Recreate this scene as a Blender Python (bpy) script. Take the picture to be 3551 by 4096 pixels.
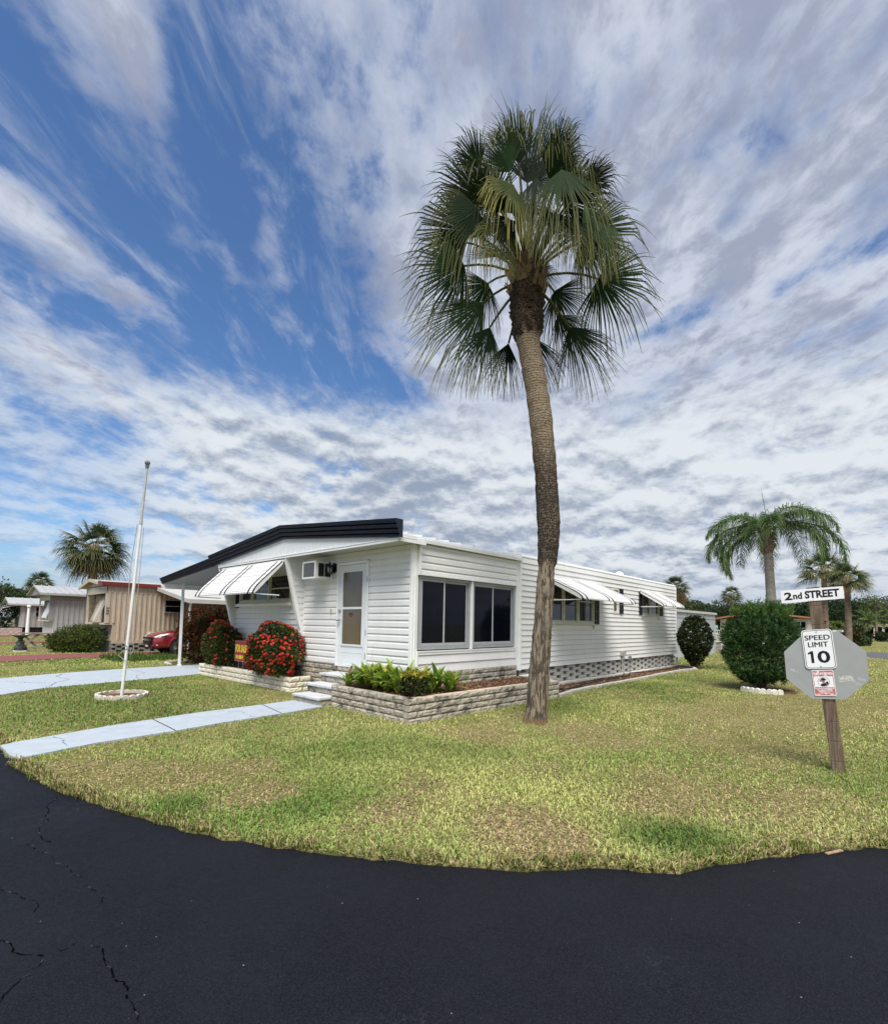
import bpy, math, random
import numpy as np
from mathutils import Vector, Matrix
for _o in list(bpy.data.objects): bpy.data.objects.remove(_o)
S = bpy.context.scene
COL = S.collection
R = math.radians
rnd = random.Random(7)
rng = np.random.default_rng(11)

# ------------------------------------------------------------------ camera
EYE = 1.5
F_PX, PX, PY, YAW, PITCH, ROLL = 1968.84, 1849.81, 2365.79, 0.72543, 0.066109, 0.01585
cam_data = bpy.data.cameras.new('camera')
cam = bpy.data.objects.new('camera', cam_data); COL.objects.link(cam); S.camera = cam
cam_data.sensor_fit = 'AUTO'; cam_data.sensor_width = 36.0
cam_data.lens = F_PX / 4096 * 36
cam_data.shift_x = -(PX - 1775.5) / 4096
cam_data.shift_y = (PY - 2048) / 4096
cam_data.clip_start = 0.05; cam_data.clip_end = 3000
_f = Vector((math.cos(PITCH)*math.cos(YAW), math.cos(PITCH)*math.sin(YAW), math.sin(PITCH)))
_r = Vector((math.sin(YAW), -math.cos(YAW), 0)); _u = _r.cross(_f)
_r2 = _r*math.cos(ROLL) + _u*math.sin(ROLL); _u2 = -_r*math.sin(ROLL) + _u*math.cos(ROLL)
cam.matrix_world = Matrix(((_r2.x,_u2.x,-_f.x,0),(_r2.y,_u2.y,-_f.y,0),(_r2.z,_u2.z,-_f.z,EYE),(0,0,0,1)))

# ------------------------------------------------------------------ light
SUN_AZ, SUN_EL = R(220), R(60)
sun_d = bpy.data.lights.new('sun', 'SUN'); sun = bpy.data.objects.new('sun', sun_d); COL.objects.link(sun)
sun_d.energy = 2.7; sun_d.angle = R(34); sun_d.color = (1.0, 0.955, 0.88)
sun.rotation_euler = (0, 0, 0)
_sd = Vector((math.cos(SUN_EL)*math.cos(SUN_AZ), math.cos(SUN_EL)*math.sin(SUN_AZ), math.sin(SUN_EL)))
sun.rotation_euler = _sd.to_track_quat('Z', 'Y').to_euler()
sun.location = (0, 0, 40)
S.view_settings.view_transform = 'Standard'; S.view_settings.look = 'None'
S.view_settings.exposure = 1.05; S.view_settings.gamma = 1.0
S.render.engine = 'CYCLES'
S.cycles.max_bounces = 6; S.cycles.transparent_max_bounces = 8
S.cycles.caustics_reflective = False; S.cycles.caustics_refractive = False

# node helper: tiny expression builder
class NT:
    def __init__(s, tree): s.t = tree; s.n = tree.nodes; s.l = tree.links
    def node(s, typ, **kw):
        nd = s.n.new(typ)
        for k, v in kw.items(): setattr(nd, k, v)
        return nd
    def put(s, sock, v):
        if v is None: return
        if isinstance(v, bpy.types.NodeSocket): s.l.new(v, sock)
        else:
            if sock.type == 'RGBA' and not isinstance(v, (int, float)) and len(v) == 3: v = (*v, 1)
            sock.default_value = v
    def m(s, op, a, b=None, c=None, clamp=False):
        nd = s.node('ShaderNodeMath', operation=op, use_clamp=clamp)
        s.put(nd.inputs[0], a); s.put(nd.inputs[1], b); s.put(nd.inputs[2], c)
        return nd.outputs[0]
    def mix(s, f, a, b, blend='MIX'):
        nd = s.node('ShaderNodeMix', data_type='RGBA', blend_type=blend)
        s.put(nd.inputs[0], f); s.put(nd.inputs[6], a); s.put(nd.inputs[7], b)
        return nd.outputs[2]
    def smooth(s, v, lo, hi, a=0.0, b=1.0):
        nd = s.node('ShaderNodeMapRange', interpolation_type='SMOOTHSTEP')
        s.put(nd.inputs[0], v); s.put(nd.inputs[1], lo); s.put(nd.inputs[2], hi); s.put(nd.inputs[3], a); s.put(nd.inputs[4], b)
        return nd.outputs[0]
    def vec(s, x, y, z):
        nd = s.node('ShaderNodeCombineXYZ'); s.put(nd.inputs[0], x); s.put(nd.inputs[1], y); s.put(nd.inputs[2], z)
        return nd.outputs[0]
    def noise(s, vec, scale, detail=4, rough=.55, dist=0.0, col=False):
        nd = s.node('ShaderNodeTexNoise'); s.put(nd.inputs['Vector'], vec)
        nd.inputs['Scale'].default_value = scale; nd.inputs['Detail'].default_value = detail
        nd.inputs['Roughness'].default_value = rough; nd.inputs['Distortion'].default_value = dist
        return nd.outputs[1] if col else nd.outputs[0]
    def vmul(s, vec, k):
        nd = s.node('ShaderNodeVectorMath', operation='MULTIPLY'); s.put(nd.inputs[0], vec); nd.inputs[1].default_value = k
        return nd.outputs[0]
    def vadd(s, a, b):
        nd = s.node('ShaderNodeVectorMath', operation='ADD'); s.put(nd.inputs[0], a); s.put(nd.inputs[1], b)
        return nd.outputs[0]

# ------------------------------------------------------------------ sky: Nishita with broken cloud layers
def make_world():
    w = bpy.data.worlds.new('World'); S.world = w; w.use_nodes = True
    t = NT(w.node_tree); t.n.clear()
    out = t.node('ShaderNodeOutputWorld'); bg = t.node('ShaderNodeBackground'); t.l.new(bg.outputs[0], out.inputs[0])
    bg.inputs[1].default_value = 0.05
    sky = t.node('ShaderNodeTexSky', sky_type='NISHITA'); sky.sun_disc = False
    sky.sun_elevation = SUN_EL; sky.sun_rotation = R(90) - SUN_AZ; sky.dust_density = 0.6; sky.air_density = 1.0; sky.ozone_density = 2.0
    tc = t.node('ShaderNodeTexCoord'); sep = t.node('ShaderNodeSeparateXYZ'); t.l.new(tc.outputs['Generated'], sep.inputs[0])
    x, y, z = sep.outputs
    zc = t.m('MAXIMUM', z, 0.02)
    c, sn = math.cos(R(43)), math.sin(R(43))
    al = t.m('ADD', t.m('MULTIPLY', x, c), t.m('MULTIPLY', y, sn)); be = t.m('SUBTRACT', t.m('MULTIPLY', y, c), t.m('MULTIPLY', x, sn))
    a0 = t.m('DIVIDE', al, zc); b0 = t.m('DIVIDE', be, zc)
    # gentle warp of the cloud sheet
    wv = t.noise(t.vec(a0, b0, 0.0), 1.1, 3, .6, col=True)
    ws = t.node('ShaderNodeSeparateXYZ'); t.l.new(wv, ws.inputs[0])
    a = t.m('ADD', a0, t.m('MULTIPLY', t.m('SUBTRACT', ws.outputs[0], .5), .55))
    b = t.m('ADD', b0, t.m('MULTIPLY', t.m('SUBTRACT', ws.outputs[1], .5), .42))
    def gauss(ac, bc, sa, sb, amp):
        u = t.m('DIVIDE', t.m('SUBTRACT', a, ac), sa); v = t.m('DIVIDE', t.m('SUBTRACT', b, bc), sb)
        e = t.m('EXPONENT', t.m('MULTIPLY', t.m('ADD', t.m('MULTIPLY', u, u), t.m('MULTIPLY', v, v)), -1.0))
        return t.m('MULTIPLY', e, amp)
    cov = t.smooth(b, .52, .05, -.24, .26)
    for g in CLOUD_BLOBS: cov = t.m('ADD', cov, gauss(*g))
    n1 = t.noise(t.vec(t.m('MULTIPLY', a0, .85), t.m('MULTIPLY', b0, 1.30), 3.1), 2.4, 9, .58, .25)
    n2 = t.noise(t.vec(t.m('MULTIPLY', a0, 1.05), t.m('MULTIPLY', b0, 1.45), 9.7), 6.6, 10, .64, .2)
    nn = t.m('ADD', t.m('MULTIPLY', n1, .66), t.m('MULTIPLY', n2, .34))
    hi = t.m('ADD', t.m('MULTIPLY', t.m('SUBTRACT', nn, .5), 2.15), cov)
    back = t.smooth(al, -.05, -.35); hi = t.m('ADD', hi, t.m('MULTIPLY', back, .35))  # thicker cloud behind the camera, added for flatter, whiter light
    d_hi = t.smooth(hi, -.22, .26)
    wisp = t.noise(t.vec(t.m('MULTIPLY', a0, .55), t.m('MULTIPLY', b0, 2.2), 33.0), 4.2, 9, .64, .4)
    d_hi = t.m('MAXIMUM', d_hi, t.m('MULTIPLY', t.smooth(wisp, .47, .72), .42))
    # low cumulus sheet toward the horizon
    zq = t.m('ADD', t.m('MAXIMUM', z, 0.0), .27); qx, qy = t.m('DIVIDE', x, zq), t.m('DIVIDE', y, zq)
    q1 = t.vec(qx, qy, 0.0); q2 = t.vmul(q1, (.965, .965, 1)); LOW = (4.6, 11, .62, .10)
    m1 = t.noise(q1, *LOW); m2 = t.noise(q2, *LOW)
    left = t.smooth(be, .25, .85)
    lowcov = t.m('SUBTRACT', .25, t.m('MULTIPLY', left, .22))
    lowcov = t.m('SUBTRACT', lowcov, t.smooth(z, .10, .0, 0, .10))
    lo = t.m('ADD', t.m('MULTIPLY', t.m('SUBTRACT', m1, .5), 1.7), lowcov)
    d_lo = t.smooth(lo, -.16, .24)
    zone = t.smooth(t.m('ADD', z, t.m('MULTIPLY', t.m('SUBTRACT', n2, .5), .10)), .44, .34)
    zone = t.m('MULTIPLY', zone, t.smooth(be, .62, .40, .55, 1.0))
    d_lo = t.m('MULTIPLY', d_lo, zone)
    # colour of cloud: lilac grey where thick, white where thin or turned to the light
    sh1 = t.noise(t.vec(t.m('MULTIPLY', a0, 1.0), t.m('MULTIPLY', b0, 1.6), 21.0), 2.6, 5, .5, .35)
    k1 = t.m('ADD', t.m('MULTIPLY', t.m('SUBTRACT', sh1, .5), 1.5), t.m('MULTIPLY', t.m('SUBTRACT', n2, .5), 2.0))
    k1 = t.smooth(t.m('ADD', k1, t.m('MULTIPLY', t.m('SUBTRACT', d_hi, .7), .25)), -.26, .40)
    ch = t.mix(k1, CLOUD_HI_LIGHT, CLOUD_HI_DARK)
    k2 = t.m('ADD', t.m('MULTIPLY', t.m('SUBTRACT', m2, m1), 3.0), t.m('MULTIPLY', t.m('SUBTRACT', m1, .5), .9))
    k2 = t.m('ADD', k2, t.m('MULTIPLY', t.m('SUBTRACT', t.noise(t.vec(qx, qy, 5.0), 1.3, 4, .6, .3), .5), 1.5))
    k2 = t.smooth(k2, -.20, .62)
    cl = t.mix(k2, CLOUD_LO_LIGHT, CLOUD_LO_DARK)
    hazec = t.smooth(z, .13, .0)
    cl = t.mix(t.m('MULTIPLY', hazec, .55), cl, CLOUD_HAZE)
    blue = t.mix(1.0, sky.outputs[0], SKY_TINT, 'MULTIPLY')
    blue = t.mix(t.m('MULTIPLY', hazec, .6), blue, CLOUD_HAZE)
    c1 = t.mix(d_hi, blue, ch); c2 = t.mix(d_lo, c1, cl)
    t.l.new(c2, bg.inputs[0])
CLOUD_BLOBS = [(.9,1.03,.75,.12,.42),(1.45,.96,.35,.10,.18),(.85,.62,.42,.13,.40),(1.25,.47,.5,.06,.16),(2.0,1.55,.75,.38,.40),
    (1.0,.86,.45,.07,-.26),(1.95,.80,.45,.33,-.42),(1.05,.535,.30,.04,-.34),(.84,.47,.16,.07,-.25),(1.7,.52,.3,.16,-.15),(1.6,-.02,.5,.25,.10),
    (2.6,2.4,.9,.5,-.30),(2.05,.30,.35,.2,-.30),(.75,.95,.2,.06,-.2),(1.30,-.95,.30,.06,-.30),(1.55,-.78,.16,.10,-.34),(1.18,-.62,.25,.03,-.22),(1.0,-1.05,.4,.05,-.25)]
CLOUD_HI_LIGHT = (6.0, 6.5, 7.6); CLOUD_HI_DARK = (3.4, 3.8, 5.0)
CLOUD_LO_LIGHT = (7.4, 7.9, 8.4); CLOUD_LO_DARK = (3.0, 3.6, 4.7); CLOUD_HAZE = (2.7, 3.6, 5.0)
SKY_TINT = (.86, 1.14, 1.44)
make_world()

# ------------------------------------------------------------------ materials
MATS = {}
def mat(name, col, rough=.6, var=.12, scale=6., bump=0., bscale=60., spec=.4, metal=0., dirt=None, stretch=(1,1,1), coat=0.):
    if name in MATS: return MATS[name]
    m = bpy.data.materials.new(name); m.use_nodes = True; t = NT(m.node_tree); b = t.n['Principled BSDF']
    tc = t.node('ShaderNodeTexCoord'); v = t.vmul(tc.outputs['Object'], stretch)
    n = t.noise(v, scale, 6, .6)
    lo = [max(0, c*(1-var)) for c in col]; hi = [min(1, c*(1+var)) for c in col]
    c = t.mix(t.smooth(n, .3, .7), lo, hi)
    if dirt:
        dc, amt, ds, th = dirt
        dn = t.noise(v, ds, 7, .65)
        c = t.mix(t.m('MULTIPLY', t.smooth(dn, th, th+.18), amt), c, dc)
    t.put(b.inputs['Base Color'], c); b.inputs['Roughness'].default_value = rough
    b.inputs['Specular IOR Level'].default_value = spec; b.inputs['Metallic'].default_value = metal
    b.inputs['Coat Weight'].default_value = coat
    if bump:
        bn = t.node('ShaderNodeBump'); bn.inputs['Strength'].default_value = bump; bn.inputs['Distance'].default_value = .01
        t.put(bn.inputs['Height'], t.noise(v, bscale, 5, .6)); t.l.new(bn.outputs[0], b.inputs['Normal'])
    MATS[name] = m
    return m
def leaf_mat(name, trans=.35, rough=.5, spec=.15):
    if name in MATS: return MATS[name]
    m = bpy.data.materials.new(name); m.use_nodes = True; t = NT(m.node_tree); b = t.n['Principled BSDF']; out = t.n['Material Output']
    at = t.node('ShaderNodeAttribute'); at.attribute_name = 'Col'
    tr = t.node('ShaderNodeBsdfTranslucent'); mx = t.node('ShaderNodeMixShader'); mx.inputs[0].default_value = trans
    t.put(b.inputs['Base Color'], at.outputs['Color']); t.put(tr.inputs['Color'], at.outputs['Color'])
    b.inputs['Roughness'].default_value = rough; b.inputs['Specular IOR Level'].default_value = spec
    t.l.new(b.outputs[0], mx.inputs[1]); t.l.new(tr.outputs[0], mx.inputs[2]); t.l.new(mx.outputs[0], out.inputs[0])
    MATS[name] = m
    return m
def glass_dark(name, col=(.006,.008,.013), rough=.03):
    m = mat(name, col, rough, .3, 1.5, spec=.6)
    return m

WHITE = mat('white_vinyl', (.75,.75,.745), .45, .04, 3, .12, 90, .35, dirt=((.56,.55,.49), .42, 3.0, .545), stretch=(1,1,.55))
TRIM = mat('white_trim', (.82,.83,.83), .4, .04, 5, .05, 80)
NAVY = mat('navy_metal', (.0065,.0105,.030), .34, .25, 4, spec=.45)
SHUT = mat('shutter_paint', (.012,.014,.026), .5, .2, 8)
AWN = mat('awning_white', (.70,.70,.69), .4, .05, 6, dirt=((.55,.55,.50), .3, 5, .60))
SOFF = mat('soffit_white', (.56,.56,.55), .6, .05, 4)
GLASS = glass_dark('dark_glass')
SCREEN = mat('screen_glass', (.003,.004,.009), .06, .3, 2, spec=.16)
ALU = mat('grey_aluminium', (.33,.35,.37), .4, .08, 7, spec=.5)
WINF = mat('window_frame_paint', (.62,.61,.54), .5, .08, 8, dirt=((.35,.33,.28), .4, 7, .6))
BLOCK = mat('split_block', (.385,.35,.29), .9, .24, 9, .7, 45, .2, dirt=((.065,.065,.055), .85, 3.2, .49))
BLOCKW = mat('cream_block', (.72,.67,.56), .9, .12, 9, .8, 55, .2, dirt=((.35,.32,.26), .35, 5, .58))
CAP = mat('block_cap', (.52,.42,.31), .9, .2, 12, .5, 60, .2, dirt=((.20,.18,.15), .5, 7, .58))
CONC = mat('painted_concrete', (.37,.415,.465), .75, .06, 5, .25, 90, .3, dirt=((.30,.34,.38), .45, 1.6, .54))
STEPC = mat('step_slab_paint', (.52,.535,.55), .7, .06, 10, .5, 70, .3, dirt=((.20,.20,.19), .75, 7, .53))
DARK = mat('dark_void', (.01,.01,.011), .9, .2, 3)
SKIRT = mat('skirt_block', (.47,.46,.43), .9, .12, 8, .6, 60, .2, dirt=((.25,.24,.21), .5, 6, .56))
SKIRT_SHADE = mat('skirt_recess_shade', (.17,.17,.165), .9, .2, 8, .6, 60, .2)  # darker copy of the skirt block; recess shade put into the colour
WOOD = mat('weathered_wood', (.17,.125,.09), .85, .45, 5, .7, 40, .2, stretch=(9,9,.7), dirt=((.06,.04,.03), .7, 6, .54))
MULCHM = mat('mulch_soil', (.12,.066,.042), .95, .5, 30, .9, 70, .1)
BLACKM = mat('black_metal', (.012,.012,.013), .4, .2, 8)
STEEL = mat('steel', (.45,.46,.47), .35, .08, 8, metal=.8)
LEAF = leaf_mat('leaf'); PALM = leaf_mat('palm_leaf', .30, .65, .06)
PETAL = leaf_mat('petal', .25, .6)
GRASS = leaf_mat('grass_blade', .30, .55)

# ------------------------------------------------------------------ mesh building
class MB:
    def __init__(s): s.v = []; s.f = []; s.mi = []; s.sm = []; s.c = None
    def quad(s, a, b, c, d, mi=0, sm=False):
        n = len(s.v); s.v += [tuple(a), tuple(b), tuple(c), tuple(d)]; s.f.append((n, n+1, n+2, n+3)); s.mi.append(mi); s.sm.append(sm)
    def poly(s, pts, mi=0):
        n = len(s.v); s.v += [tuple(p) for p in pts]; s.f.append(tuple(range(n, n+len(pts)))); s.mi.append(mi); s.sm.append(False)
    def box(s, x0, y0, z0, x1, y1, z1, mi=0):
        if x0 > x1: x0, x1 = x1, x0
        if y0 > y1: y0, y1 = y1, y0
        if z0 > z1: z0, z1 = z1, z0
        s.hexa([(x0,y0,z0),(x1,y0,z0),(x1,y1,z0),(x0,y1,z0),(x0,y0,z1),(x1,y0,z1),(x1,y1,z1),(x0,y1,z1)], mi)
    def hexa(s, p, mi=0):
        n = len(s.v); s.v += [tuple(q) for q in p]
        for f in ((0,3,2,1),(4,5,6,7),(0,1,5,4),(1,2,6,5),(2,3,7,6),(3,0,4,7)):
            s.f.append(tuple(n+i for i in f)); s.mi.append(mi); s.sm.append(False)
    def prism(s, poly, ext, mi=0):
        n = len(s.v); k = len(poly); e = Vector(ext)
        s.v += [tuple(p) for p in poly] + [tuple(Vector(p)+e) for p in poly]
        s.f.append(tuple(n+i for i in reversed(range(k)))); s.f.append(tuple(n+k+i for i in range(k)))
        for i in range(k):
            j = (i+1) % k; s.f.append((n+i, n+j, n+k+j, n+k+i))
        s.mi += [mi]*(k+2); s.sm += [False]*(k+2)
    def bar(s, p, q, w, h=None, mi=0, up=(0,0,1)):
        p = Vector(p); q = Vector(q); h = h or w; d = (q-p).normalized(); u = Vector(up)
        if abs(d.dot(u)) > .95: u = Vector((1,0,0))
        a = d.cross(u).normalized()*w/2; b = a.cross(d).normalized()*h/2
        s.hexa([p-a-b, p+a-b, p+a+b, p-a+b, q-a-b, q+a-b, q+a+b, q-a+b], mi)
    def tube(s, pts, rad, n=10, mi=0, cap=True, sm=True):
        pts = [Vector(p) for p in pts]
        if not hasattr(rad, '__len__'): rad = [rad]*len(pts)
        base = len(s.v); prev = None
        for i, p in enumerate(pts):
            d = (pts[min(i+1, len(pts)-1)] - pts[max(i-1, 0)]).normalized()
            if prev is None:
                u = Vector((1,0,0)) if abs(d.x) < .9 else Vector((0,1,0))
                a = d.cross(u).normalized()
            else: a = (prev - d*prev.dot(d)).normalized()
            prev = a; b = d.cross(a)
            for k in range(n):
                t = 2*math.pi*k/n; s.v.append(tuple(p + (a*math.cos(t)+b*math.sin(t))*rad[i]))
        for i in range(len(pts)-1):
            for k in range(n):
                k2 = (k+1) % n
                s.f.append((base+i*n+k, base+i*n+k2, base+(i+1)*n+k2, base+(i+1)*n+k)); s.mi.append(mi); s.sm.append(sm)
        if cap:
            e0 = s.v[base:base+n]; e1 = s.v[base+(len(pts)-1)*n:base+len(pts)*n]; q = len(s.v); s.v += e0 + e1   # own corners keep the side normals clean
            s.f.append(tuple(q+k for k in reversed(range(n)))); s.f.append(tuple(q+n+k for k in range(n)))
            s.mi += [mi]*2; s.sm += [False]*2
    def lathe(s, prof, c=(0,0,0), n=20, mi=0):
        b = len(s.v); cx, cy, cz = c
        for r, z in prof:
            for k in range(n):
                t = 2*math.pi*k/n; s.v.append((cx+r*math.cos(t), cy+r*math.sin(t), cz+z))
        for i in range(len(prof)-1):
            for k in range(n):
                k2 = (k+1) % n; s.f.append((b+i*n+k, b+i*n+k2, b+(i+1)*n+k2, b+(i+1)*n+k)); s.mi.append(mi); s.sm.append(True)
        s.f.append(tuple(b+k for k in reversed(range(n)))); s.f.append(tuple(b+(len(prof)-1)*n+k for k in range(n))); s.mi += [mi]*2; s.sm += [False]*2
    def ball(s, c, r, n=10, mi=0):
        s.lathe([(max(1e-4, r*math.sin(math.pi*i/n)), -r*math.cos(math.pi*i/n)) for i in range(n+1)], c, n*2, mi)
    def build(s, name, mats, parent=None, bevel=0, loc=None):
        o = mesh_obj(name, s.v, s.f, mats, parent, loc)
        me = o.data
        me.polygons.foreach_set('material_index', s.mi); me.polygons.foreach_set('use_smooth', s.sm); me.update()
        if bevel:
            b = o.modifiers.new('bevel', 'BEVEL'); b.width = bevel; b.segments = 2; b.limit_method = 'ANGLE'; b.angle_limit = R(40)
        return o
def world_loc(o):
    p = Vector((0,0,0))
    while o: p += o.location; o = o.parent
    return p
def mesh_obj(name, v, f, mats, parent=None, loc=None):
    if parent is not None: off = world_loc(parent)
    elif loc is not None: off = Vector(loc)
    else: off = Vector((0,0,0))
    if parent is None and loc is None: vv = v
    else:
        arr = np.array(v, dtype=float).reshape(-1,3) - np.array(off); vv = arr.tolist()
    me = bpy.data.meshes.new(name); me.from_pydata(vv, [], f)
    for m in (mats if isinstance(mats, (list, tuple)) else [mats]): me.materials.append(m)
    o = bpy.data.objects.new(name, me); COL.objects.link(o)
    if parent is not None: o.parent = parent
    elif loc is not None: o.location = loc
    return o
def np_mesh(name, verts, quads, tris, cols, m, parent=None, loc=None, smooth=False):
    """Leaf and blade meshes: verts (n,3), quads (q,4), tris (t,3), cols (n,3)."""
    off = np.array(world_loc(parent)) if parent is not None else np.array(loc if loc is not None else (0,0,0), float)
    verts = np.asarray(verts, np.float32) - off.astype(np.float32)
    me = bpy.data.meshes.new(name); nq, ntr = len(quads), len(tris)
    me.vertices.add(len(verts)); me.vertices.foreach_set('co', verts.ravel())
    loops = np.concatenate([np.asarray(quads, np.int32).ravel(), np.asarray(tris, np.int32).ravel()]) if ntr else np.asarray(quads, np.int32).ravel()
    me.loops.add(len(loops)); me.loops.foreach_set('vertex_index', loops)
    me.polygons.add(nq+ntr)
    st = np.concatenate([np.arange(nq)*4, nq*4+np.arange(ntr)*3]).astype(np.int32)
    me.polygons.foreach_set('loop_start', st)
    me.update(calc_edges=True)
    ca = me.attributes.new('Col', 'FLOAT_COLOR', 'POINT')
    ca.data.foreach_set('color', np.concatenate([cols, np.ones((len(cols),1))], 1).astype(np.float32).ravel())
    if smooth: me.polygons.foreach_set('use_smooth', [True]*(nq+ntr))
    me.materials.append(m); me.validate()
    o = bpy.data.objects.new(name, me); COL.objects.link(o)
    if parent is not None: o.parent = parent
    elif loc is not None: o.location = loc
    return o
def thing(name, label, cat, loc=(0,0,0), group=None):
    o = bpy.data.objects.new(name, None); o.empty_display_size = .2; COL.objects.link(o); o.location = loc
    o['label'] = label; o['category'] = cat
    if group: o['group'] = group
    return o
def tag(o, label, cat, group=None):
    o['label'] = label; o['category'] = cat
    if group: o['group'] = group
    return o
def structure(o): o['kind'] = 'structure'; return o
def stuff(o): o['kind'] = 'stuff'; return o
def text(name, s, size, m, parent, origin, U, V, sx=1.0, bold=0.0, depth=.0008, align='CENTER', spacing=1.0, fit=None):
    """Lettering as a thin mesh; origin is the middle of the line, U the reading direction, V up."""
    cu = bpy.data.curves.new(name, 'FONT'); cu.body = s; cu.size = size; cu.align_x = align; cu.align_y = 'CENTER'
    cu.extrude = depth; cu.offset = bold; cu.space_character = spacing; cu.resolution_u = 3
    to = bpy.data.objects.new(name, cu); COL.objects.link(to)
    dg = bpy.context.evaluated_depsgraph_get(); me = bpy.data.meshes.new_from_object(to.evaluated_get(dg))
    bpy.data.objects.remove(to); bpy.data.curves.remove(cu)
    me.name = name; me.materials.clear(); me.materials.append(m)
    U = Vector(U).normalized(); V = Vector(V).normalized(); N = U.cross(V).normalized(); V = N.cross(U)
    off = world_loc(parent); xs = [v.co.x for v in me.vertices]; ys = [v.co.y for v in me.vertices]
    if fit:                                  # exact width and height, centred on the origin
        cx, cy = (min(xs)+max(xs))/2, (min(ys)+max(ys))/2; kx, ky = fit[0]/(max(xs)-min(xs)), fit[1]/(max(ys)-min(ys))
        for v in me.vertices: v.co.x = (v.co.x-cx)*kx; v.co.y = (v.co.y-cy)*ky
        sx = 1.0
    for vt in me.vertices:
        p = vt.co; q = Vector(origin) + U*p.x*sx + V*p.y + N*p.z - off; vt.co = q
    o = bpy.data.objects.new(name, me); COL.objects.link(o); o.parent = parent
    return o
def siding(mb, O, U, N, length, z0, z1, pitch, zref, prof, holes=(), mi=0):
    """Lap siding courses on a wall; prof = [(fraction up the course, offset)], holes = [(u0,u1,z0,z1)]."""
    O = Vector(O); U = Vector(U); N = Vector(N)
    k = math.floor((z0 - zref)/pitch)
    zb = zref + k*pitch
    P = lambda u, z, o: tuple(Vector((O.x, O.y, 0)) + U*u + N*o + Vector((0,0,z)))
    def strip(za, oa, zc, oc):
        if zc - za < 1e-5 and abs(oc-oa) < 1e-6: return
        cuts = [0, length]
        zm = (za+zc)/2
        iv = [(0, length)]
        for (h0, h1, hz0, hz1) in holes:
            if hz0 < zm < hz1:
                nv = []
                for (p, q) in iv:
                    if h1 <= p or h0 >= q: nv.append((p, q)); continue
                    if h0 > p: nv.append((p, h0))
                    if h1 < q: nv.append((h1, q))
                iv = nv
        for p, q in iv: mb.quad(P(p,za,oa), P(q,za,oa), P(q,zc,oc), P(p,zc,oc), mi)
    zcuts = sorted({h[2] for h in holes} | {h[3] for h in holes} | {z0, z1})
    while zb < z1 - 1e-4:
        pts = [(zb + f*pitch, o) for f, o in prof]
        for (za, oa), (zc, oc) in zip(pts, pts[1:]):
            if zc <= z0 or za >= z1:
                continue
            if abs(zc-za) < 1e-6:
                strip(za, oa, zc+1e-6, oc); continue
            cs = [za] + [q for q in zcuts if za < q < zc] + [zc]
            for u0, u1 in zip(cs, cs[1:]):
                if u1 <= z0+1e-6 or u0 >= z1-1e-6: continue
                L = lambda q: oa + (oc-oa)*(q-za)/(zc-za)
                strip(u0, L(u0), u1, L(u1))
        zb += pitch
LAP = [(0, .001), (0, .026), (.94, .007), (1, .001)]
DUTCH = [(0, .002), (0, .020), (.10, .021), (.62, .018), (.80, .006), (1, .002)]
def frame(mb, O, U, N, u0, u1, z0, z1, w, d0, d1, mi=0, bot=None):
    """Rectangular frame of four butted bars on a wall plane, from depth d0 to d1 along N."""
    O = Vector(O); U = Vector(U); N = Vector(N)
    def bx(ua, ub, za, zb):
        P = lambda u, z, d: Vector((O.x, O.y, 0)) + U*u + N*d + Vector((0,0,z))
        mb.hexa([P(ua,za,d0), P(ub,za,d0), P(ub,za,d1), P(ua,za,d1), P(ua,zb,d0), P(ub,zb,d0), P(ub,zb,d1), P(ua,zb,d1)], mi)
    b = bot or w
    bx(u0, u0+w, z0, z1); bx(u1-w, u1, z0, z1); bx(u0+w, u1-w, z0, z0+b); bx(u0+w, u1-w, z1-w, z1)
def slab(mb, O, U, N, u0, u1, z0, z1, d0, d1, mi=0):
    O = Vector(O); U = Vector(U); N = Vector(N)
    P = lambda u, z, d: Vector((O.x, O.y, 0)) + U*u + N*d + Vector((0,0,z))
    mb.hexa([P(u0,z0,d0), P(u1,z0,d0), P(u1,z0,d1), P(u0,z0,d1), P(u0,z1,d0), P(u1,z1,d0), P(u1,z1,d1), P(u0,z1,d1)], mi)
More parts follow.
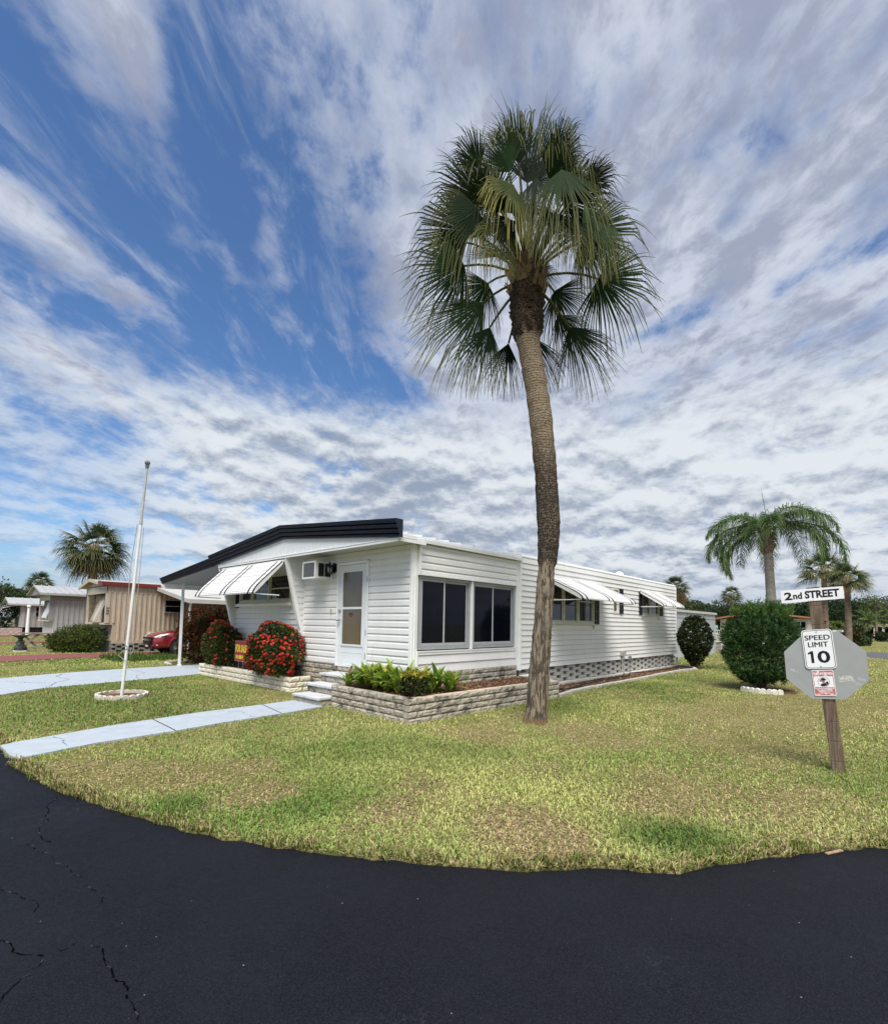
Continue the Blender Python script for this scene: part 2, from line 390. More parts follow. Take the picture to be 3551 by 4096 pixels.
def block_wall(mb, A, B, N, z0, courses, ch, bl, depth, mi=0, seed=1, grid=(7, 4), rough=.007, cap_mi=None):
    """Split-face block courses from A to B (front face line), running bond, each block with its own rough face."""
    A = Vector((A[0], A[1], 0)); B = Vector((B[0], B[1], 0)); L = (B-A).length; U = (B-A)/L; N = Vector((N[0], N[1], 0)).normalized(); g = random.Random(seed)
    for c in range(courses):
        za = z0 + c*ch; zb = za + ch - .012
        m_ = cap_mi if (cap_mi is not None and c == courses-1) else mi
        edges = [0]; u = bl*(.5 if c % 2 else 1)*(.8+.4*g.random())
        while u < L-.06: edges.append(u); u += bl*(.85+.3*g.random())
        edges.append(L)
        for e0, e1 in zip(edges, edges[1:]):
            e0 += .008; e1 -= .008
            nx, nz = grid; b = len(mb.v); off = g.uniform(-.004, .004)
            for j in range(nz+1):
                for i in range(nx+1):
                    ed = i in (0, nx) or j in (0, nz)
                    o = -.010 if ed else g.uniform(-rough*.5, rough)
                    p = A + U*(e0+(e1-e0)*i/nx) + N*(o+off) + Vector((0,0,za+(zb-za)*j/nz)); mb.v.append(tuple(p))
            for j in range(nz):
                for i in range(nx):
                    q = b+j*(nx+1)+i; mb.f.append((q, q+1, q+nx+2, q+nx+1)); mb.mi.append(mi); mb.sm.append(False)
            P = lambda u, z, d: A + U*u + N*d + Vector((0,0,z))
            o = -.010+off
            # top, bottom and ends
            mb.quad(P(e0,zb,o), P(e1,zb,o), P(e1,zb,-depth), P(e0,zb,-depth), m_)
            mb.quad(P(e0,za,-depth), P(e0,za,o), P(e0,zb,o), P(e0,zb,-depth), mi); mb.quad(P(e1,za,o), P(e1,za,-depth), P(e1,zb,-depth), P(e1,zb,o), mi)
            mb.quad(P(e0,za,-depth), P(e1,za,-depth), P(e1,za,o), P(e0,za,o), mi); mb.quad(P(e1,za,-depth), P(e0,za,-depth), P(e0,zb,-depth), P(e1,zb,-depth), mi)
# ------------------------------------------------------------------ the setting: ground, roads, lawn, paths
ROAD_EDGE = [(.78,60),(.78,9.0),(.80,7.9),(.833,6.5),(.979,5.52),(1.131,4.91),(1.297,4.25),(1.495,3.67),(1.669,3.29),(1.846,2.97),(2.015,2.66),(2.215,2.32),(2.39,2.06),
    (2.629,1.78),(2.889,1.51),(3.121,1.23),(3.258,1.07),(3.52,.91),(3.899,.675),(4.297,.39),(4.65,.108),(5.4,-.15),(7,-.40),(12,-.55),(60,-.55)]
def ground_mat():
    m = bpy.data.materials.new('lawn_soil'); m.use_nodes = True; t = NT(m.node_tree); b = t.n['Principled BSDF']
    tc = t.node('ShaderNodeTexCoord'); v = tc.outputs['Object']
    big = t.noise(v, .35, 4, .6); mid = t.noise(v, 2.2, 6, .65); fine = t.noise(v, 28, 5, .7)
    c = t.mix(t.smooth(t.m('ADD', t.m('MULTIPLY', big, .5), t.m('MULTIPLY', mid, .5)), .40, .60), (.26,.27,.075), (.44,.36,.17))
    c = t.mix(t.smooth(fine, .35, .7), (.08,.085,.028), c)
    t.put(b.inputs['Base Color'], c); b.inputs['Roughness'].default_value = .95; b.inputs['Specular IOR Level'].default_value = .1
    bn = t.node('ShaderNodeBump'); bn.inputs['Strength'].default_value = .8; bn.inputs['Distance'].default_value = .03
    t.put(bn.inputs['Height'], t.noise(v, 40, 4, .7)); t.l.new(bn.outputs[0], b.inputs['Normal'])
    return m
def asphalt_mat():
    m = bpy.data.materials.new('sealed_asphalt'); m.use_nodes = True; t = NT(m.node_tree); b = t.n['Principled BSDF']
    tc = t.node('ShaderNodeTexCoord'); v = tc.outputs['Object']
    sep = t.node('ShaderNodeSeparateXYZ'); t.l.new(v, sep.inputs[0])
    big = t.noise(v, .9, 5, .6); mid = t.noise(v, 6, 6, .65); fine = t.noise(v, 160, 3, .6)
    c = t.mix(t.smooth(big, .35, .68), (.0045,.0053,.0084), (.0078,.0088,.0126))
    c = t.mix(t.m('MULTIPLY', t.smooth(mid, .50, .75), .5), c, (.012,.0133,.018))
    c = t.mix(t.smooth(t.noise(v, 210, 2, .6), .42, .66), c, (.0155,.017,.022))
    c = t.mix(t.m('MULTIPLY', t.smooth(t.noise(t.vmul(v, (1,.35,1)), 1.1, 5, .65), .55, .72), .35), c, (.014,.015,.019))
    # thin worn veins where the sealer cracked, only in a few patches
    vo = t.node('ShaderNodeTexVoronoi', feature='DISTANCE_TO_EDGE'); vo.inputs['Scale'].default_value = 9
    t.put(vo.inputs['Vector'], t.vadd(v, t.vmul(t.noise(v, 7, 5, .7, col=True), (.22,.22,.0))))
    vein = t.smooth(vo.outputs['Distance'], .028, .004)
    patch = t.smooth(t.noise(t.vadd(v, (4.4, 1.7, 0)), .85, 3, .5), .59, .70)
    c = t.mix(t.m('MULTIPLY', t.m('MULTIPLY', vein, patch), .65), c, (.040,.045,.055))
    dust = t.m('MULTIPLY', t.smooth(t.noise(v, 2.4, 6, .7), .56, .80), t.smooth(t.noise(v, 46, 4, .7), .5, .8))
    c = t.mix(t.m('MULTIPLY', dust, .35), c, (.030,.033,.039))
    # pale grains of sand stuck in the sealer
    vg = t.node('ShaderNodeTexVoronoi'); vg.inputs['Scale'].default_value = 26; t.put(vg.inputs['Vector'], v)
    wn = t.node('ShaderNodeSeparateColor'); t.l.new(vg.outputs['Color'], wn.inputs[0])
    gr = t.m('MULTIPLY', t.smooth(vg.outputs['Distance'], .105, .06), t.m('GREATER_THAN', wn.outputs[0], .965))
    c = t.mix(gr, c, (.26,.25,.23))
    t.put(b.inputs['Base Color'], c)
    t.put(b.inputs['Roughness'], t.smooth(mid, .3, .7, .55, .78)); b.inputs['Specular IOR Level'].default_value = .11
    bn = t.node('ShaderNodeBump'); bn.inputs['Strength'].default_value = .9; bn.inputs['Distance'].default_value = .010
    rough_left = t.smooth(t.noise(t.vadd(v, (.7,0,0)), .8, 2, .5), .40, .60, .35, 1.0)
    t.put(bn.inputs['Height'], t.m('MULTIPLY', t.m('ADD', t.m('MULTIPLY', fine, .5), t.noise(v, 42, 5, .65)), rough_left)); t.l.new(bn.outputs[0], b.inputs['Normal'])
    return m
SOIL = ground_mat(); ASPH = asphalt_mat()
def sheet(name, pts, z, m, thick=0.0):
    mb = MB(); mb.poly([(p[0], p[1], z) for p in pts])
    if thick:
        for p, q in zip(pts, pts[1:]+pts[:1]): mb.quad((p[0],p[1],z-thick), (q[0],q[1],z-thick), (q[0],q[1],z), (p[0],p[1],z))
    return structure(mb.build(name, m))
sheet('ground', [(-900,-900),(900,-900),(900,900),(-900,900)], -.024, SOIL)
def fine_edge(pts, step=.12, amp=.025, seed=3):
    g = random.Random(seed); out = []
    for p, q in zip(pts, pts[1:]):
        L = math.hypot(q[0]-p[0], q[1]-p[1]); n = max(1, min(40, int(L/step)))
        for i in range(n):
            t = i/n; out.append((p[0]+(q[0]-p[0])*t+g.uniform(-amp, amp), p[1]+(q[1]-p[1])*t+g.uniform(-amp, amp)))
    out.append(pts[-1]); return out
EDGE = fine_edge(ROAD_EDGE)
sheet('road', [(-6.2,60),(-6.2,-6.2),(60,-6.2)] + [(p[0]+.06, p[1]+.06) for p in reversed(EDGE)], -.012, ASPH)
sheet('lawn', EDGE + [(60,60)], 0.0, SOIL, .04)
sheet('side_road', [(36.3,3.0),(34.2,-.55),(45.2,-.55),(43.3,3.0)], .004, mat('grey_asphalt', (.085,.088,.10), .85, .12, 3, .4, 60))
WALK = [(.815,7.80),(.93,7.88),(1.22,7.97),(2.04,8.235),(3.22,8.455),(4.26,8.50),(4.96,8.575),(4.96,7.62),(4.09,7.47),(3.18,7.40),(2.46,7.27),(1.60,7.20),(1.235,7.085),(.88,6.96),(.83,7.2)]
walk = sheet('path', WALK, .022, CONC, .05)
mb = MB()
for (p, q) in (((2.52,8.35),(2.478,7.27)),((4.28,8.50),(4.10,7.47))):
    d = Vector((q[0]-p[0], q[1]-p[1], 0)).normalized(); n = Vector((-d.y, d.x, 0))*.007
    p = Vector((*p, .026)); q = Vector((*q, .026)); mb.quad(p-n, q-n, q+n, p+n)
o = mb.build('path_joint', DARK); structure(o)
DRIVE = [(.78,11.9),(1.28,12.86),(2.03,13.55),(3.41,13.86),(4.46,14.13),(5.44,14.47),(19.8,14.5),(19.8,17.42),(5.5,17.45),(4.2,17.25),(2.87,16.9),(1.6,16.29),(.78,15.6)]
sheet('driveway', DRIVE, .016, CONC, .05)
REDM = mat('red_painted_concrete', (.20,.062,.058), .8, .08, 4, .2, 60, dirt=((.14,.055,.05), .4, 2, .55))
RED1 = [(.78,21.4),(2.155,22.25),(3.24,22.74),(4.49,23.1),(6,23.0),(19,23.0),(19,25.7),(6.1,25.65),(4.94,25.7),(3.66,25.78),(2.45,25.42),(.78,24.9)]
RED2 = [(.78,35.2),(3.45,36.15),(4.34,36.9),(5.9,38.2),(18,38.4),(18,41.2),(6.3,41.2),(4.9,40.37),(3.73,39.24),(.78,38.3)]
RED3 = [(.78,49.3),(4.7,50.3),(6.3,52.2),(18,52.4),(18,55.4),(5.6,55.4),(.78,54)]
sheet('red_driveway', RED1, .016, REDM); sheet('red_driveway', RED2, .016, REDM); sheet('red_driveway', RED3, .016, REDM)

# cracks: dark broken lines with pale rims in the sealed asphalt
CRK = MB()
def crack(pts, w, seed, pale=False):
    g = random.Random(seed); P = [Vector((x, y, -.0085)) for x, y in pts]; fine = []
    for p, q in zip(P, P[1:]):
        L = (q-p).length; n = max(2, int(L/.022)); d = (q-p).normalized(); s = Vector((-d.y, d.x, 0))
        for i in range(n): fine.append(p+(q-p)*i/n + s*(g.gauss(0, .004)+.012*math.sin(len(fine)*.55)))
    for i, (p, q) in enumerate(zip(fine, fine[1:])):
        if g.random() < .18: continue
        d = (q-p).normalized(); s = Vector((-d.y, d.x, 0))*w*g.uniform(.15, .6)
        CRK.quad(p-s, q-s, q+s, p+s, 1 if g.random() < (.45 if pale else .10) else 0)
crack([(.93,5.36),(.845,5.15),(.80,4.86),(.70,4.55),(.74,4.30)], .006, 1)
crack([(.62,4.40),(.70,4.12),(.72,3.92),(.78,3.60),(.80,3.2)], .004, 2, True)
crack([(.40,3.97),(.47,3.69),(.56,3.50),(.52,3.35)], .004, 3)
crack([(.38,3.20),(.42,3.05),(.47,2.96),(.50,2.88),(.56,2.89),(.62,2.92),(.66,2.87),(.68,2.78),(.675,2.70),(.69,2.58),(.66,2.50),(.70,2.42),(.685,2.30),(.65,2.18),(.62,2.0)], .0065, 4)
crack([(.50,2.88),(.40,2.78),(.30,2.62)], .004, 5)
_o = CRK.build('road_crack', [mat('crack_black', (.0022,.0023,.0028), 1.0, .2, 20, spec=0.0), mat('crack_dust', (.055,.056,.058), .9, .3, 30)]); structure(_o)

CRK = MB()
def crack2(pts, z, w, seed):
    g = random.Random(seed); P = [Vector((x, y, z)) for x, y in pts]; fine = []
    for p, q in zip(P, P[1:]):
        n = max(2, int((q-p).length/.05)); d = (q-p).normalized(); s_ = Vector((-d.y, d.x, 0))
        for i in range(n): fine.append(p+(q-p)*i/n+s_*g.gauss(0, .02))
    for p, q in zip(fine, fine[1:]):
        if g.random() < .12: continue
        d = (q-p).normalized(); s_ = Vector((-d.y, d.x, 0))*w*g.uniform(.3, 1.2); CRK.quad(p-s_, q-s_, q+s_, p+s_)
crack2([(2.1,13.65),(2.35,14.4),(2.75,15.1),(2.6,15.9),(2.9,16.8)], .020, .009, 1); crack2([(2.35,14.4),(1.9,14.9),(1.6,15.6)], .020, .007, 2); crack2([(3.9,14.0),(4.05,14.9),(4.5,15.7),(4.4,17.2)], .020, .007, 3)
crack2([(1.30,7.95),(1.36,7.6),(1.30,7.1)], .026, .004, 4); crack2([(3.5,8.45),(3.7,8.0),(3.62,7.45)], .026, .004, 5)
structure(CRK.build('path_crack', mat('crack_grey', (.12,.125,.13), .9, .3, 20)))

# ------------------------------------------------------------------ grass blades (one mass, thinning and coarsening with distance)
def in_poly(x, y, poly):
    c = np.zeros(len(x), bool); n = len(poly)
    for i in range(n):
        x0, y0 = poly[i]; x1, y1 = poly[(i+1) % n]
        if y0 == y1: continue
        k = ((y0 > y) != (y1 > y)) & (x < (x1-x0)*(y-y0)/(y1-y0)+x0); c ^= k
    return c
def vnoise(x, y, s, seed):
    g = np.random.default_rng(seed); T = g.random((64, 64)); u = x*s; v = y*s
    i = np.floor(u).astype(int); j = np.floor(v).astype(int); fu = u-i; fv = v-j; fu = fu*fu*(3-2*fu); fv = fv*fv*(3-2*fv)
    a = T[i % 64, j % 64]; b = T[(i+1) % 64, j % 64]; c = T[i % 64, (j+1) % 64]; d = T[(i+1) % 64, (j+1) % 64]
    return (a*(1-fu)+b*fu)*(1-fv) + (c*(1-fu)+d*fu)*fv
def fbm(x, y, s, seed): return (vnoise(x,y,s,seed)*.5+vnoise(x,y,s*2.1,seed+1)*.3+vnoise(x,y,s*4.3,seed+2)*.2)
DEAD = [(1.32,6.12,.35,.8),(1.58,5.6,.40,.9),(1.84,5.18,.35,.8),(2.16,4.2,.35,.9),(1.2,5.5,.35,.9),(2.36,4.98,.35,.8),(6.55,3.4,.45,.9),(6.3,2.95,.4,.9),(4.2,1.5,.45,.7),(3.06,1.83,.35,.8),
    (3.2,2.3,.4,.7),(8.9,2.1,.9,.7),(5.2,.75,.6,.5),(7.2,1.4,.9,.6),(5.4,4.3,.5,.7),(10.8,1.2,1.5,.5),(3.6,9.0,.5,.4),(5.0,9.2,.5,.7),(5.2,10.2,.4,.6),(5.1,8.9,.3,.8),(6.9,4.6,.4,.6),(13,1.0,1.3,.5),(4.9,1.7,.5,.5),(2.75,3.1,.3,.6),
    (3.3,3.4,.35,.5),(4.5,2.9,.45,.4),(16,2.9,1.2,.5),(14.2,3.6,.6,.9)]
LUSH_SHADE = [(1.55,4.34,.24,.7),(3.76,1.2,.45,1.0),(2.2,3.7,.22,.4),(3.0,5.2,1.1,.25),(12,5.0,1.6,.6),(16,5.2,1.5,.6),(8.2,5.05,.7,.6),(2.6,10.4,2.0,.5),(3.2,12.5,1.6,.4),(4.6,3.9,.7,.5),(2.7,8.6,.6,.6)]  # lush spots, plus house and palm shadow painted in as darker grass
BLOCKED = [WALK, DRIVE, RED1, RED2, RED3, [(5.12,5.42),(9.3,5.30),(9.3,7.7),(5.12,7.75)], [(5.44,9.7),(5.44,14.6),(20,14.6),(20,6.4),(9,6.4),(9,9.7)], [(4.9,7.65),(6.1,7.65),(6.1,8.62),(4.9,8.62)],
    [(9.2,5.42),(10,5.57),(12.3,5.62),(15.2,5.61),(17.6,5.67),(18.6,5.50),(19.9,6.5),(9.2,6.6)], [(5.85,26.2),(22,26.2),(22,30),(5.85,30)], [(6.2,42.4),(22,42.4),(22,47),(6.2,47)], [(6.9,57),(22,57),(22,62),(6.9,62)],
    [(36.3,3.0),(34.2,-.55),(45.2,-.55),(43.3,3.0)], [(33.2,3.9),(46,3.9),(46,9.6),(33.2,9.6)], [(21.4,8.1),(32.2,8.1),(32.2,12.6),(21.4,12.6)]]
LAWN_POLY = EDGE + [(60,60)]
def grass(name, N, r0, r1, hgt, wid, seed, az0=-6, az1=93, power=1.0):
    g = np.random.default_rng(seed)
    r = r0*(r1/r0)**(g.random(N)**power) if r1/r0 > 3 else np.sqrt(g.random(N)*(r1**2-r0**2)+r0**2)
    az = np.radians(g.uniform(az0, az1, N)); x = r*np.cos(az); y = r*np.sin(az)
    ok = in_poly(x, y, LAWN_POLY)
    for pl in BLOCKED: ok &= ~in_poly(x, y, pl)
    ok &= (x-2.84)**2/.43**2+(y-11.2)**2/.48**2 > 1
    ok &= (x-13.9)**2+(y-2.5)**2 > .62**2
    x = x[ok]; y = y[ok]; r = r[ok]; n = len(x)
    dead = fbm(x, y, .55, 5)*.55 + fbm(x, y, 1.9, 8)*.45
    dead = np.clip((dead-.44)*3.6, 0, 1)*.8
    tot = dead.copy()
    for cx, cy, rr, am in DEAD: tot += 1.6*am*np.exp(-((x-cx)**2+(y-cy)**2)/rr**2)
    lush_shade = np.zeros(n)
    for cx, cy, rr, am in LUSH_SHADE: lush_shade += am*np.exp(-((x-cx)**2+(y-cy)**2)/rr**2)
    tot = np.clip(tot-lush_shade*.8, 0, 1); lush_shade = np.clip(lush_shade, 0, 1)
    keep = g.random(n) > tot*.50
    x, y, r, tot, lush_shade = x[keep], y[keep], r[keep], tot[keep], lush_shade[keep]; n = len(x)
    isdead = g.random(n) < np.clip(.07+tot*.88, 0, .95)
    h = hgt*(.55+.9*g.random(n))*(1+.45*lush_shade)*np.where(isdead, .62, 1); w = wid*(.6+.7*g.random(n))
    th = g.random(n)*2*np.pi; lean = np.where(isdead, g.uniform(.6, 1.7, n), g.uniform(.15, 1.25, n))
    dx, dy = np.cos(th), np.sin(th); tw = th+np.pi/2+g.normal(0, .5, n); wx, wy = np.cos(tw)*w/2, np.sin(tw)*w/2
    P0 = np.stack([x, y, np.full(n, -.004)], 1)
    m1 = np.stack([x+dx*h*lean*.32, y+dy*h*lean*.32, h*.58/np.sqrt(1+lean**2*.5)], 1)
    m2 = np.stack([x+dx*h*lean*.95, y+dy*h*lean*.95, h*(.95/np.sqrt(1+lean**2*.9))-h*.15*lean], 1); m2[:,2] = np.maximum(m2[:,2], .004)
    W = np.stack([wx, wy, np.zeros(n)], 1)
    V = np.stack([P0-W*.8, P0+W*.8, m1-W, m1+W, m2], 1).reshape(-1, 3)
    b = np.arange(n)*5
    Q = np.stack([b, b+1, b+3, b+2], 1); T = np.stack([b+2, b+3, b+4], 1)
    mixv = g.random((n,1)); yel = np.clip(fbm(x, y, .8, 31)*1.9-.55+np.where((x > 3) & (y < 6), .22, 0)-lush_shade*1.1, 0, 1)[:,None]
    gr = np.array([[.215,.325,.078]])*(1-yel)+np.array([[.53,.56,.20]])*yel
    gr = gr*(.62+.75*mixv); gr = gr*(1-.40*lush_shade[:,None])
    tan = np.array([[.66,.53,.30]])*(.55+.6*g.random((n,1)))
    tan = np.where(g.random((n,1)) < .25+.25*tot[:,None], np.array([[.33,.235,.14]])*(.6+.6*mixv), tan)
    c = np.where(isdead[:,None], tan, gr)
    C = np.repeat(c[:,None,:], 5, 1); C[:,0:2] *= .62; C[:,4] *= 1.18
    o = np_mesh(name, V, Q, T, C.reshape(-1,3), GRASS); stuff(o); return o
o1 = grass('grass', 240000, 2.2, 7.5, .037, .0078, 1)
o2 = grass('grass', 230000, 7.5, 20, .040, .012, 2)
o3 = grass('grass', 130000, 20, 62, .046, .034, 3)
# overhanging fringe along the asphalt edge, rooted on the lawn side and lying over the seam
def fringe(N, seed):
    g = np.random.default_rng(seed); E = np.array(EDGE[40:-40]); seg = g.integers(0, len(E)-1, N); t = g.random(N)[:,None]
    p = E[seg]*(1-t)+E[seg+1]*t; d = E[seg+1]-E[seg]; L = np.linalg.norm(d, axis=1)[:,None]; d = d/np.maximum(L, 1e-6)
    nrm = np.stack([-d[:,1], d[:,0]], 1)            # toward the lawn
    sgn = np.sign((nrm*(np.array([[5,5.]])-p)).sum(1))[:,None]; nrm = nrm*sgn
    ok = (fbm(p[:,0], p[:,1], 2.6, 57) > g.uniform(.28, .62, len(p))) & ~in_poly(p[:,0], p[:,1], WALK) & (np.hypot(p[:,0], p[:,1]) < 14) & ~((p[:,1] > 6.9) & (p[:,1] < 7.9) & (p[:,0] < 1.2))
    p, nrm, d = p[ok], nrm[ok], d[ok]; n = len(p)
    root = p+nrm*g.uniform(-.005, .12, (n,1)); out = -nrm*g.uniform(-.3, .65, (n,1))+d*g.normal(0, .7, (n,1))
    h = g.uniform(.02, .10, (n,1)); w = .004
    tip = root+out*h; mid = root+out*h*.5
    wv = np.stack([-out[:,1], out[:,0]], 1); wv = wv/np.maximum(np.linalg.norm(wv, axis=1)[:,None], 1e-6)*w
    z0 = np.zeros((n,1)); zm = h*g.uniform(.25, .8, (n,1)); zt = zm*g.uniform(.1, 1.2, (n,1))-.012
    V = np.stack([np.hstack([root-wv, z0-.01]), np.hstack([root+wv, z0-.01]), np.hstack([mid-wv, zm]), np.hstack([mid+wv, zm]), np.hstack([tip, zt])], 1).reshape(-1, 3)
    b = np.arange(n)*5; Q = np.stack([b, b+1, b+3, b+2], 1); T = np.stack([b+2, b+3, b+4], 1)
    dd = g.random((n,1)); c = np.where(dd < .5, np.array([[.40,.32,.17]]), np.array([[.13,.17,.032]]))*(.5+.8*g.random((n,1)))
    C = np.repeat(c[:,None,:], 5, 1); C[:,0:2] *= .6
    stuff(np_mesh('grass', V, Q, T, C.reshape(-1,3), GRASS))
fringe(15000, 9)
# tall weeds by the far edge of the driveway
g = np.random.default_rng(44); n = 3400
x = g.uniform(4.9, 8.6, n); y = g.uniform(19.9, 22.4, n)-(x-6.5)*.15; k = fbm(x, y, .9, 77); ok = (k > .34) & ~in_poly(x, y, RED1); x, y, k = x[ok], y[ok], k[ok]; n = len(x)
h = g.uniform(.06, .38, n)*(.2+k*1.0)*g.uniform(.5,1.2,n); th = g.random(n)*6.28; le = g.uniform(.05, .45, n)*h; w = .012
P0 = np.stack([x, y, 0*x], 1); M1 = np.stack([x+np.cos(th)*le*.4, y+np.sin(th)*le*.4, h*.6], 1); M2 = np.stack([x+np.cos(th)*le, y+np.sin(th)*le, h], 1); W = np.stack([np.sin(th)*w, -np.cos(th)*w, 0*x], 1)
V = np.stack([P0-W, P0+W, M1-W*.8, M1+W*.8, M2], 1).reshape(-1, 3); b = np.arange(n)*5
C = np.repeat((np.array([[.09,.155,.035]])*(.5+.9*g.random((n,1))))[:,None,:], 5, 1).reshape(-1, 3)
weeds = np_mesh('weeds', V, np.stack([b,b+1,b+3,b+2],1), np.stack([b+2,b+3,b+4],1), C, GRASS); stuff(weeds)
# ------------------------------------------------------------------ the white mobile home on the corner
HX, HY, HI, HL, HE = 6.0, 6.517, 10.123, 13.70, 19.85      # front wall x, right wall y, inner corner y, left wall y, rear x
house = thing('mobile_home', 'white sided mobile home with navy roof fascia and dark porch windows on the corner lot', 'mobile home', (HX, HY, 0))
UXP, UYP, NX, NY = (1,0,0), (0,1,0), (-1,0,0), (0,-1,0)
# walls -----------------------------------------------------------
mb = MB(); siding(mb, (HX, HY+.05, 0), UYP, NX, HI-HY-.05, .615, 2.90, .131, .116, DUTCH, holes=[(7.755-HY-.05, 8.815-HY-.05, .5, 2.74)])
mb.box(HX-.014, HY+.07, 2.86, HX-.004, HI-.02, 2.92, 0); mb.box(HX-.030, HY+.05, 2.895, HX+.01, HI, 2.925, 0)
mb.build('porch_front_wall', WHITE, house)
FW = [(10.70, 13.36, 1.97, 2.68)]
mb = MB(); siding(mb, (HX, HI+.03, 0), UYP, NX, HL-HI-.03, .50, 2.92, .131, .116, LAP, holes=[(a-HI-.03, b-HI-.03, c, d) for a,b,c,d in FW])
mb.build('front_wall', WHITE, house)
RW = [(10.32, 12.97, 1.56, 2.62), (14.22, 14.64, 1.89, 2.66), (16.47, 18.06, 1.89, 2.64)]
mb = MB(); siding(mb, (9.34, HY, 0), UXP, NY, HE-9.34, .485, 3.06, .1295, .485, LAP, holes=[(a-9.34, b-9.34, c, d) for a,b,c,d in RW])
# rounded top edge of the long wall
prof = [(-.004,3.06),(.012,3.075),(.012,3.10),(-.01,3.135),(-.05,3.15),(-.12,3.155)]
for (o0,z0),(o1,z1) in zip(prof, prof[1:]): mb.quad((9.34,HY-o0,z0),(HE,HY-o0,z0),(HE,HY-o1,z1),(9.34,HY-o1,z1))
mb.quad((HE,HY-.004,.485),(HE,13.7,.485),(HE,13.7,3.1),(HE,HY-.004,3.1)); mb.quad((6.1,HL,.4),(HE,HL,.4),(HE,HL,3.0),(6.1,HL,3.0))
mb.build('side_wall', WHITE, house)
mb = MB(); siding(mb, (6.135, HY-.045, 0), UXP, NY, 9.13-6.135, 2.40, 2.935, .131, .27, DUTCH)
mb.box(6.10, HY-.075, 2.375, 9.135, HY-.02, 2.402); mb.box(6.10, HY-.078, 2.402, 6.137, HY-.02, 2.96); mb.box(6.137, HY-.044, 2.402, 9.13, HY-.02, 2.96)
mb.build('porch_upper_panel', WHITE, house)
mb = MB(); siding(mb, (6.125, HY-.02, 0), UXP, NY, 9.13-6.125, .60, .975, .165, .60, LAP)
mb.box(6.11, HY-.050, .972, 9.13, HY+.05, .998); mb.box(6.108, HY-.048, .60, 6.128, HY, .972); mb.box(6.125, HY-.018, .60, 9.13, HY+.02, .97)
mb.build('porch_lower_panel', WHITE, house)
# dark inside behind the openings
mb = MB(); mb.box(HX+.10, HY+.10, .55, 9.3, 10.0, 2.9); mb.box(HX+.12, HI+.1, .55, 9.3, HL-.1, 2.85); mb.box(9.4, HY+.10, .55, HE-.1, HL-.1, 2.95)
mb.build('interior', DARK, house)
# posts and corner trims ----------------------------------------------
mb = MB()
mb.box(HX-.012, HY-.012, .60, HX+.125, HY+.02, 2.93); mb.box(HX-.026, HY-.002, .60, HX, HY+.052, 2.925); mb.box(HX+.045, HY-.024, .60, HX+.062, HY-.012, 2.93)
mb.build('corner_trim', TRIM, house)
mb = MB(); mb.box(9.13, HY-.035, .48, 9.262, HY+.05, 2.985); mb.box(9.262, HY-.05, .47, 9.345, HY+.05, 3.075); mb.build('wall_post', TRIM, house, .004)
mb = MB(); mb.box(HE-.045, HY-.032, .49, HE+.03, HY+.03, 3.06); mb.build('corner_trim', TRIM, house)
mb = MB(); mb.box(HX-.028, HI-.018, .62, HX-.002, HI+.03, 2.92); mb.build('inner_corner_trim', TRIM, house)
mb = MB(); mb.box(HX-.028, HL-.03, .5, HX+.03, HL+.02, 2.9); mb.build('corner_trim', TRIM, house)
# skirts --------------------------------------------------------------
mb = MB()
def basket(x0, x1, y, z1):
    mb.box(x0, y+.055, -.05, x1, y+.12, z1, 1)
    rows = 6; rh = z1/rows; px = .64
    for r_ in range(rows):
        u = x0 - (px*.5 if r_ % 2 else 0) - .04
        while u < x1:
            a = max(u, x0); b = min(u+px-.215, x1)
            if b > a+.02: mb.box(a, y+rnd.uniform(-.004,.004), r_*rh+.002, b, y+.054, (r_+1)*rh-.003, 0)
            u += px
basket(9.36, HE-.02, HY+.03, .483)
mb.build('side_skirt', [SKIRT, SKIRT_SHADE], house)
mb = MB(); block_wall(mb, (HX-.03, HI+.02), (HX-.03, HY-.045), NX, -.02, 6, .105, .40, .10, 0, 3)
block_wall(mb, (HX-.03, HY-.055), (9.18, HY-.055), NY, -.02, 6, .105, .40, .10, 0, 4)
block_wall(mb, (HX+.03, HL), (HX+.03, HI+.03), NX, -.02, 5, .105, .40, .10, 0, 5)
mb.build('porch_skirt', [BLOCK], house)
# soffit, gable, fascia -----------------------------------------------
SX = 5.50
mb = MB(); mb.box(SX+.02, 6.40, 2.932, HX+.06, 13.62, 2.955)
for i in range(40): mb.box(SX+.03, 6.42+i*.18, 2.928, HX-.03, 6.425+i*.18, 2.932)
mb.build('soffit', SOFF, house)
mb = MB(); mb.box(SX-.014, 6.36, 2.90, SX+.02, 13.64, 2.945); mb.box(SX-.024, 6.36, 2.945, SX+.02, 13.64, 2.958)
mb.box(SX+.02, 6.335, 2.905, 6.14, 6.362, 2.96); mb.build('soffit_trim', TRIM, house)
PEAK, RE, LE = 10.20, 6.27, 14.02
def gz_bot(y): return 2.955+(3.325-2.955)*(y-6.33)/(PEAK-6.33) if y < PEAK else 3.325+(2.965-3.325)*(y-PEAK)/(13.95-PEAK)
mb = MB(); ys = [6.36+i*.105 for i in range(70)]
for i, (p, q) in enumerate(zip(ys, ys[1:])):
    q2 = q-.006; zt = lambda y: max(gz_bot(y)+.05, 2.96)
    mb.quad((SX,p,2.95),(SX,q2,2.95),(SX,q2,zt(q2)),(SX,p,zt(p))); mb.quad((SX,q2,2.95),(SX+.006,q2+.003,2.95),(SX+.006,q2+.003,zt(q)),(SX,q2,zt(q2)))
    mb.quad((SX+.006,q2+.003,2.95),(SX,q,2.95),(SX,q,zt(q)),(SX+.006,q2+.003,zt(q)))
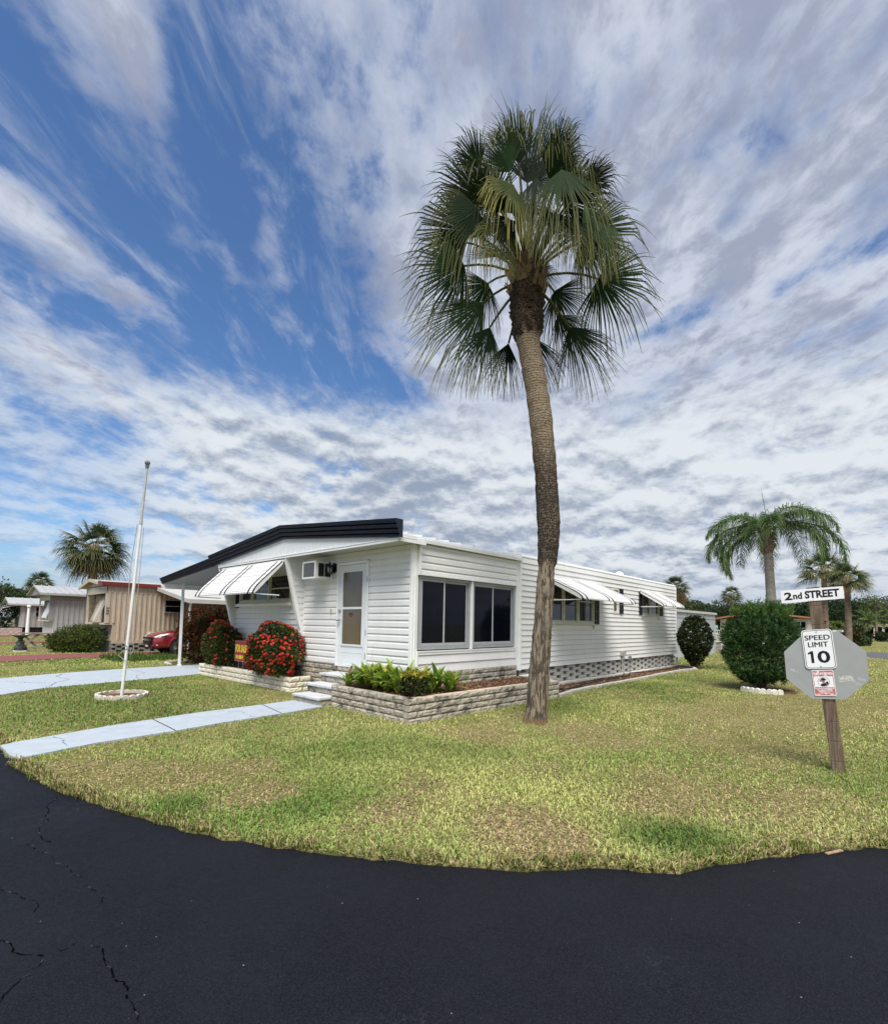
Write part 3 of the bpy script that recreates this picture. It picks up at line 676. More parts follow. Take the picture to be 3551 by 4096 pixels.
mb.build('gable_panel', mat('gable_white', (.74,.76,.78), .45, .05, 4, dirt=((.45,.46,.46), .45, 9, .62), stretch=(1,6,.7)), house)
def fascia(mbx, y0, b0, t0, y1, b1, t1, lean=.10):
    pr = [(.0,0),(.05,.02),(.05,.13),(.015,.17),(.055,.22),(.055,.40),(.02,.44),(.06,.49),(.06,.67),(.025,.71),(.065,.76),(.065,.93),(.03,.97),(.035,1.0),(-.06,1.0)]
    for (o0,f0),(o1,f1) in zip(pr, pr[1:]):
        P = lambda y, b, t, o, f: (SX-.004-o-lean*f, y, b+(t-b)*f)
        mbx.quad(P(y0,b0,t0,o0,f0), P(y1,b1,t1,o0,f0), P(y1,b1,t1,o1,f1), P(y0,b0,t0,o1,f1))
    for y, b, t in ((y0,b0,t0),(y1,b1,t1)): mbx.poly([(SX-.004-o-lean*f, y, b+(t-b)*f) for o,f in pr]+[(SX+.02,y,t),(SX+.02,y,b)])
mb = MB(); fascia(mb, RE, 2.955, 3.262, PEAK, 3.325, 3.618); fascia(mb, PEAK, 3.325, 3.618, 14.0, 2.965, 3.252)
mb.build('roof_fascia', NAVY, house)
mb = MB(); fascia(mb, 14.0, 2.975, 3.183, 17.86, 2.64, 2.835, .07); mb.build('carport_fascia', NAVY, house)
# roofs -------------------------------------------------------------
ROOFM = mat('roof_white_metal', (.72,.73,.73), .45, .06, 3, dirt=((.40,.40,.37), .4, 3, .56))
mb = MB()
def rz(y): return 3.03+(3.50-3.03)*(y-6.45)/(PEAK-6.45) if y < PEAK else 3.50+(3.06-3.50)*(y-PEAK)/(14.0-PEAK)
mb.hexa([(SX+.0,6.44,2.965),(9.34,6.44,2.965),(9.34,PEAK,3.42),(SX,PEAK,3.42),(SX,6.44,3.035),(9.34,6.44,3.035),(9.34,PEAK,3.50),(SX,PEAK,3.50)])
mb.hexa([(SX,PEAK,3.42),(9.34,PEAK,3.42),(9.34,14,2.98),(SX,14,2.98),(SX,PEAK,3.50),(9.34,PEAK,3.50),(9.34,14,3.06),(SX,14,3.06)])
for i in range(10):
    x = 5.78+i*.355; mb.hexa([(x,6.445,3.03),(x+.012,6.445,3.03),(x+.012,PEAK-.1,3.48),(x,PEAK-.1,3.48),(x,6.445,3.108),(x+.012,6.445,3.108),(x+.012,PEAK-.1,3.56),(x,PEAK-.1,3.56)])
mb.box(SX+.02, 6.425, 2.995, 9.20, 6.437, 3.055); mb.box(6.02, 6.38, 2.955, 9.24, 6.432, 3.012)
mb.box(8.75, 6.55, 3.03, 9.36, 6.9, 3.118)
mb.build('porch_roof', ROOFM, house)
mb = MB(); pr = [(HY+.10,3.145),(8,3.28),(PEAK,3.40),(12,3.30),(HL-.1,3.10)]
for (y0,z0),(y1,z1) in zip(pr, pr[1:]): mb.hexa([(9.36,y0,z0-.06),(HE,y0,z0-.06),(HE,y1,z1-.06),(9.36,y1,z1-.06),(9.36,y0,z0),(HE,y0,z0),(HE,y1,z1),(9.36,y1,z1)])
mb.box(9.345, HY-.01, 3.09, 9.36, 9.5, 3.2)
mb.build('main_roof', ROOFM, house)
mb = MB(); mb.lathe([(.09,0),(.09,.16),(.15,.17),(.17,.22),(.15,.28),(.08,.33),(.01,.35)], (18.05,8.0,3.26), 16); mb.build('roof_vent', TRIM, house)
mb = MB()
mb.hexa([(SX+.02,13.95,2.96),(17,13.95,2.96),(17,17.80,2.66),(SX+.02,17.80,2.66),(SX+.02,13.95,3.10),(17,13.95,3.10),(17,17.80,2.80),(SX+.02,17.80,2.80)], 0)
mb.build('carport_roof', mat('carport_white', (.40,.42,.46), .5, .05, 3), house)
mb = MB(); mb.box(SX-.02, 17.72, 2.50, 17, 17.84, 2.66); mb.build('carport_beam', TRIM, house)
for px_ in (5.97, 10.5, 15):
    mb = MB(); mb.box(px_-.035, 17.46, .015, px_+.035, 17.53, 2.70); mb.box(px_-.06, 17.44, .015, px_+.06, 17.55, .04); mb.build('carport_post', TRIM, house, .004)
# slanted wing panels beside the front window ------------------------
for i, (y, s) in enumerate(((HI, 1), (13.62, -1))):
    mb = MB(); y2 = y+.05*s
    front = [(SX+.02,2.93),(5.885,1.50),(5.945,1.30),(5.945,.95),(HX+.02,.95),(HX+.02,2.93)]
    mb.poly([(x, y, z) for x, z in front]); 
    mb.poly([(x, y2, z) for x, z in front])
    for j, zc in enumerate([1.0+.131*k for k in range(15)]):
        fx = 5.945 if zc < 1.3 else (5.885+(5.945-5.885)*(1.5-zc)/.2 if zc < 1.5 else 5.885+(SX+.02-5.885)*(zc-1.5)/1.43)
        yy = y-.012*s; zz = zc+.131
        fx2 = 5.945 if zz < 1.3 else (5.885+(5.945-5.885)*(1.5-zz)/.2 if zz < 1.5 else 5.885+(SX+.02-5.885)*(zz-1.5)/1.43)
        if zz < 2.93: mb.poly([(fx+.03,y-.016*s,zc),(HX,y-.016*s,zc),(HX,y-.004*s,zz),(fx2+.03,y-.004*s,zz)]); mb.poly([(fx+.03,y-.016*s,zc),(HX,y-.016*s,zc),(HX,y,zc),(fx+.03,y,zc)])
    w_ = mb.build('wing_panel', WHITE, house)
    mb = MB()
    for (x0,z0),(x1,z1) in zip(front[:3], front[1:4]):
        mb.hexa([(x0-.035,y-.025*s,z0),(x0+.05,y-.025*s,z0),(x0+.05,y2+.01*s,z0),(x0-.035,y2+.01*s,z0),(x1-.035,y-.025*s,z1),(x1+.05,y-.025*s,z1),(x1+.05,y2+.01*s,z1),(x1-.035,y2+.01*s,z1)])
    mb.build('wing_trim', TRIM, w_)
# windows -------------------------------------------------------------
CURT = mat('curtain', (.26,.29,.30), .9, .35, 6, stretch=(4,4,.6))
def window(name, O, U, N, u0, u1, z0, z1, splits, fm, sash=True, sill=True, gm=GLASS, depth=.055, rail=None, jw=.05):
    mb = MB(); frame(mb, O, U, N, u0, u1, z0, z1, jw, -depth, .03); w_ = None
    if sill: slab(mb, O, U, N, u0-.02, u1+.02, z0-.03, z0-.002, -.02, .055)
    edges = [u0+jw] + splits + [u1-jw]
    for s_ in splits: slab(mb, O, U, N, s_-.035, s_+.035, z0+jw, z1-jw, -depth, .022)
    w_ = mb.build(name, fm, house)
    for i, (a, b) in enumerate(zip(edges, edges[1:])):
        a2 = a+(.035 if i else 0); b2 = b-(.035 if i < len(edges)-2 else 0)
        mb = MB(); frame(mb, O, U, N, a2+.004, b2-.004, z0+jw+.004, z1-jw-.004, .028, -.04, -.008)
        rz_ = rail[i] if rail else None
        if rz_: slab(mb, O, U, N, a2+.032, b2-.032, rz_-.016, rz_+.016, -.04, -.004)
        mb.build('sash', fm, w_)
        mb = MB(); slab(mb, O, U, N, a2+.028, b2-.028, z0+jw+.028, z1-jw-.028, -.034, -.026); mb.build('pane', gm, w_)
    return w_
OF = (HX, 0, 0); OR = (0, HY, 0)
window('window', OF, UYP, NX, 10.70, 13.36, 1.97, 2.68, [11.78, 12.66], WINF, rail=[2.30,2.30,2.30])
mb = MB(); slab(mb, OF, UYP, NX, 10.62, 13.46, 1.865, 1.938, .0, .10); mb.build('window_ledge', TRIM, house, .006)
window('window', OR, UXP, NY, 10.32, 12.97, 1.56, 2.62, [11.31, 12.08], WINF, rail=[2.17, None, 2.17])
window('window', OR, UXP, NY, 14.22, 14.64, 1.89, 2.66, [], WINF, sill=False)
window('window', OR, UXP, NY, 16.47, 18.06, 1.89, 2.64, [17.22], WINF, rail=[None, None])
def shutter(O, U, N, u0, u1, z0, z1):
    mb = MB(); frame(mb, O, U, N, u0, u1, z0, z1, .035, .018, .045); slab(mb, O, U, N, u0+.03, u1-.03, z0+.03, z1-.03, .014, .024)
    k = int((z1-z0-.08)/.036)
    for i in range(k):
        za = z0+.04+i*.036; P = lambda u, z, d: Vector(O) + Vector(U)*u + Vector(N)*d + Vector((0,0,z))
        mb.quad(P(u0+.035,za,.040), P(u1-.035,za,.040), P(u1-.035,za+.032,.026), P(u0+.035,za+.032,.026))
    return mb.build('shutter', SHUT, house)
shutter(OR, UXP, NY, 12.995, 13.255, 1.55, 2.66); shutter(OR, UXP, NY, 10.03, 10.29, 1.55, 2.66)
shutter(OR, UXP, NY, 14.67, 14.93, 1.895, 2.67); shutter(OR, UXP, NY, 16.20, 16.455, 1.90, 2.69); shutter(OR, UXP, NY, 18.10, 18.39, 1.90, 2.69)
shutter(OF, UYP, NX, 13.375, 13.56, 1.84, 2.66)
# big sliding porch windows, recessed between the panels
for (u0, u1) in ((6.15, 7.575), (7.625, 9.115)):
    mb = MB(); O = (0, HY+.02, 0)
    frame(mb, O, UXP, NY, u0, u1, 1.018, 2.372, .05, -.05, .035, bot=.065)
    w_ = mb.build('porch_window', ALU, house, .003)
    um = u0+(u1-u0)*.472
    for k, (a, b, d) in enumerate(((u0+.054, um+.02, .012), (um-.02, u1-.054, -.016))):
        mb = MB(); frame(mb, O, UXP, NY, a, b, 1.087, 2.318, .036, d-.012, d+.012, bot=.05); sa = mb.build('sash', mat('sash_grey', (.40,.42,.44), .4, .06, 8), w_)
        mb = MB(); slab(mb, O, UXP, NY, a+.036, b-.036, 1.137, 2.282, d-.004, d+.002); mb.build('pane', SCREEN, w_)
mb = MB(); mb.box(7.578, HY-.052, 1.0, 7.622, HY+.05, 2.372); mb.build('window_mullion', TRIM, house)
# front storm door ------------------------------------------------
mb = MB(); frame(mb, OF, UYP, NX, 7.76, 8.81, .60, 2.725, .045, -.03, .035, bot=.02); mb.box(HX-.05, 7.78, 2.70, HX-.03, 8.79, 2.73)
door = mb.build('door', TRIM, house)
DW = mat('door_white', (.70,.73,.75), .4, .03, 4)
mb = MB(); frame(mb, OF, UYP, NX, 7.812, 8.758, .625, 2.672, .11, -.016, .012)
slab(mb, OF, UYP, NX, 7.922, 8.648, 1.765, 1.81, -.014, .014); slab(mb, OF, UYP, NX, 7.922, 8.648, .735, 1.02, -.014, .006)
frame(mb, OF, UYP, NX, 7.922, 8.648, 1.02, 2.56, .035, -.010, .024)
slab(mb, OF, UYP, NX, 7.93, 8.64, .885, .89, .006, .010)
mb.build('door_leaf', DW, door)
DGL = mat('door_glass', (.115,.088,.062), .10, .22, .9, spec=.7)
mb = MB(); slab(mb, OF, UYP, NX, 7.957, 8.613, 1.812, 2.525, -.008, .004); mb.build('door_pane', DGL, door)
mb = MB(); slab(mb, OF, UYP, NX, 7.957, 8.613, 1.055, 1.763, -.008, .004); mb.build('door_pane', DGL, door)
mb = MB()
mb.tube([(HX-.010,8.70,1.735),(HX-.045,8.70,1.735)], [.034,.030], 14); mb.build('door_lock', STEEL, door)
mb = MB(); mb.tube([(HX-.010,8.70,1.545),(HX-.05,8.70,1.545)], .016, 12); mb.ball((HX-.075,8.70,1.545), .032, 8); mb.build('door_knob', STEEL, door)
for z in (2.35, 1.30, .85): mb = MB(); mb.box(HX-.048, 7.79, z-.055, HX-.034, 7.80, z+.055); mb.build('hinge', STEEL, door)
mb = MB(); slab(mb, OF, UYP, NX, 8.24, 8.44, 1.605, 1.70, .0045, .0055); st = mb.build('door_notice', mat('notice_brown', (.16,.11,.075), .6, .05, 4), door)
DARKTXT = mat('notice_ink', (.03,.02,.015), .7, .05, 4)
for s_, z, sz in (('PLEASE', 1.677, .034), ('no SOLICITING', 1.652, .024), ('thank you', 1.625, .020)):
    text('notice_text', s_, sz, DARKTXT, st, (HX-.0065, 8.34, z), (0,-1,0), (0,0,1), 1.0, .0004)
mb = MB(); slab(mb, OF, UYP, NX, 9.0, 9.035, 1.665, 1.775, .018, .035); mb.build('doorbell', mat('doorbell_brass', (.45,.36,.16), .5, .1, 8), house)
# service boxes on the long wall -----------------------------------
mb = MB(); mb.box(14.70, HY-.09, .60, 15.00, HY-.018, .72); mb.tube([(14.80,HY-.05,.60),(14.80,HY-.05,.30),(14.79,HY-.03,.05)], .018, 8); mb.build('electric_box', mat('service_grey', (.36,.36,.33), .6, .15, 9), house)
mb = MB(); mb.tube([(15.33,HY-.02,.53),(15.33,HY-.09,.53),(15.33,HY-.11,.50)], .022, 8); mb.tube([(15.33,HY-.10,.50),(15.31,HY-.10,.40),(15.22,HY-.12,.2),(15.14,HY-.14,.05),(14.9,HY-.2,.03)], .013, 8); mb.ball((15.33,HY-.08,.545), .04, 6); mb.build('spigot', mat('spigot_dark', (.12,.12,.115), .5, .2, 9), house)
for x, z in ((12.9,1.47),(16.4,1.80),(17.95,1.80)): mb = MB(); mb.box(x, HY-.05, z, x+.06, HY-.018, z+.03); mb.box(x+.02, HY-.035, z-.05, x+.04, HY-.018, z); mb.build('shutter_dog', mat('service_grey', (.36,.36,.33)), house)
mb = MB(); mb.box(19.86, HY-.06, -.02, 19.92, HY+.01, .36); mb.box(19.80, HY-.055, .33, 19.93, HY+.005, .37); mb.build('drain_pipe', TRIM, house)

# ------------------------------------------------------------------ awnings, air conditioner, lantern
def awning(label, O, U, N, u0, u1, prof, stripes, group='aluminium awnings over the windows', arms=True, slat=.074, rib=.012):
    """prof: (out, z) from the wall down to the nose; stripes: slat index sets painted navy."""
    a = thing('window_awning', label, 'awning', tuple(Vector(O)+Vector(U)*(u0+u1)/2+Vector((0,0,prof[-1][1]))), group)
    U = Vector(U); N = Vector(N); O = Vector((O[0], O[1], 0)); mb = MB()
    nrm = []
    for i in range(len(prof)):
        p = prof[max(i-1,0)]; q = prof[min(i+1,len(prof)-1)]; d = Vector((q[0]-p[0], q[1]-p[1])).normalized(); nrm.append((-d.y, d.x) if -d.y > 0 or d.x > 0 else (d.y, -d.x))
    n = max(1, round((u1-u0)/slat)); sw = (u1-u0)/n
    P = lambda u, i, h: O + U*u + N*(prof[i][0]+nrm[i][0]*h) + Vector((0,0,prof[i][1]+nrm[i][1]*h))
    us = []
    for k in range(n):
        mi = 1 if k in stripes(n) else 0
        for f0, h0, f1, h1 in ((0,0,.25,rib),(.25,rib,.75,rib),(.75,rib,1,0)): us.append((u0+(k+f0)*sw, h0, u0+(k+f1)*sw, h1, mi))
    for ua, ha, ub, hb, mi in us:
        for i in range(len(prof)-1): mb.quad(P(ua,i,ha), P(ub,i,hb), P(ub,i+1,hb), P(ua,i+1,ha), mi, True)
        # scalloped lip
        i = len(prof)-1
        if ha == hb: mb.quad(P(ua,i,ha), P(ub,i,hb), P(ub,i,hb)+Vector((0,0,-.02)), P(ua,i,ha)+Vector((0,0,-.02)), mi)
    c = mb.build('awning_canopy', [AWN, mat('awning_stripe', (.009,.010,.016), .45, .15, 8)], a)
    so = c.modifiers.new('thick', 'SOLIDIFY'); so.thickness = .003; so.offset = -1
    for u in (u0-.003, u1+.003):
        mb = MB(); pts = [O+U*u+N*o+Vector((0,0,z)) for o, z in prof]
        tail = O+U*u+N*(prof[-1][0]-.02)+Vector((0,0,prof[-1][1]-.012))
        top = O+U*u+N*prof[0][0]+Vector((0,0,prof[0][1]-.06))
        poly = pts + [tail, top]; mb.prism(poly, U*(.004 if u > u0 else -.004)); mb.build('awning_side', AWN, a)
    mb = MB(); mb.bar(O+U*(u0-.02)+N*(prof[0][0]-.01)+Vector((0,0,prof[0][1]+.015)), O+U*(u1+.02)+N*(prof[0][0]-.01)+Vector((0,0,prof[0][1]+.015)), .03, .05); mb.build('wall_rail', TRIM, a)
    if arms:
        for u in (u0+.06, u1-.06):
            mb = MB(); mb.bar(O+U*u+N*.03+Vector((0,0,prof[-1][1]-.02)), O+U*u+N*(prof[-2][0]-.03)+Vector((0,0,prof[-2][1]-.05)), .025, .02); mb.build('awning_arm', TRIM, a)
    return a
def curve_prof(o0, z0, o1, z1, nose_r=.16):
    pts = []
    d = Vector((o1-o0, z1-z0)); L = d.length; d /= L
    s1 = Vector((o1, z1)) - d*0
    for i in range(5): p = Vector((o0, z0)) + d*(L-nose_r*1.2)*i/4; pts.append((p.x, p.y))
    a = Vector(pts[-1]); ctrl = a + d*nose_r*1.1; end = Vector((o1, z1-nose_r*.35))
    for i in range(1, 7):
        t = i/6; p = a*(1-t)**2 + ctrl*2*t*(1-t) + end*t*t; pts.append((p.x, p.y))
    return pts
st3 = lambda n: {0, 3, n//2-2, n//2+1, n-4, n-1}
st3b = st3
awning('large white striped awning on the front gable window behind the red bushes', (SX, 0, 0), UYP, NX, 10.23, 13.42, curve_prof(.0, 2.83, .64, 2.18, .24), st3b)
awning('white awning with navy stripes on the long side wall just behind the palm trunk', OR, UXP, NY, 10.32, 13.42, curve_prof(.03, 2.70, 1.05, 2.215, .22), st3b)
awning('small white striped awning near the far rear corner of the side wall', OR, UXP, NY, 16.27, 18.42, curve_prof(.03, 2.70, .80, 2.26, .18), st3)
ac = thing('air_conditioner', 'white window air conditioner sticking out of the porch wall beside the lantern', 'air conditioner', (5.8, 9.28, 2.40))
ACW = mat('ac_white', (.68,.69,.68), .5, .06, 9, dirt=((.42,.41,.37), .4, 9, .58))
mb = MB(); x0, x1, y0, y1, z0, z1 = 5.58, 6.0, 9.03, 9.53, 2.405, 2.765
mb.box(x0+.012, y0+.012, z0, x1-.022, y1-.012, z1); ac_b = mb.build('cabinet', ACW, ac, .008)
mb = MB(); frame(mb, (x0+.012,0,0), UYP, NX, y0, y1, z0-.004, z1+.004, .035, 0, .02); mb.build('grille_frame', ACW, ac)
mb = MB(); mb.box(x0+.004, y0+.036, z0+.032, x0+.0115, y1-.036, z1-.032)
for i in range(16): mb.box(x0-.003, y0+.036, z0+.036+i*.0185, x0+.0035, y1-.036, z0+.042+i*.0185)
mb.build('coil_grille', mat('coil_grey', (.19,.20,.21), .6, .25, 30, dirt=((.4,.4,.4), .4, 40, .62)), ac)
for a, b in ((x0+.07, x0+.20), (x0+.23, x0+.36)):
    mb = MB(); mb.box(a, y0+.002, z0+.05, b, y0+.0115, z1-.04, 0)
    for i in range(12): mb.box(a, y0-.003, z0+.055+i*.022, b, y0+.0018, z0+.062+i*.022, 1)
    mb.build('side_louvre', [DARK, mat('louvre_dark', (.035,.035,.036), .5)], ac)
mb = MB(); mb.box(5.955, 9.0, 2.39, 5.976, 9.56, 2.78); mb.build('mounting_flange', TRIM, ac)
la = thing('wall_lantern', 'black carriage lantern fixed to the porch wall between air conditioner and door', 'lantern', (5.9, 8.93, 2.5))
mb = MB(); pl = [(5.974, 8.93+.075*math.cos(t)*1.0, 2.64+.11*math.sin(t)) for t in [i*2*math.pi/20 for i in range(20)]]; mb.prism(pl, (-.022,0,0)); mb.tube([(5.95,8.93,2.64),(5.90,8.93,2.68),(5.86,8.93,2.70)], .014, 8); mb.build('back_plate', BLACKM, la, .004)
cx, cy = 5.85, 8.93
mb = MB(); mb.lathe([(.03,2.505),(.062,2.51),(.062,2.525)], (cx,cy,0), 6); mb.lathe([(.088,2.645),(.088,2.658),(.055,2.69),(.03,2.70),(.03,2.715),(.012,2.73),(.018,2.745),(.004,2.765)], (cx,cy,0), 12)
for k in range(6):
    t = k*math.pi/3; mb.bar((cx+.058*math.cos(t),cy+.058*math.sin(t),2.52), (cx+.078*math.cos(t),cy+.078*math.sin(t),2.65), .010)
mb.build('lantern_cage', BLACKM, la)
mb = MB(); mb.lathe([(.050,2.526),(.070,2.644)], (cx,cy,0), 6); mb.build('lantern_glass', mat('lantern_glass', (.30,.31,.30), .15, .2, 5, spec=.6), la)

# ------------------------------------------------------------------ steps and planters
st = thing('front_steps', 'three block steps with pale worn treads up to the front door', 'steps', (5.3, 8.15, 0))
for i, (x0, x1, zt, y0, y1) in enumerate(((4.905, 5.42, .155, 7.69, 8.60), (5.225, 5.72, .318, 7.70, 8.69), (5.545, 5.97, .487, 7.70, 8.72))):
    mb = MB(); block_wall(mb, (x0+.035, y1-.02), (x0+.035, y0+.02), NX, zt-.16-.02*(i == 0), 1, .115+.02*(i == 0), .42, .12, 0, 20+i, rough=.007)
    block_wall(mb, (x0+.035, y0+.02), (x1, y0+.02), NY, zt-.16-.02*(i == 0), 1, .115+.02*(i == 0), .42, .10, 0, 30+i, rough=.007)
    mb.box(x0+.05, y0+.05, max(-.02, zt-.30), x1, y1-.02, zt-.05)
    r_ = mb.build('riser', BLOCK, st)
    mb = MB(); mb.box(x0, y0, zt-.045, x1, y1, zt); mb.build('tread', STEPC, st, .008)
lp = thing('block_planter', 'low cream block planter under the front window holding the red flowering bushes', 'planter', (5.7, 12.1, 0))
mb = MB(); block_wall(mb, (5.455, 14.53), (5.49, 9.73), NX, -.02, 3, .113, .36, .13, 0, 41)
block_wall(mb, (5.49, 9.72), (6.0, 9.72), NY, -.02, 3, .113, .30, .10, 0, 42); block_wall(mb, (6.0, 14.54), (5.455, 14.54), (0,1,0), -.02, 3, .113, .30, .10, 0, 43)
mb.build('planter_wall', BLOCKW, lp)
mb = MB(); mb.box(5.55, 9.80, 0, 6.0, 14.48, .285); mb.build('planter_soil', MULCHM, lp)
rp = thing('block_planter', 'grey stained block planter wrapping the porch corner beside the palm', 'planter', (5.6, 6.2, 0))
mb = MB(); block_wall(mb, (5.145, 7.69), (5.045, 5.50), (-1,-.045,0), -.02, 4, .10, .40, .13, 0, 51)
block_wall(mb, (5.03, 5.49), (9.15, 5.365), (-.03,-1,0), -.02, 4, .10, .40, .13, 0, 52, cap_mi=1)
block_wall(mb, (5.15, 7.70), (5.52, 7.70), (0,1,0), -.02, 4, .10, .36, .10, 0, 53)
block_wall(mb, (9.16, 5.37), (9.16, 6.4), (1,0,0), -.02, 4, .10, .36, .10, 0, 54)
mb.build('planter_wall', [BLOCK, CAP], rp)
mb = MB(); mb.box(5.22, 5.58, 0, 9.10, 6.47, .335); mb.box(5.26, 6.47, 0, 5.97, 7.66, .335); mb.build('planter_soil', MULCHM, rp)
# bark chips, one loose mass per bed
def chips(n, fn, z, parent=None, seed=1, size=(.02,.05)):
    g = np.random.default_rng(seed); P = []
    while len(P) < n:
        p = fn(g)
        if p is not None: P.append(p)
    P = np.array(P); n = len(P); th = g.random(n)*6.28; L = g.uniform(*size, n); w = L*g.uniform(.25, .5, n)
    u = np.stack([np.cos(th)*L, np.sin(th)*L, g.normal(0, .35, n)*L], 1)/2; v = np.stack([-np.sin(th)*w, np.cos(th)*w, g.normal(0, .4, n)*w], 1)/2
    c0 = np.stack([P[:,0], P[:,1], z+g.uniform(.002, .025, n)], 1)
    V = np.stack([c0-u-v, c0+u-v, c0+u+v, c0-u+v], 1).reshape(-1, 3); b = np.arange(n)*4
    pal = np.array([[.17,.09,.05],[.24,.145,.085],[.33,.24,.16],[.09,.05,.035],[.28,.15,.09]])[g.integers(0,5,n)]*(.7+.6*g.random((n,1)))
    o = np_mesh('bark_mulch', V, np.stack([b,b+1,b+2,b+3],1), [], np.repeat(pal, 4, 0), PETAL, parent); stuff(o); return o
chips(3800, lambda g: (lambda p: p)((g.uniform(5.22, 9.05), g.uniform(5.55, 6.44))), .335, rp, 5)
chips(1500, lambda g: (g.uniform(5.57, 5.97), g.uniform(9.85, 14.4)), .285, lp, 6)
# edging bed along the long wall
ED_O = [(9.2,5.42),(10.0,5.56),(11.2,5.60),(12.3,5.62),(13.8,5.60),(15.2,5.61),(16.5,5.64),(17.6,5.65),(18.3,5.56),(18.7,5.44)]
ED_I = [(9.25,6.46),(12,6.47),(15,6.46),(18,6.48),(19.75,6.47),(19.9,6.2),(19.3,5.75),(18.75,5.50)]
EDGM = mat('edging_concrete', (.44,.43,.40), .9, .15, 7, .5, 50, dirt=((.22,.23,.17), .5, 5, .55))
bed = thing('bed_edging', 'curved concrete edging strip around the bark bed along the side wall', 'edging', (14, 5.6, 0))
def strip(pts, w, h, m, parent, name):
    mb = MB()
    for p, q in zip(pts, pts[1:]):
        p = Vector((*p,0)); q = Vector((*q,0)); L = (q-p).length; n = max(1, int(L/.6)); d = (q-p).normalized(); s = Vector((-d.y, d.x, 0))*w/2
        for i in range(n):
            a = p+(q-p)*i/n+d*.004; b = p+(q-p)*(i+1)/n-d*.004; hh = h+rnd.uniform(-.01,.01)
            mb.hexa([a-s+Vector((0,0,-.03)), b-s+Vector((0,0,-.03)), b+s+Vector((0,0,-.03)), a+s+Vector((0,0,-.03)), a-s+Vector((0,0,hh)), b-s+Vector((0,0,hh)), b+s+Vector((0,0,hh)), a+s+Vector((0,0,hh))])
    return mb.build(name, m, parent, .008)
strip(ED_O, .09, .065, EDGM, bed, 'outer_edging')
strip(ED_I, .10, .075, mat('edging_pale', (.60,.58,.53), .9, .12, 7, .5, 50, dirt=((.34,.33,.27), .4, 5, .55)), bed, 'inner_edging')
_bp = ED_O+[(19.2,5.7),(19.75,6.42),(9.25,6.42)]
mb = MB(); mb.poly([(p[0], p[1], .012) for p in _bp]); structure(mb.build('mulch_bed', MULCHM))
def _in(g):
    x = g.uniform(9.2, 19.7); y = g.uniform(5.42, 6.45)
    return (x, y) if in_poly(np.array([x]), np.array([y]), _bp)[0] else None
chips(5200, _in, .014, None, 8)
mb = MB(); mb.poly([(6.0,17.55,.012),(6.7,17.5,.012),(19,17.5,.012),(19,18.9,.012),(7.1,18.95,.012),(6.4,18.85,.012),(6.0,18.9,.012)]); structure(mb.build('mulch_bed', MULCHM))
chips(1200, lambda g: (g.uniform(6.05, 9), g.uniform(17.6, 18.85)), .014, None, 9)
cs = thing('bed_edging', 'pale stone edging of the mulch bed beside the carport post', 'edging', (6.4, 18.9, 0)); strip([(5.9,18.1),(5.95,18.7),(6.4,18.95),(7.1,19.02),(8.5,19.02)], .10, .06, mat('edging_pale', (.60,.58,.53)), cs, 'edging_stones')
mb = MB(); g = random.Random(5)
mb.tube([(9.6,5.75,.07),(10.0,5.66,.08),(10.6,5.74,.06),(11.3,5.95,.05),(12.4,6.05,.05),(13.4,6.02,.05),(14.3,6.22,.05),(14.79,6.40,.05),(14.80,6.44,.1)], .014, 8)
mb.tube([(9.7,5.62,.08),(10.3,5.72,.08),(11.0,5.90,.06),(11.9,6.2,.05),(13.0,6.25,.05),(14.2,6.05,.05),(15.14,6.34,.06),(16.2,6.2,.05),(17.6,6.15,.05),(18.9,6.1,.05)], .012, 8)
mb.tube([(9.5,5.7,.09),(9.75,5.60,.09),(9.9,5.74,.09),(9.7,5.85,.08),(9.5,5.72,.08)], .013, 8)
tag(mb.build('garden_hose', mat('hose_black', (.02,.02,.021), .45, .2, 8), None, 0, (13, 5.9, 0)), 'dark garden hose snaking over the bark bed along the side wall', 'hose')
ss = MB(); ss.box(9.19, 6.05, -.02, 9.75, 6.42, .38); o = tag(ss.build('stepping_slab', mat('pale_slab', (.62,.61,.57), .8, .08, 6, .3, 50), None, .01, (9.5, 6.2, .3)), 'pale concrete slab lying where porch skirt meets the side wall', 'slab')
# ------------------------------------------------------------------ foliage builders
class Leaves:
    """Collects leaf-sized faces with a colour each."""
    def __init__(s): s.V = []; s.Q = []; s.T = []; s.C = []; s.n = 0
    def add(s, V, Q, T, C):
        s.V.append(V); s.C.append(C)
        if len(Q): s.Q.append(np.asarray(Q)+s.n)
        if len(T): s.T.append(np.asarray(T)+s.n)
        s.n += len(V)
    def blades(s, P, D, N, L, W, C, fold=.25, bend=.0):
        """Lens-shaped leaves: P base (n,3), D direction, N face normal, L length, W width, C colour (n,3)."""
        n = len(P); D = D/np.linalg.norm(D, axis=1)[:,None]; Sd = np.cross(D, N); Sd /= np.maximum(np.linalg.norm(Sd, axis=1)[:,None], 1e-6); N2 = np.cross(Sd, D)
        L = L[:,None]; W = W[:,None]
        m = P+D*L*.45; t = P+D*L-N2*L*bend
        V = np.stack([P, m-Sd*W/2+N2*W*fold, m-N2*0, m+Sd*W/2+N2*W*fold, t], 1).reshape(-1, 3); b = np.arange(n)*5
        T = np.concatenate([np.stack([b,b+1,b+2],1), np.stack([b,b+2,b+3],1), np.stack([b+1,b+4,b+2],1), np.stack([b+2,b+4,b+3],1)])
        s.add(V, [], T, np.repeat(C, 5, 0))
    def build(s, name, m, parent=None, loc=None, smooth=False):
        return np_mesh(name, np.concatenate(s.V), np.concatenate(s.Q) if s.Q else np.zeros((0,4),int), np.concatenate(s.T) if s.T else np.zeros((0,3),int), np.concatenate(s.C), m, parent, loc, smooth)
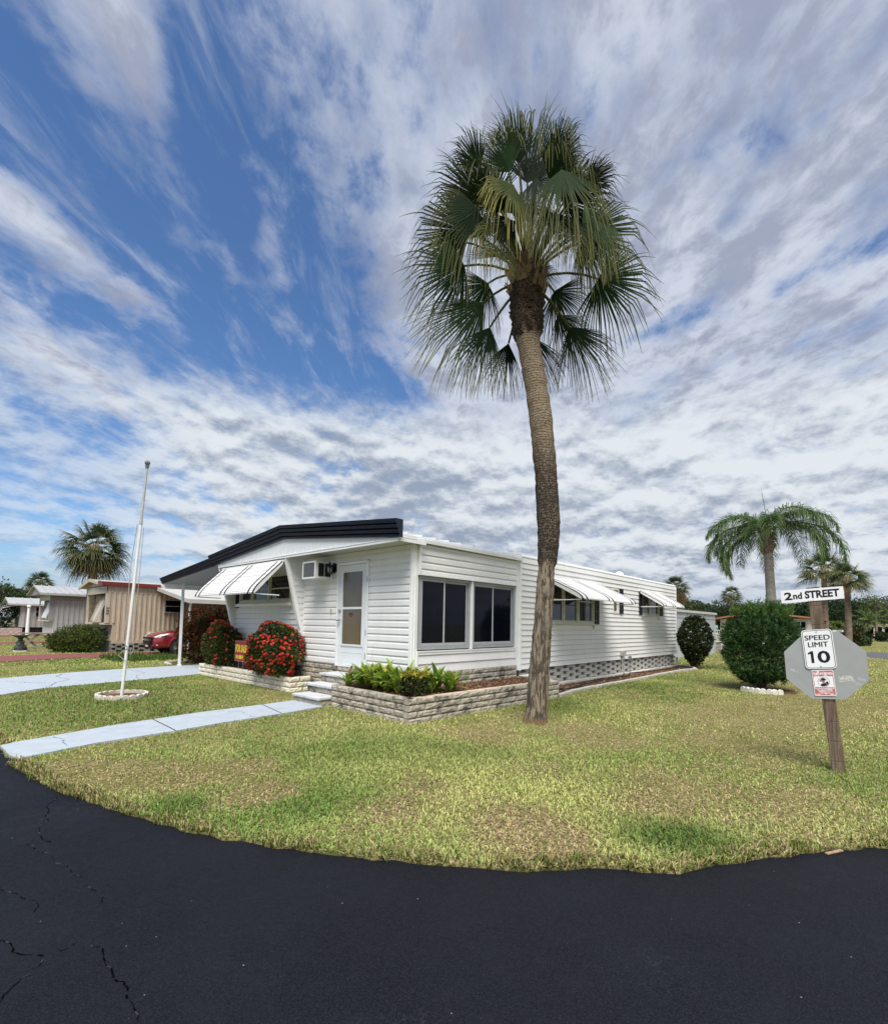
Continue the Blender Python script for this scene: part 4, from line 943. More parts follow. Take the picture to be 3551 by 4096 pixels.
def unit(a): return a/np.maximum(np.linalg.norm(a, axis=1)[:,None], 1e-9)
def lumpy(P, seed, amp=.18, k=3.0):
    g = np.random.default_rng(seed); out = np.ones(len(P))
    for i in range(6):
        d = g.normal(size=3)*k; out += amp*.4*np.sin(P@d+g.random()*6.28)
    return out
def shrub_leaves(lv, c, r, n, L, W, pal, seed, shell=.55, up=.35, taper=None, lump=.18, tuft=0, bend=.1, kk=3.0):
    """Leaves through an uneven ellipsoid; most near the surface. tuft > 0 groups leaves in sprays of that many."""
    g = np.random.default_rng(seed); c = np.array(c, float); r = np.array(r, float)
    k = n if not tuft else max(1, n//tuft)
    d = unit(g.normal(size=(k,3))); rad = np.where(g.random(k) < .72, g.uniform(.86, 1.03, k), g.random(k)**.4*.9)
    rad *= lumpy(d, seed+1, lump, kk)
    p = d*rad[:,None]
    if taper is not None:
        f = taper((p[:,2]+1)/2); p[:,0] *= f; p[:,1] *= f
    P = c+p*r; O = unit(d/np.array(r)[None,:]*r.mean()+np.array([[0,0,up]]))
    if tuft:
        P = np.repeat(P, tuft, 0); O = np.repeat(O, tuft, 0); k *= tuft
        P = P + g.normal(size=P.shape)*L*.12
        shade = np.repeat(g.uniform(.65, 1.25, k//tuft), tuft)
    else: shade = g.uniform(.65, 1.25, k)
    D = unit(O*.75+g.normal(size=(k,3))*.55); N = unit(O+g.normal(size=(k,3))*.6)
    pal = np.array(pal); C = pal[g.integers(0, len(pal), k)]*shade[:,None]*g.uniform(.8, 1.2, (k,1))
    lv.blades(P, D, N, L*g.uniform(.6, 1.25, k), W*g.uniform(.7, 1.2, k), C, .2, bend)
    return P
def stems(name, base, tops, r0, m, parent):
    mb = MB()
    for t in tops:
        b = Vector(base)+Vector((rnd.uniform(-.05,.05), rnd.uniform(-.05,.05), 0)); t = Vector(t); mid = (b+t)/2+Vector((rnd.uniform(-.08,.08), rnd.uniform(-.08,.08), 0))
        mb.tube([b, mid, t], [r0, r0*.7, r0*.35], 6)
    return mb.build(name, m, parent)
BARK = mat('shrub_bark', (.10,.075,.055), .9, .3, 12, .6, 50)
GRN = [(.035,.075,.018),(.055,.10,.022),(.022,.05,.014),(.09,.13,.03)]
# red flowering bushes in the front planter -----------------------------------
def flower_bush(label, c, r, nl, nf, pal, seed, cap_only=False, low_gap=.0):
    b = thing('flowering_bush', label, 'bush', (c[0], c[1], c[2]-r[2]), 'red flowering bushes by the front wall')
    lv = Leaves(); shrub_leaves(lv, c, r, nl, .062, .030, pal, seed, lump=.16); fl = lv.build('foliage', LEAF, b)
    stems('stems', (c[0], c[1], c[2]-r[2]-.02), [(c[0]+rnd.uniform(-.6,.6)*r[0], c[1]+rnd.uniform(-.6,.6)*r[1], c[2]+rnd.uniform(-.3,.4)*r[2]) for _ in range(9)], .014, BARK, b)
    g = np.random.default_rng(seed+9); F = Leaves(); k = 0; cc = np.array(c); rr = np.array(r); hd = []
    while len(hd) < nf:
        d = unit(g.normal(size=(1,3)))[0]
        if d[2] < -.75 or d[0] > .55: continue
        if math.sin(d[0]*7+seed)*math.sin(d[1]*6+1.3)+math.sin(d[2]*8+seed*.7)*.6+g.normal(0, .45) < -.25: continue
        if cap_only and d[2] < .42 and g.random() > .16: continue
        hd.append(d)
    for d in hd:
        p = cc+d*rr*lumpy(d[None,:], seed+1, .16)[0]*1.03; R_ = g.uniform(.028, .052); m = 24
        dd = unit(g.normal(size=(m,3))+d*1.1+np.array([0,0,.3])); P = p+dd*R_*.75; s = g.uniform(.010, .017, m)
        col = np.array([[.66,.055,.042]])*g.uniform(.65, 1.15, (m,1)); col[g.random(m) < .2] = (.80,.14,.09); col[g.random(m) < .15] = (.42,.02,.015)
        D = unit(np.cross(dd, g.normal(size=(m,3)))); 
        for q in (0, 1): 
            F.blades(P-D*s[:,None], D, dd, s*2.1, s*1.5, col, .1); D = np.cross(dd, D)
    F.build('flowers', PETAL, b)
    return b
IX = [(.035,.075,.016),(.06,.11,.022),(.018,.040,.011),(.10,.13,.03),(.075,.05,.02)]
flower_bush('wide bush covered in red flower heads beside the steps', (5.62, 10.62, .83), (.50, .84, .60), 11500, 420, IX, 61)
flower_bush('bush with red flowers mostly on its top, left of the FOR SALE sign', (5.72, 13.72, .80), (.42, .82, .56), 10500, 130, IX, 62, True)
CR = [(.030,.045,.012),(.055,.062,.016),(.13,.045,.02),(.20,.028,.016),(.018,.028,.009),(.09,.03,.014)]
b3 = thing('croton_bush', 'tall dark reddish bush behind the flowering bushes at the carport edge', 'bush', (7.2, 18.5, 0), 'red flowering bushes by the front wall')
lv = Leaves(); shrub_leaves(lv, (7.2,18.45,1.02), (1.0,1.25,.98), 11000, .11, .045, CR, 63, lump=.25, tuft=5); lv.build('foliage', LEAF, b3)
stems('stems', (7.2,18.45,0), [(7.2+rnd.uniform(-.6,.6), 18.45+rnd.uniform(-.8,.8), rnd.uniform(.8,1.7)) for _ in range(14)], .022, BARK, b3)
# broad-leaved plants and the clipped yellow shrub in the corner planter ---------
def rosette(label, x, y, h, n, seed, group):
    g = np.random.default_rng(seed); b = thing('broad_leaf_plant', label, 'plant', (x, y, .33), group); lv = Leaves()
    for k in range(n):
        t = g.random()*6.28; tilt = g.uniform(.25, 1.05); L = h*g.uniform(.65, 1.05); W = L*g.uniform(.15, .21)
        out = np.array([math.cos(t), math.sin(t), 0]); base = np.array([x, y, .335])+out*g.uniform(0, .05)+np.array([0,0,g.uniform(.0,.45)*h])
        side = np.array([-out[1], out[0], 0]); m = 6; pts = []
        col = np.array([.24,.37,.05])*g.uniform(.55, 1.2) if g.random() > .12 else (np.array([.42,.36,.05])*g.uniform(.6, 1.1) if g.random() > .45 else np.array([.22,.12,.06]))
        for i in range(m+1):
            s = i/m; a = tilt*(.55+.75*s); p = base+out*L*s*math.sin(a)+np.array([0,0,1])*L*(s*math.cos(a)-.10*s*s)
            w = W*math.sin(math.pi*min(1, .06+.94*s))**.75*(1-.15*s)
            pts.append((p-side*w/2+np.array([0,0,w*.18]), p, p+side*w/2+np.array([0,0,w*.18])))
        V = np.array(pts).reshape(-1, 3); Q = []
        for i in range(m):
            q = i*3; Q += [(q,q+1,q+4,q+3),(q+1,q+2,q+5,q+4)]
        lv.add(V, Q, [], np.repeat(col[None,:]*1.0, len(V), 0)*np.repeat(np.linspace(.75,1.1,m+1),3)[:,None])
    lv.build('leaves', LEAF, b, smooth=True); return b
gq = random.Random(91)
spots = [(5.38,7.15,.36),(5.62,7.35,.40),(5.75,7.0,.42),(5.42,6.80,.38),(5.70,6.60,.43),(5.40,6.45,.36),(5.75,6.25,.40),(5.58,6.05,.40),(5.35,7.45,.32),(5.8,7.55,.36),(5.85,5.85,.42),(6.10,5.95,.41),(6.30,5.75,.36),(6.45,6.0,.32),
    (5.55,7.10,.38),(5.55,6.70,.40),(5.85,6.45,.42),(5.38,6.15,.34),(5.95,6.15,.42),(6.15,5.72,.36),(5.60,6.35,.38),(5.75,7.25,.40),(5.42,7.0,.36),(5.9,7.2,.40)]
for i, (x, y, h) in enumerate(spots):
    rosette('yellow green broad leaved plant crowded in the corner planter', x, y, h*1.05, 24, 300+i, 'broad leaved plants in the corner planter')
cs_ = thing('clipped_shrub', 'small clipped yellow topped shrub at the front corner of the grey planter', 'shrub', (5.42, 5.80, .33))
lv = Leaves(); shrub_leaves(lv, (5.40,5.78,.53), (.21,.21,.19), 800, .062, .030, [(.03,.05,.014),(.05,.075,.02),(.10,.085,.04),(.02,.03,.01)], 71, lump=.08)
g = np.random.default_rng(72); n = 420; th = g.random(n)*6.28; rr_ = np.sqrt(g.random(n))*.21; P = np.stack([5.40+rr_*np.cos(th), 5.78+rr_*np.sin(th), .655+.06*np.sqrt(np.maximum(0,1-(rr_/.22)**2))+g.normal(0,.012,n)], 1)
lv.blades(P, unit(g.normal(size=(n,3))+[0,0,.4]), unit(g.normal(size=(n,3))*.5+[0,0,1]), np.full(n,.055), np.full(n,.026), np.array([[.36,.34,.045]])*g.uniform(.5,1.15,(n,1)))
lv.build('foliage', LEAF, cs_); stems('stems', (5.40,5.80,.32), [(5.40+rnd.uniform(-.12,.12), 5.80+rnd.uniform(-.12,.12), .6) for _ in range(8)], .010, BARK, cs_)
# clipped round bush at the rear corner, feathery podocarpus by the sign -----------
rb = thing('clipped_bush', 'dark egg shaped clipped bush at the far rear corner of the white home', 'bush', (19.3, 5.66, 0))
lv = Leaves(); shrub_leaves(lv, (19.3,5.66,1.00), (.57,.57,.89), 9000, .085, .045, [(.022,.042,.013),(.035,.06,.016),(.06,.085,.022),(.015,.026,.01),(.085,.075,.02)], 73, lump=.05, taper=lambda t: np.clip(.52+1.0*t, 0, 1.06)*1.0, tuft=4, kk=6)
lv.build('foliage', LEAF, rb); stems('stems', (19.3,5.66,0), [(19.3+rnd.uniform(-.35,.35), 5.66+rnd.uniform(-.35,.35), rnd.uniform(.5,1.1)) for _ in range(14)], .03, BARK, rb)
pb = thing('podocarpus_bush', 'large feathery green podocarpus bush behind the street sign post', 'bush', (14.0, 2.55, 0))
PD = [(.028,.075,.026),(.045,.105,.034),(.065,.14,.04),(.016,.042,.016),(.10,.18,.048)]
lv = Leaves(); shrub_leaves(lv, (14.1,2.56,1.08), (.78,.78,.97), 30000, .135, .016, PD, 74, lump=.09, taper=lambda t: np.where(t < .5, 1.24-.48*t, 1.0), tuft=15, up=.9, kk=4)
g = np.random.default_rng(75)
for k in range(90):                                          # new upright shoots breaking the outline
    t = g.random()*6.28; q = math.sqrt(g.random())*.70; b_ = np.array([14.1+q*math.cos(t), 2.56+q*math.sin(t), 1.74+.28*math.sqrt(max(0,1-(q/.8)**2))-.15*q]); h = g.uniform(.10,.26); n = 22
    s = g.random(n); P = b_+np.array([[0,0,1]])*s[:,None]*h; a = g.random(n)*6.28; D = np.stack([np.cos(a)*.8, np.sin(a)*.8, .8+.4*s], 1)
    lv.blades(P, D, unit(g.normal(size=(n,3))+[0,0,.6]), g.uniform(.07,.12,n), np.full(n,.014), np.array([[.11,.19,.045]])*g.uniform(.6,1.2,(n,1)))
lv.build('foliage', LEAF, pb); stems('stems', (14.1,2.58,0), [(14.1+rnd.uniform(-.5,.5), 2.58+rnd.uniform(-.5,.5), rnd.uniform(.6,1.6)) for _ in range(16)], .035, BARK, pb)
def scallop(name, label, pts, h, w, m, cat='edging'):
    o = thing(name, label, cat, (*pts[0], 0)); mb = MB()
    for p, q in zip(pts, pts[1:]):
        p = Vector((*p,0)); q = Vector((*q,0)); L = (q-p).length; n = max(1, round(L/.115)); d = (q-p).normalized(); s = Vector((-d.y,d.x,0))*w
        for i in range(n):
            a = p+(q-p)*i/n+d*.004; e = (L/n-.008); poly = [a+Vector((0,0,-.02))]; 
            poly.append(a+d*e+Vector((0,0,-.02)))
            for k in range(7): t = math.pi*k/6; poly.append(a+d*(e/2+e/2*math.cos(t))+Vector((0,0,h*.62+h*.38*math.sin(t))))
            mb.prism([tuple(v) for v in poly], s)
    mb.build('scalloped_blocks', m, o, .006); return o
WSTONE = mat('white_stone', (.66,.64,.58), .9, .14, 12, .7, 60, dirt=((.34,.32,.27), .5, 9, .57))
scallop('scalloped_edging', 'short white scalloped edging in front of the podocarpus bush', [(13.40,2.92),(13.27,2.72),(13.20,2.48),(13.22,2.22),(13.34,2.02)], .12, .07, WSTONE)
ringp = [(2.85+.43*math.cos(t), 11.22+.50*math.sin(t)) for t in [i*2*math.pi/20 for i in range(21)]]
scallop('scalloped_edging', 'ring of pale scalloped edging stones around the foot of the flagpole', ringp, .085, .06, mat('ring_stone', (.52,.49,.42), .9, .16, 12, .7, 60, dirt=((.26,.24,.20), .5, 9, .57)))
mb = MB(); mb.poly([(2.85+.43*math.cos(t), 11.22+.49*math.sin(t), .02) for t in [i*2*math.pi/24 for i in range(24)]]); structure(mb.build('mulch_bed', MULCHM))
mb = MB(); mb.poly([(13.95+.66*math.cos(t), 2.5+.66*math.sin(t), .010) for t in [i*2*math.pi/24 for i in range(24)]]); structure(mb.build('mulch_bed', MULCHM))

# ------------------------------------------------------------------ palms
def fan_frond(lv, base, dirv, pet, bl, seed, nseg=46, spread=118, droop=.30, col=(.03,.055,.018), tip=(.17,.165,.05), m=7, wmul=1.0, split=.50, hangtip=.5, face=None, fk=.6, bend=0.0, hub_at=None, bdir=None, sidev=None, gap=1.04):
    g = np.random.default_rng(seed); d0 = np.array(dirv, float); d0 /= np.linalg.norm(d0); base = np.array(base, float)
    side = np.cross(d0, [0,0,1.]); 
    if np.linalg.norm(side) < .2: side = np.cross(d0, [math.cos(seed), math.sin(seed), 0])
    side /= np.linalg.norm(side)
    if face is not None:
        s2 = np.cross(d0, np.array(face, float)); s2 = s2-d0*s2.dot(d0)
        if np.linalg.norm(s2) > .15:
            s2 /= np.linalg.norm(s2); s2 *= (1 if s2.dot(side) >= 0 else -1); side = side*(1-fk)+s2*fk; side /= np.linalg.norm(side)
    roll = g.normal(0, .30); upv = np.cross(side, d0)
    side = side*math.cos(roll)+upv*math.sin(roll); upv = np.cross(side, d0)
    # petiole bends with its own weight
    pts = [base+d0*pet*s-np.array([0,0,1])*pet*.16*s*s*(1 if d0[2] < .8 else .2) for s in np.linspace(0,1,5)]
    hub = pts[-1]; dd = unit((pts[-1]-pts[-2])[None,:])[0]; dd = unit((dd-np.array([0,0,bend]))[None,:])[0]; side = side-dd*side.dot(dd); side /= np.linalg.norm(side); upv = np.cross(side, dd)
    if hub_at is not None:                   # stalk arches from the neck to a given blade foot
        h = np.array(hub_at, float); mid = base*.5+h*.5+np.array([0,0,.16*np.linalg.norm((h-base)[:2])+.04]); pts = [base*(1-u)**2+mid*2*u*(1-u)+h*u*u for u in np.linspace(0,1,5)]
        hub = h; dd = unit(np.array(bdir, float)[None,:])[0]; side = np.array(sidev, float); side = side-dd*side.dot(dd); side /= np.linalg.norm(side); upv = np.cross(side, dd)
    pw = .022*wmul
    V = []; Q = []
    for i, p in enumerate(pts):
        w = pw*(1.25-.5*i/4); V += [p-side*w, p+upv*w*.6, p+side*w, p-upv*w*.5]
    for i in range(4):
        for k in range(4): q = i*4; Q.append((q+k, q+(k+1)%4, q+4+(k+1)%4, q+4+k))
    lv.add(np.array(V), Q, [], np.tile(np.array([[.11,.12,.045]])*g.uniform(.7,1.1), (len(V),1)))
    ts = np.array([0,.22,split,.64,.78,.90,1.0])[:m]; ph = np.linspace(-1, 1, nseg)*R(spread)
    bright = g.uniform(.75, 1.25); folded = g.uniform(.15, .5)
    for j, f in enumerate(ph):
        a = f+g.normal(0, .012); L = bl*(1.0-.30*(abs(f)/R(spread))**2)*g.uniform(.90, 1.06)
        e = dd*math.cos(a)+side*math.sin(a)+upv*(-folded*abs(math.sin(a))*.55); e /= np.linalg.norm(e)
        wd = np.cross(e, upv+side*.3*math.sin(a)*.0); wd /= np.linalg.norm(wd)
        dl = R(spread)*2/nseg; wmax = split*L*math.tan(dl/2)*2*gap
        dr = droop*g.uniform(.6, 1.5); ht = hangtip*g.uniform(.3, 1.6)
        sw = g.normal(0, .10)
        VV = []; CC = []
        for t in ts:
            p = hub+e*L*t; p = p-np.array([0,0,1])*L*(dr*t**2.6+ht*max(0, t-.62)**1.35*.9)
            if t > split: p = p + side*sw*L*(t-split)**1.5; p = p - e*L*.28*max(0, t-.62)*ht
            w = (wmax*t/split if t <= split else wmax*(1-((t-split)/(1-split)))**.75)*wmul**.3/2+.0022
            zig = upv*w*.5*(1 if j % 2 else -1)
            VV += [p-wd*w, p+zig*.6, p+wd*w]; k = min(1, max(0, (t-.45)/.5)); 
            c = (np.array(col)*(1-k**1.3)+np.array(tip)*k**1.3)*bright*g.uniform(.85,1.15); CC += [c, c*1.1, c]
        QQ = []
        for i in range(len(ts)-1): q = i*3; QQ += [(q,q+1,q+4,q+3),(q+1,q+2,q+5,q+4)]
        lv.add(np.array(VV), QQ, [], np.array(CC))
def palm_trunk_mat():
    m = bpy.data.materials.new('palm_trunk'); m.use_nodes = True; t = NT(m.node_tree); b = t.n['Principled BSDF']
    tc = t.node('ShaderNodeTexCoord'); v = tc.outputs['Object']; sep = t.node('ShaderNodeSeparateXYZ'); t.l.new(v, sep.inputs[0]); z = sep.outputs[2]
    # vertical flakes on the lower trunk: grey-brown bark with tan strips showing
    flake = t.noise(t.vmul(v, (1,1,.13)), 30, 6, .68, .2); fl2 = t.noise(t.vmul(v, (1,1,.3)), 9, 4, .6)
    low = t.mix(t.smooth(t.m('ADD', flake, t.m('MULTIPLY', t.m('SUBTRACT', fl2, .5), .35)), .48, .53), (.085,.071,.057), (.29,.235,.17))
    low = t.mix(t.m('MULTIPLY', t.smooth(t.noise(v, 3.2, 4, .6), .52, .68), .6), low, (.20,.185,.165))
    # leaf-scar rings above
    wob = t.noise(t.vmul(v, (1,1,.4)), 6, 4, .6); zz = t.m('ADD', z, t.m('MULTIPLY', wob, .10))
    ring = t.m('FRACT', t.m('MULTIPLY', zz, 24.0)); rg = t.smooth(t.m('ABSOLUTE', t.m('SUBTRACT', ring, .5)), .34, .5)
    crk = t.noise(t.vmul(v, (1,1,.5)), 46, 4, .7)
    up = t.mix(t.smooth(crk, .34, .58), (.125,.098,.070), (.33,.26,.18))
    mid = t.mix(t.smooth(crk, .46, .66), (.045,.037,.030), (.22,.18,.13))
    up = t.mix(t.smooth(t.m('ADD', z, t.m('MULTIPLY', t.m('SUBTRACT', wob, .5), 1.2)), 3.7, 4.9), mid, up)
    up = t.mix(t.m('MULTIPLY', rg, .8), up, (.05,.036,.026))
    boots = t.mix(t.smooth(t.noise(t.vmul(v, (1,1,2.2)), 26, 5, .7), .40, .66), (.020,.016,.013), (.15,.11,.075))
    k1 = t.smooth(t.m('ADD', z, t.m('MULTIPLY', t.m('SUBTRACT', fl2, .5), .35)), 2.42, 2.52); c = t.mix(k1, low, up)
    c = t.mix(t.smooth(t.m('ADD', z, t.m('MULTIPLY', t.m('SUBTRACT', wob, .5), .3)), 6.12, 6.32), c, boots)
    c = t.mix(t.m('MULTIPLY', t.smooth(z, .12, .03), .7), c, (.24,.14,.075))
    t.put(b.inputs['Base Color'], c); b.inputs['Roughness'].default_value = .95; b.inputs['Specular IOR Level'].default_value = .12
    bn = t.node('ShaderNodeBump'); bn.inputs['Strength'].default_value = 1.0; bn.inputs['Distance'].default_value = .03
    t.put(bn.inputs['Height'], t.m('SUBTRACT', t.m('ADD', flake, t.m('MULTIPLY', crk, .6)), t.m('MULTIPLY', t.m('MULTIPLY', rg, k1), .5))); t.l.new(bn.outputs[0], b.inputs['Normal'])
    return m
pt = thing('palm_tree', 'tall leaning fan palm on the front lawn in front of the planter', 'palm tree', (6.55, 4.26, 0))
TP = [(6.545,4.268,-.05,.200),(6.553,4.255,.06,.178),(6.56,4.24,.25,.165),(6.585,4.205,1.0,.152),(6.615,4.155,1.8,.138),(6.632,4.128,2.40,.128),(6.640,4.118,2.50,.150),(6.646,4.105,2.75,.168),(6.645,4.10,3.1,.176),(6.622,4.14,3.9,.176),(6.575,4.215,4.86,.180),
      (6.53,4.28,5.4,.180),(6.46,4.385,6.10,.185),(6.455,4.392,6.30,.225),(6.445,4.405,6.60,.255),(6.445,4.405,6.92,.272),(6.452,4.395,7.20,.26),(6.46,4.385,7.5,.17),(6.465,4.38,7.8,.06)]
from mathutils import geometry as _g
def dense(TP, step=.06):
    out = []
    for p, q in zip(TP, TP[1:]):
        n = max(1, int((q[2]-p[2])/step))
        for i in range(n):
            t = i/n; t2 = t*t*(3-2*t) if abs(p[3]-q[3]) > .02 else t; out.append((p[0]+(q[0]-p[0])*t, p[1]+(q[1]-p[1])*t, p[2]+(q[2]-p[2])*t, p[3]+(q[3]-p[3])*t2))
    out.append(TP[-1]); return out
DP = dense(TP); mb = MB(); g = random.Random(77)
mb.tube([(a,b,c) for a,b,c,r in DP], [r+g.uniform(-.005,.006) for *_,r in DP], 20)
for i in range(len(mb.v)):
    x, y, z = mb.v[i]; k = .006 if z < 6.2 else .02
    mb.v[i] = (x+g.uniform(-k,k), y+g.uniform(-k,k), z)
trunk = mb.build('trunk', palm_trunk_mat(), pt)
mb = MB()                                                     # cut leaf bases around the neck, and fibre
for i in range(210):
    z = g.uniform(6.15, 7.35); t = g.random()*6.28; rr = .19+.08*math.sin((z-6.1)/1.25*math.pi)*.95+(.02 if z > 6.9 else 0); cx, cy = 6.45, 4.40; o = Vector((math.cos(t), math.sin(t), 0)); s = Vector((-o.y, o.x, 0))
    p = Vector((cx, cy, z))+o*rr; w = g.uniform(.022,.05); L = g.uniform(.03,.09) if z < 6.85 else g.uniform(.08,.22); d = (o*.55+Vector((0,0,1))*g.uniform(.6,1.3)+s*g.uniform(-.5,.5)).normalized()
    mb.hexa([p-s*w, p+s*w, p+s*w-o*.04, p-s*w-o*.04, p+d*L-s*w*.8, p+d*L+s*w*.8, p+d*L+s*w*.8-o*.025, p+d*L-s*w*.8-o*.025], 0 if z < 6.85 else 1)
mb.build('leaf_bases', [mat('boot_dark', (.045,.033,.025), .95, .5, 20, .6, 60), mat('boot_tan', (.22,.16,.10), .95, .45, 14, .6, 60)], trunk)
crown = Leaves(); H0 = np.array([6.455, 4.39, 7.25]); rt = np.array([.663,-.748,0]); fw = np.array([.748,.663,0])
FANS = [  # blade foot (right, up, toward viewer), blade tip (right, up, toward viewer), half spread, droop, tip hang, golden
 ((860,640,0),(885,150,.0),40,.02,.35,0),((905,560,-.2),(975,260,-.3),44,.04,.45,0),((640,730,-.2),(520,350,-.3),50,.05,.5,0),((560,770,.1),(340,560,.3),58,.08,.5,0),((720,720,-.3),(690,450,-.5),55,.05,.5,0),
 ((500,960,.0),(150,905,.15),72,.14,.7,0),((560,1000,.55),(330,1190,.8),66,.10,.8,0),((480,1210,.1),(170,1370,.2),66,.10,.6,0),((600,1390,-.1),(270,1670,-.1),44,.06,.4,0),((640,1570,.0),(530,1860,.0),38,.04,.3,0),
 ((770,1560,-.5),(735,1810,-.5),34,.04,.3,0),((930,1520,-.5),(1010,1780,-.5),34,.04,.3,0),((1130,1540,-.1),(1300,1800,-.1),44,.06,.4,0),((1080,1390,-.4),(1230,1560,-.5),48,.06,.4,0),((1290,1280,.1),(1560,1450,.2),82,.08,.5,0),
 ((1200,960,.0),(1560,985,.15),76,.14,.8,0),((1080,710,-.1),(1410,540,-.1),74,.10,.8,0),((1110,650,-.3),(1250,400,-.4),52,.06,.6,0),((1020,800,.7),(1085,1120,1.0),52,.10,.8,0),((750,900,.7),(690,1110,1.05),56,.12,.9,1),
 ((885,800,.55),(850,1040,.8),30,.08,.8,0),((1240,1000,.4),(1235,1260,.7),52,.10,.7,0),((430,870,-.5),(260,770,-.7),56,.08,.5,0),((930,520,.2),(1130,560,.5),50,.12,.8,0),((1330,860,-.4),(1550,780,-.6),56,.10,.7,0),
 ((700,860,-.9),(600,620,-1.3),60,.06,.5,0),((1000,900,-1.0),(1160,800,-1.4),60,.08,.5,0),((870,880,-.9),(880,650,-1.4),55,.06,.5,0),((640,1050,-.9),(470,1120,-1.5),58,.10,.4,0),((1090,1100,-.9),(1280,1180,-1.5),58,.10,.4,0),
 ((800,560,.15),(770,300,.35),38,.05,.6,0),((1000,600,.25),(1090,400,.5),46,.08,.8,0),((620,900,.4),(450,760,.75),52,.10,.7,0),((960,1000,.55),(1010,1230,.85),44,.08,.7,0),
 ((960,760,.45),(1100,640,.75),52,.08,.9,0),((700,980,.5),(560,900,.8),54,.12,.9,0),((1090,900,.5),(1230,820,.85),54,.12,.9,0),((640,880,-.3),(480,640,-.4),52,.06,.6,0),((1180,820,-.3),(1380,660,-.5),52,.08,.7,0),((800,640,-.6),(740,380,-.9),46,.04,.5,0),((760,1080,.6),(640,1240,.85),46,.10,.8,0),((1150,1150,.4),(1260,1330,.6),48,.08,.6,0),
 ((1050,1050,.55),(1110,1260,.8),44,.08,.8,0),((700,1080,.5),(620,1280,.75),44,.08,.8,1),((560,640,.3),(430,480,.5),46,.05,.6,0),((820,700,-.5),(900,420,-.8),48,.04,.5,0),((980,720,-.5),(1080,520,-.8),50,.05,.5,0),((740,640,.2),(640,420,.35),44,.05,.6,0),((1010,620,.1),(1190,480,.2),48,.07,.7,0),((1200,700,.2),(1380,640,.4),46,.08,.7,0)]
GPX = .00269; HC = np.array([6.455, 4.39, 7.33])
gp = lambda p: HC+rt*((p[0]-870)*GPX)+np.array([0,0,(1205-p[1])*GPX])-fw*p[2]
for i, (hb, tp_, sprd, dr, ht, gold) in enumerate(FANS):
    h, t_ = gp(hb), gp(tp_); q = .5+1.0*((i*37) % 10)/10; d = t_-h; L = np.linalg.norm(d); d /= L
    sv = np.cross(d, -fw+np.array([0,0,-.25])+rt*.35*math.sin(i*2.1)); o_ = unit((h-HC)[None,:])[0]; b0 = HC+np.array([o_[0]*.13, o_[1]*.13, -.12+.16*o_[2]])
    fan_frond(crown, b0, d, 1, L*(1.34 if tp_[1] > 420 else 1.55), 500+i, 54, sprd*1.2, dr*.8, (.019*q,.038*q,.015*q) if not gold else (.05,.065,.022), (.17,.175,.07) if not gold else (.36,.33,.11), hangtip=ht*2.1, split=.36, gap=.92, hub_at=h, bdir=d, sidev=sv)
crown.build('crown', PALM, pt)
# distant fan palms -----------------------------------------------------
TRK = mat('palm_bark', (.20,.155,.115), .95, .35, 5, .8, 20, stretch=(1,1,2)); TRKG = mat('queen_bark', (.25,.235,.21), .95, .25, 4, .6, 18, stretch=(1,1,5))
def fan_palm(label, x, y, zc, crad, tr, seed, lean=(0,0), group='fan palms beyond the homes', nfr=46, dead=0, dark=1.0, zlo=-.75):
    p = thing('palm_tree', label, 'palm tree', (x-lean[0], y-lean[1], 0), group); g = random.Random(seed); mb = MB()
    zs = np.linspace(0, zc, 14); mb.tube([(x-lean[0]*(1-(z/zc)), y-lean[1]*(1-(z/zc)), z-.05) for z in zs], [tr*(1.15-.2*z/zc+g.uniform(-.04,.04)) for z in zs], 10)
    mb.lathe([(tr*.9,zc-.5),(tr*1.9,zc-.15),(tr*1.7,zc+.2),(.02,zc+.5)], (x,y,0), 10); mb.build('trunk', TRK, p)
    lv = Leaves()
    for k in range(nfr):
        f = (k+.5)/nfr; cz = 1-(1-zlo)*f; t = k*2.39996; rr = math.sqrt(max(0.02, 1-cz*cz)); d = (rr*math.cos(t), rr*math.sin(t), cz)
        isd = f > 1-dead; q = dark*g.uniform(.8,1.2)
        col = (.038*q,.058*q,.024*q) if not isd else (.16,.115,.06); tp = (.21*q,.205*q,.095*q) if not isd else (.26,.19,.10)
        fan_frond(lv, (x,y,zc+.1), d, crad*g.uniform(.40,.52), crad*g.uniform(.52,.64), seed*100+k, 30, 92, .22, col, tip=tp, m=6, wmul=.75, hangtip=.75, split=.36)
    lv.build('crown', PALM, p); return p
fan_palm('dense round fan palm rising behind the tan home with the red roof edge', 7.55, 37.3, 5.70, 2.30, .24, 21, nfr=54, dead=.12, zlo=-.85)
fan_palm('smaller fan palm behind the grey home with the ribbed roof', 8.98, 66.0, 4.95, 1.5, .15, 22, nfr=50)
fan_palm('shaggy fan palm showing over the rear roof corner of the white home', 47.5, 15.6, 5.1, 1.55, .16, 23, nfr=56, dead=.4, zlo=-.9)
fan_palm('straight fan palm standing directly behind the 2nd STREET sign', 41.8, 3.80, 5.40, 1.95, .17, 24, nfr=34, zlo=-.25, dark=1.25)
fan_palm('fan palm with a leaning crown right of the street sign', 37.9, 2.32, 4.40, 1.55, .16, 25, nfr=34, zlo=-.35, dead=.15, dark=1.4)
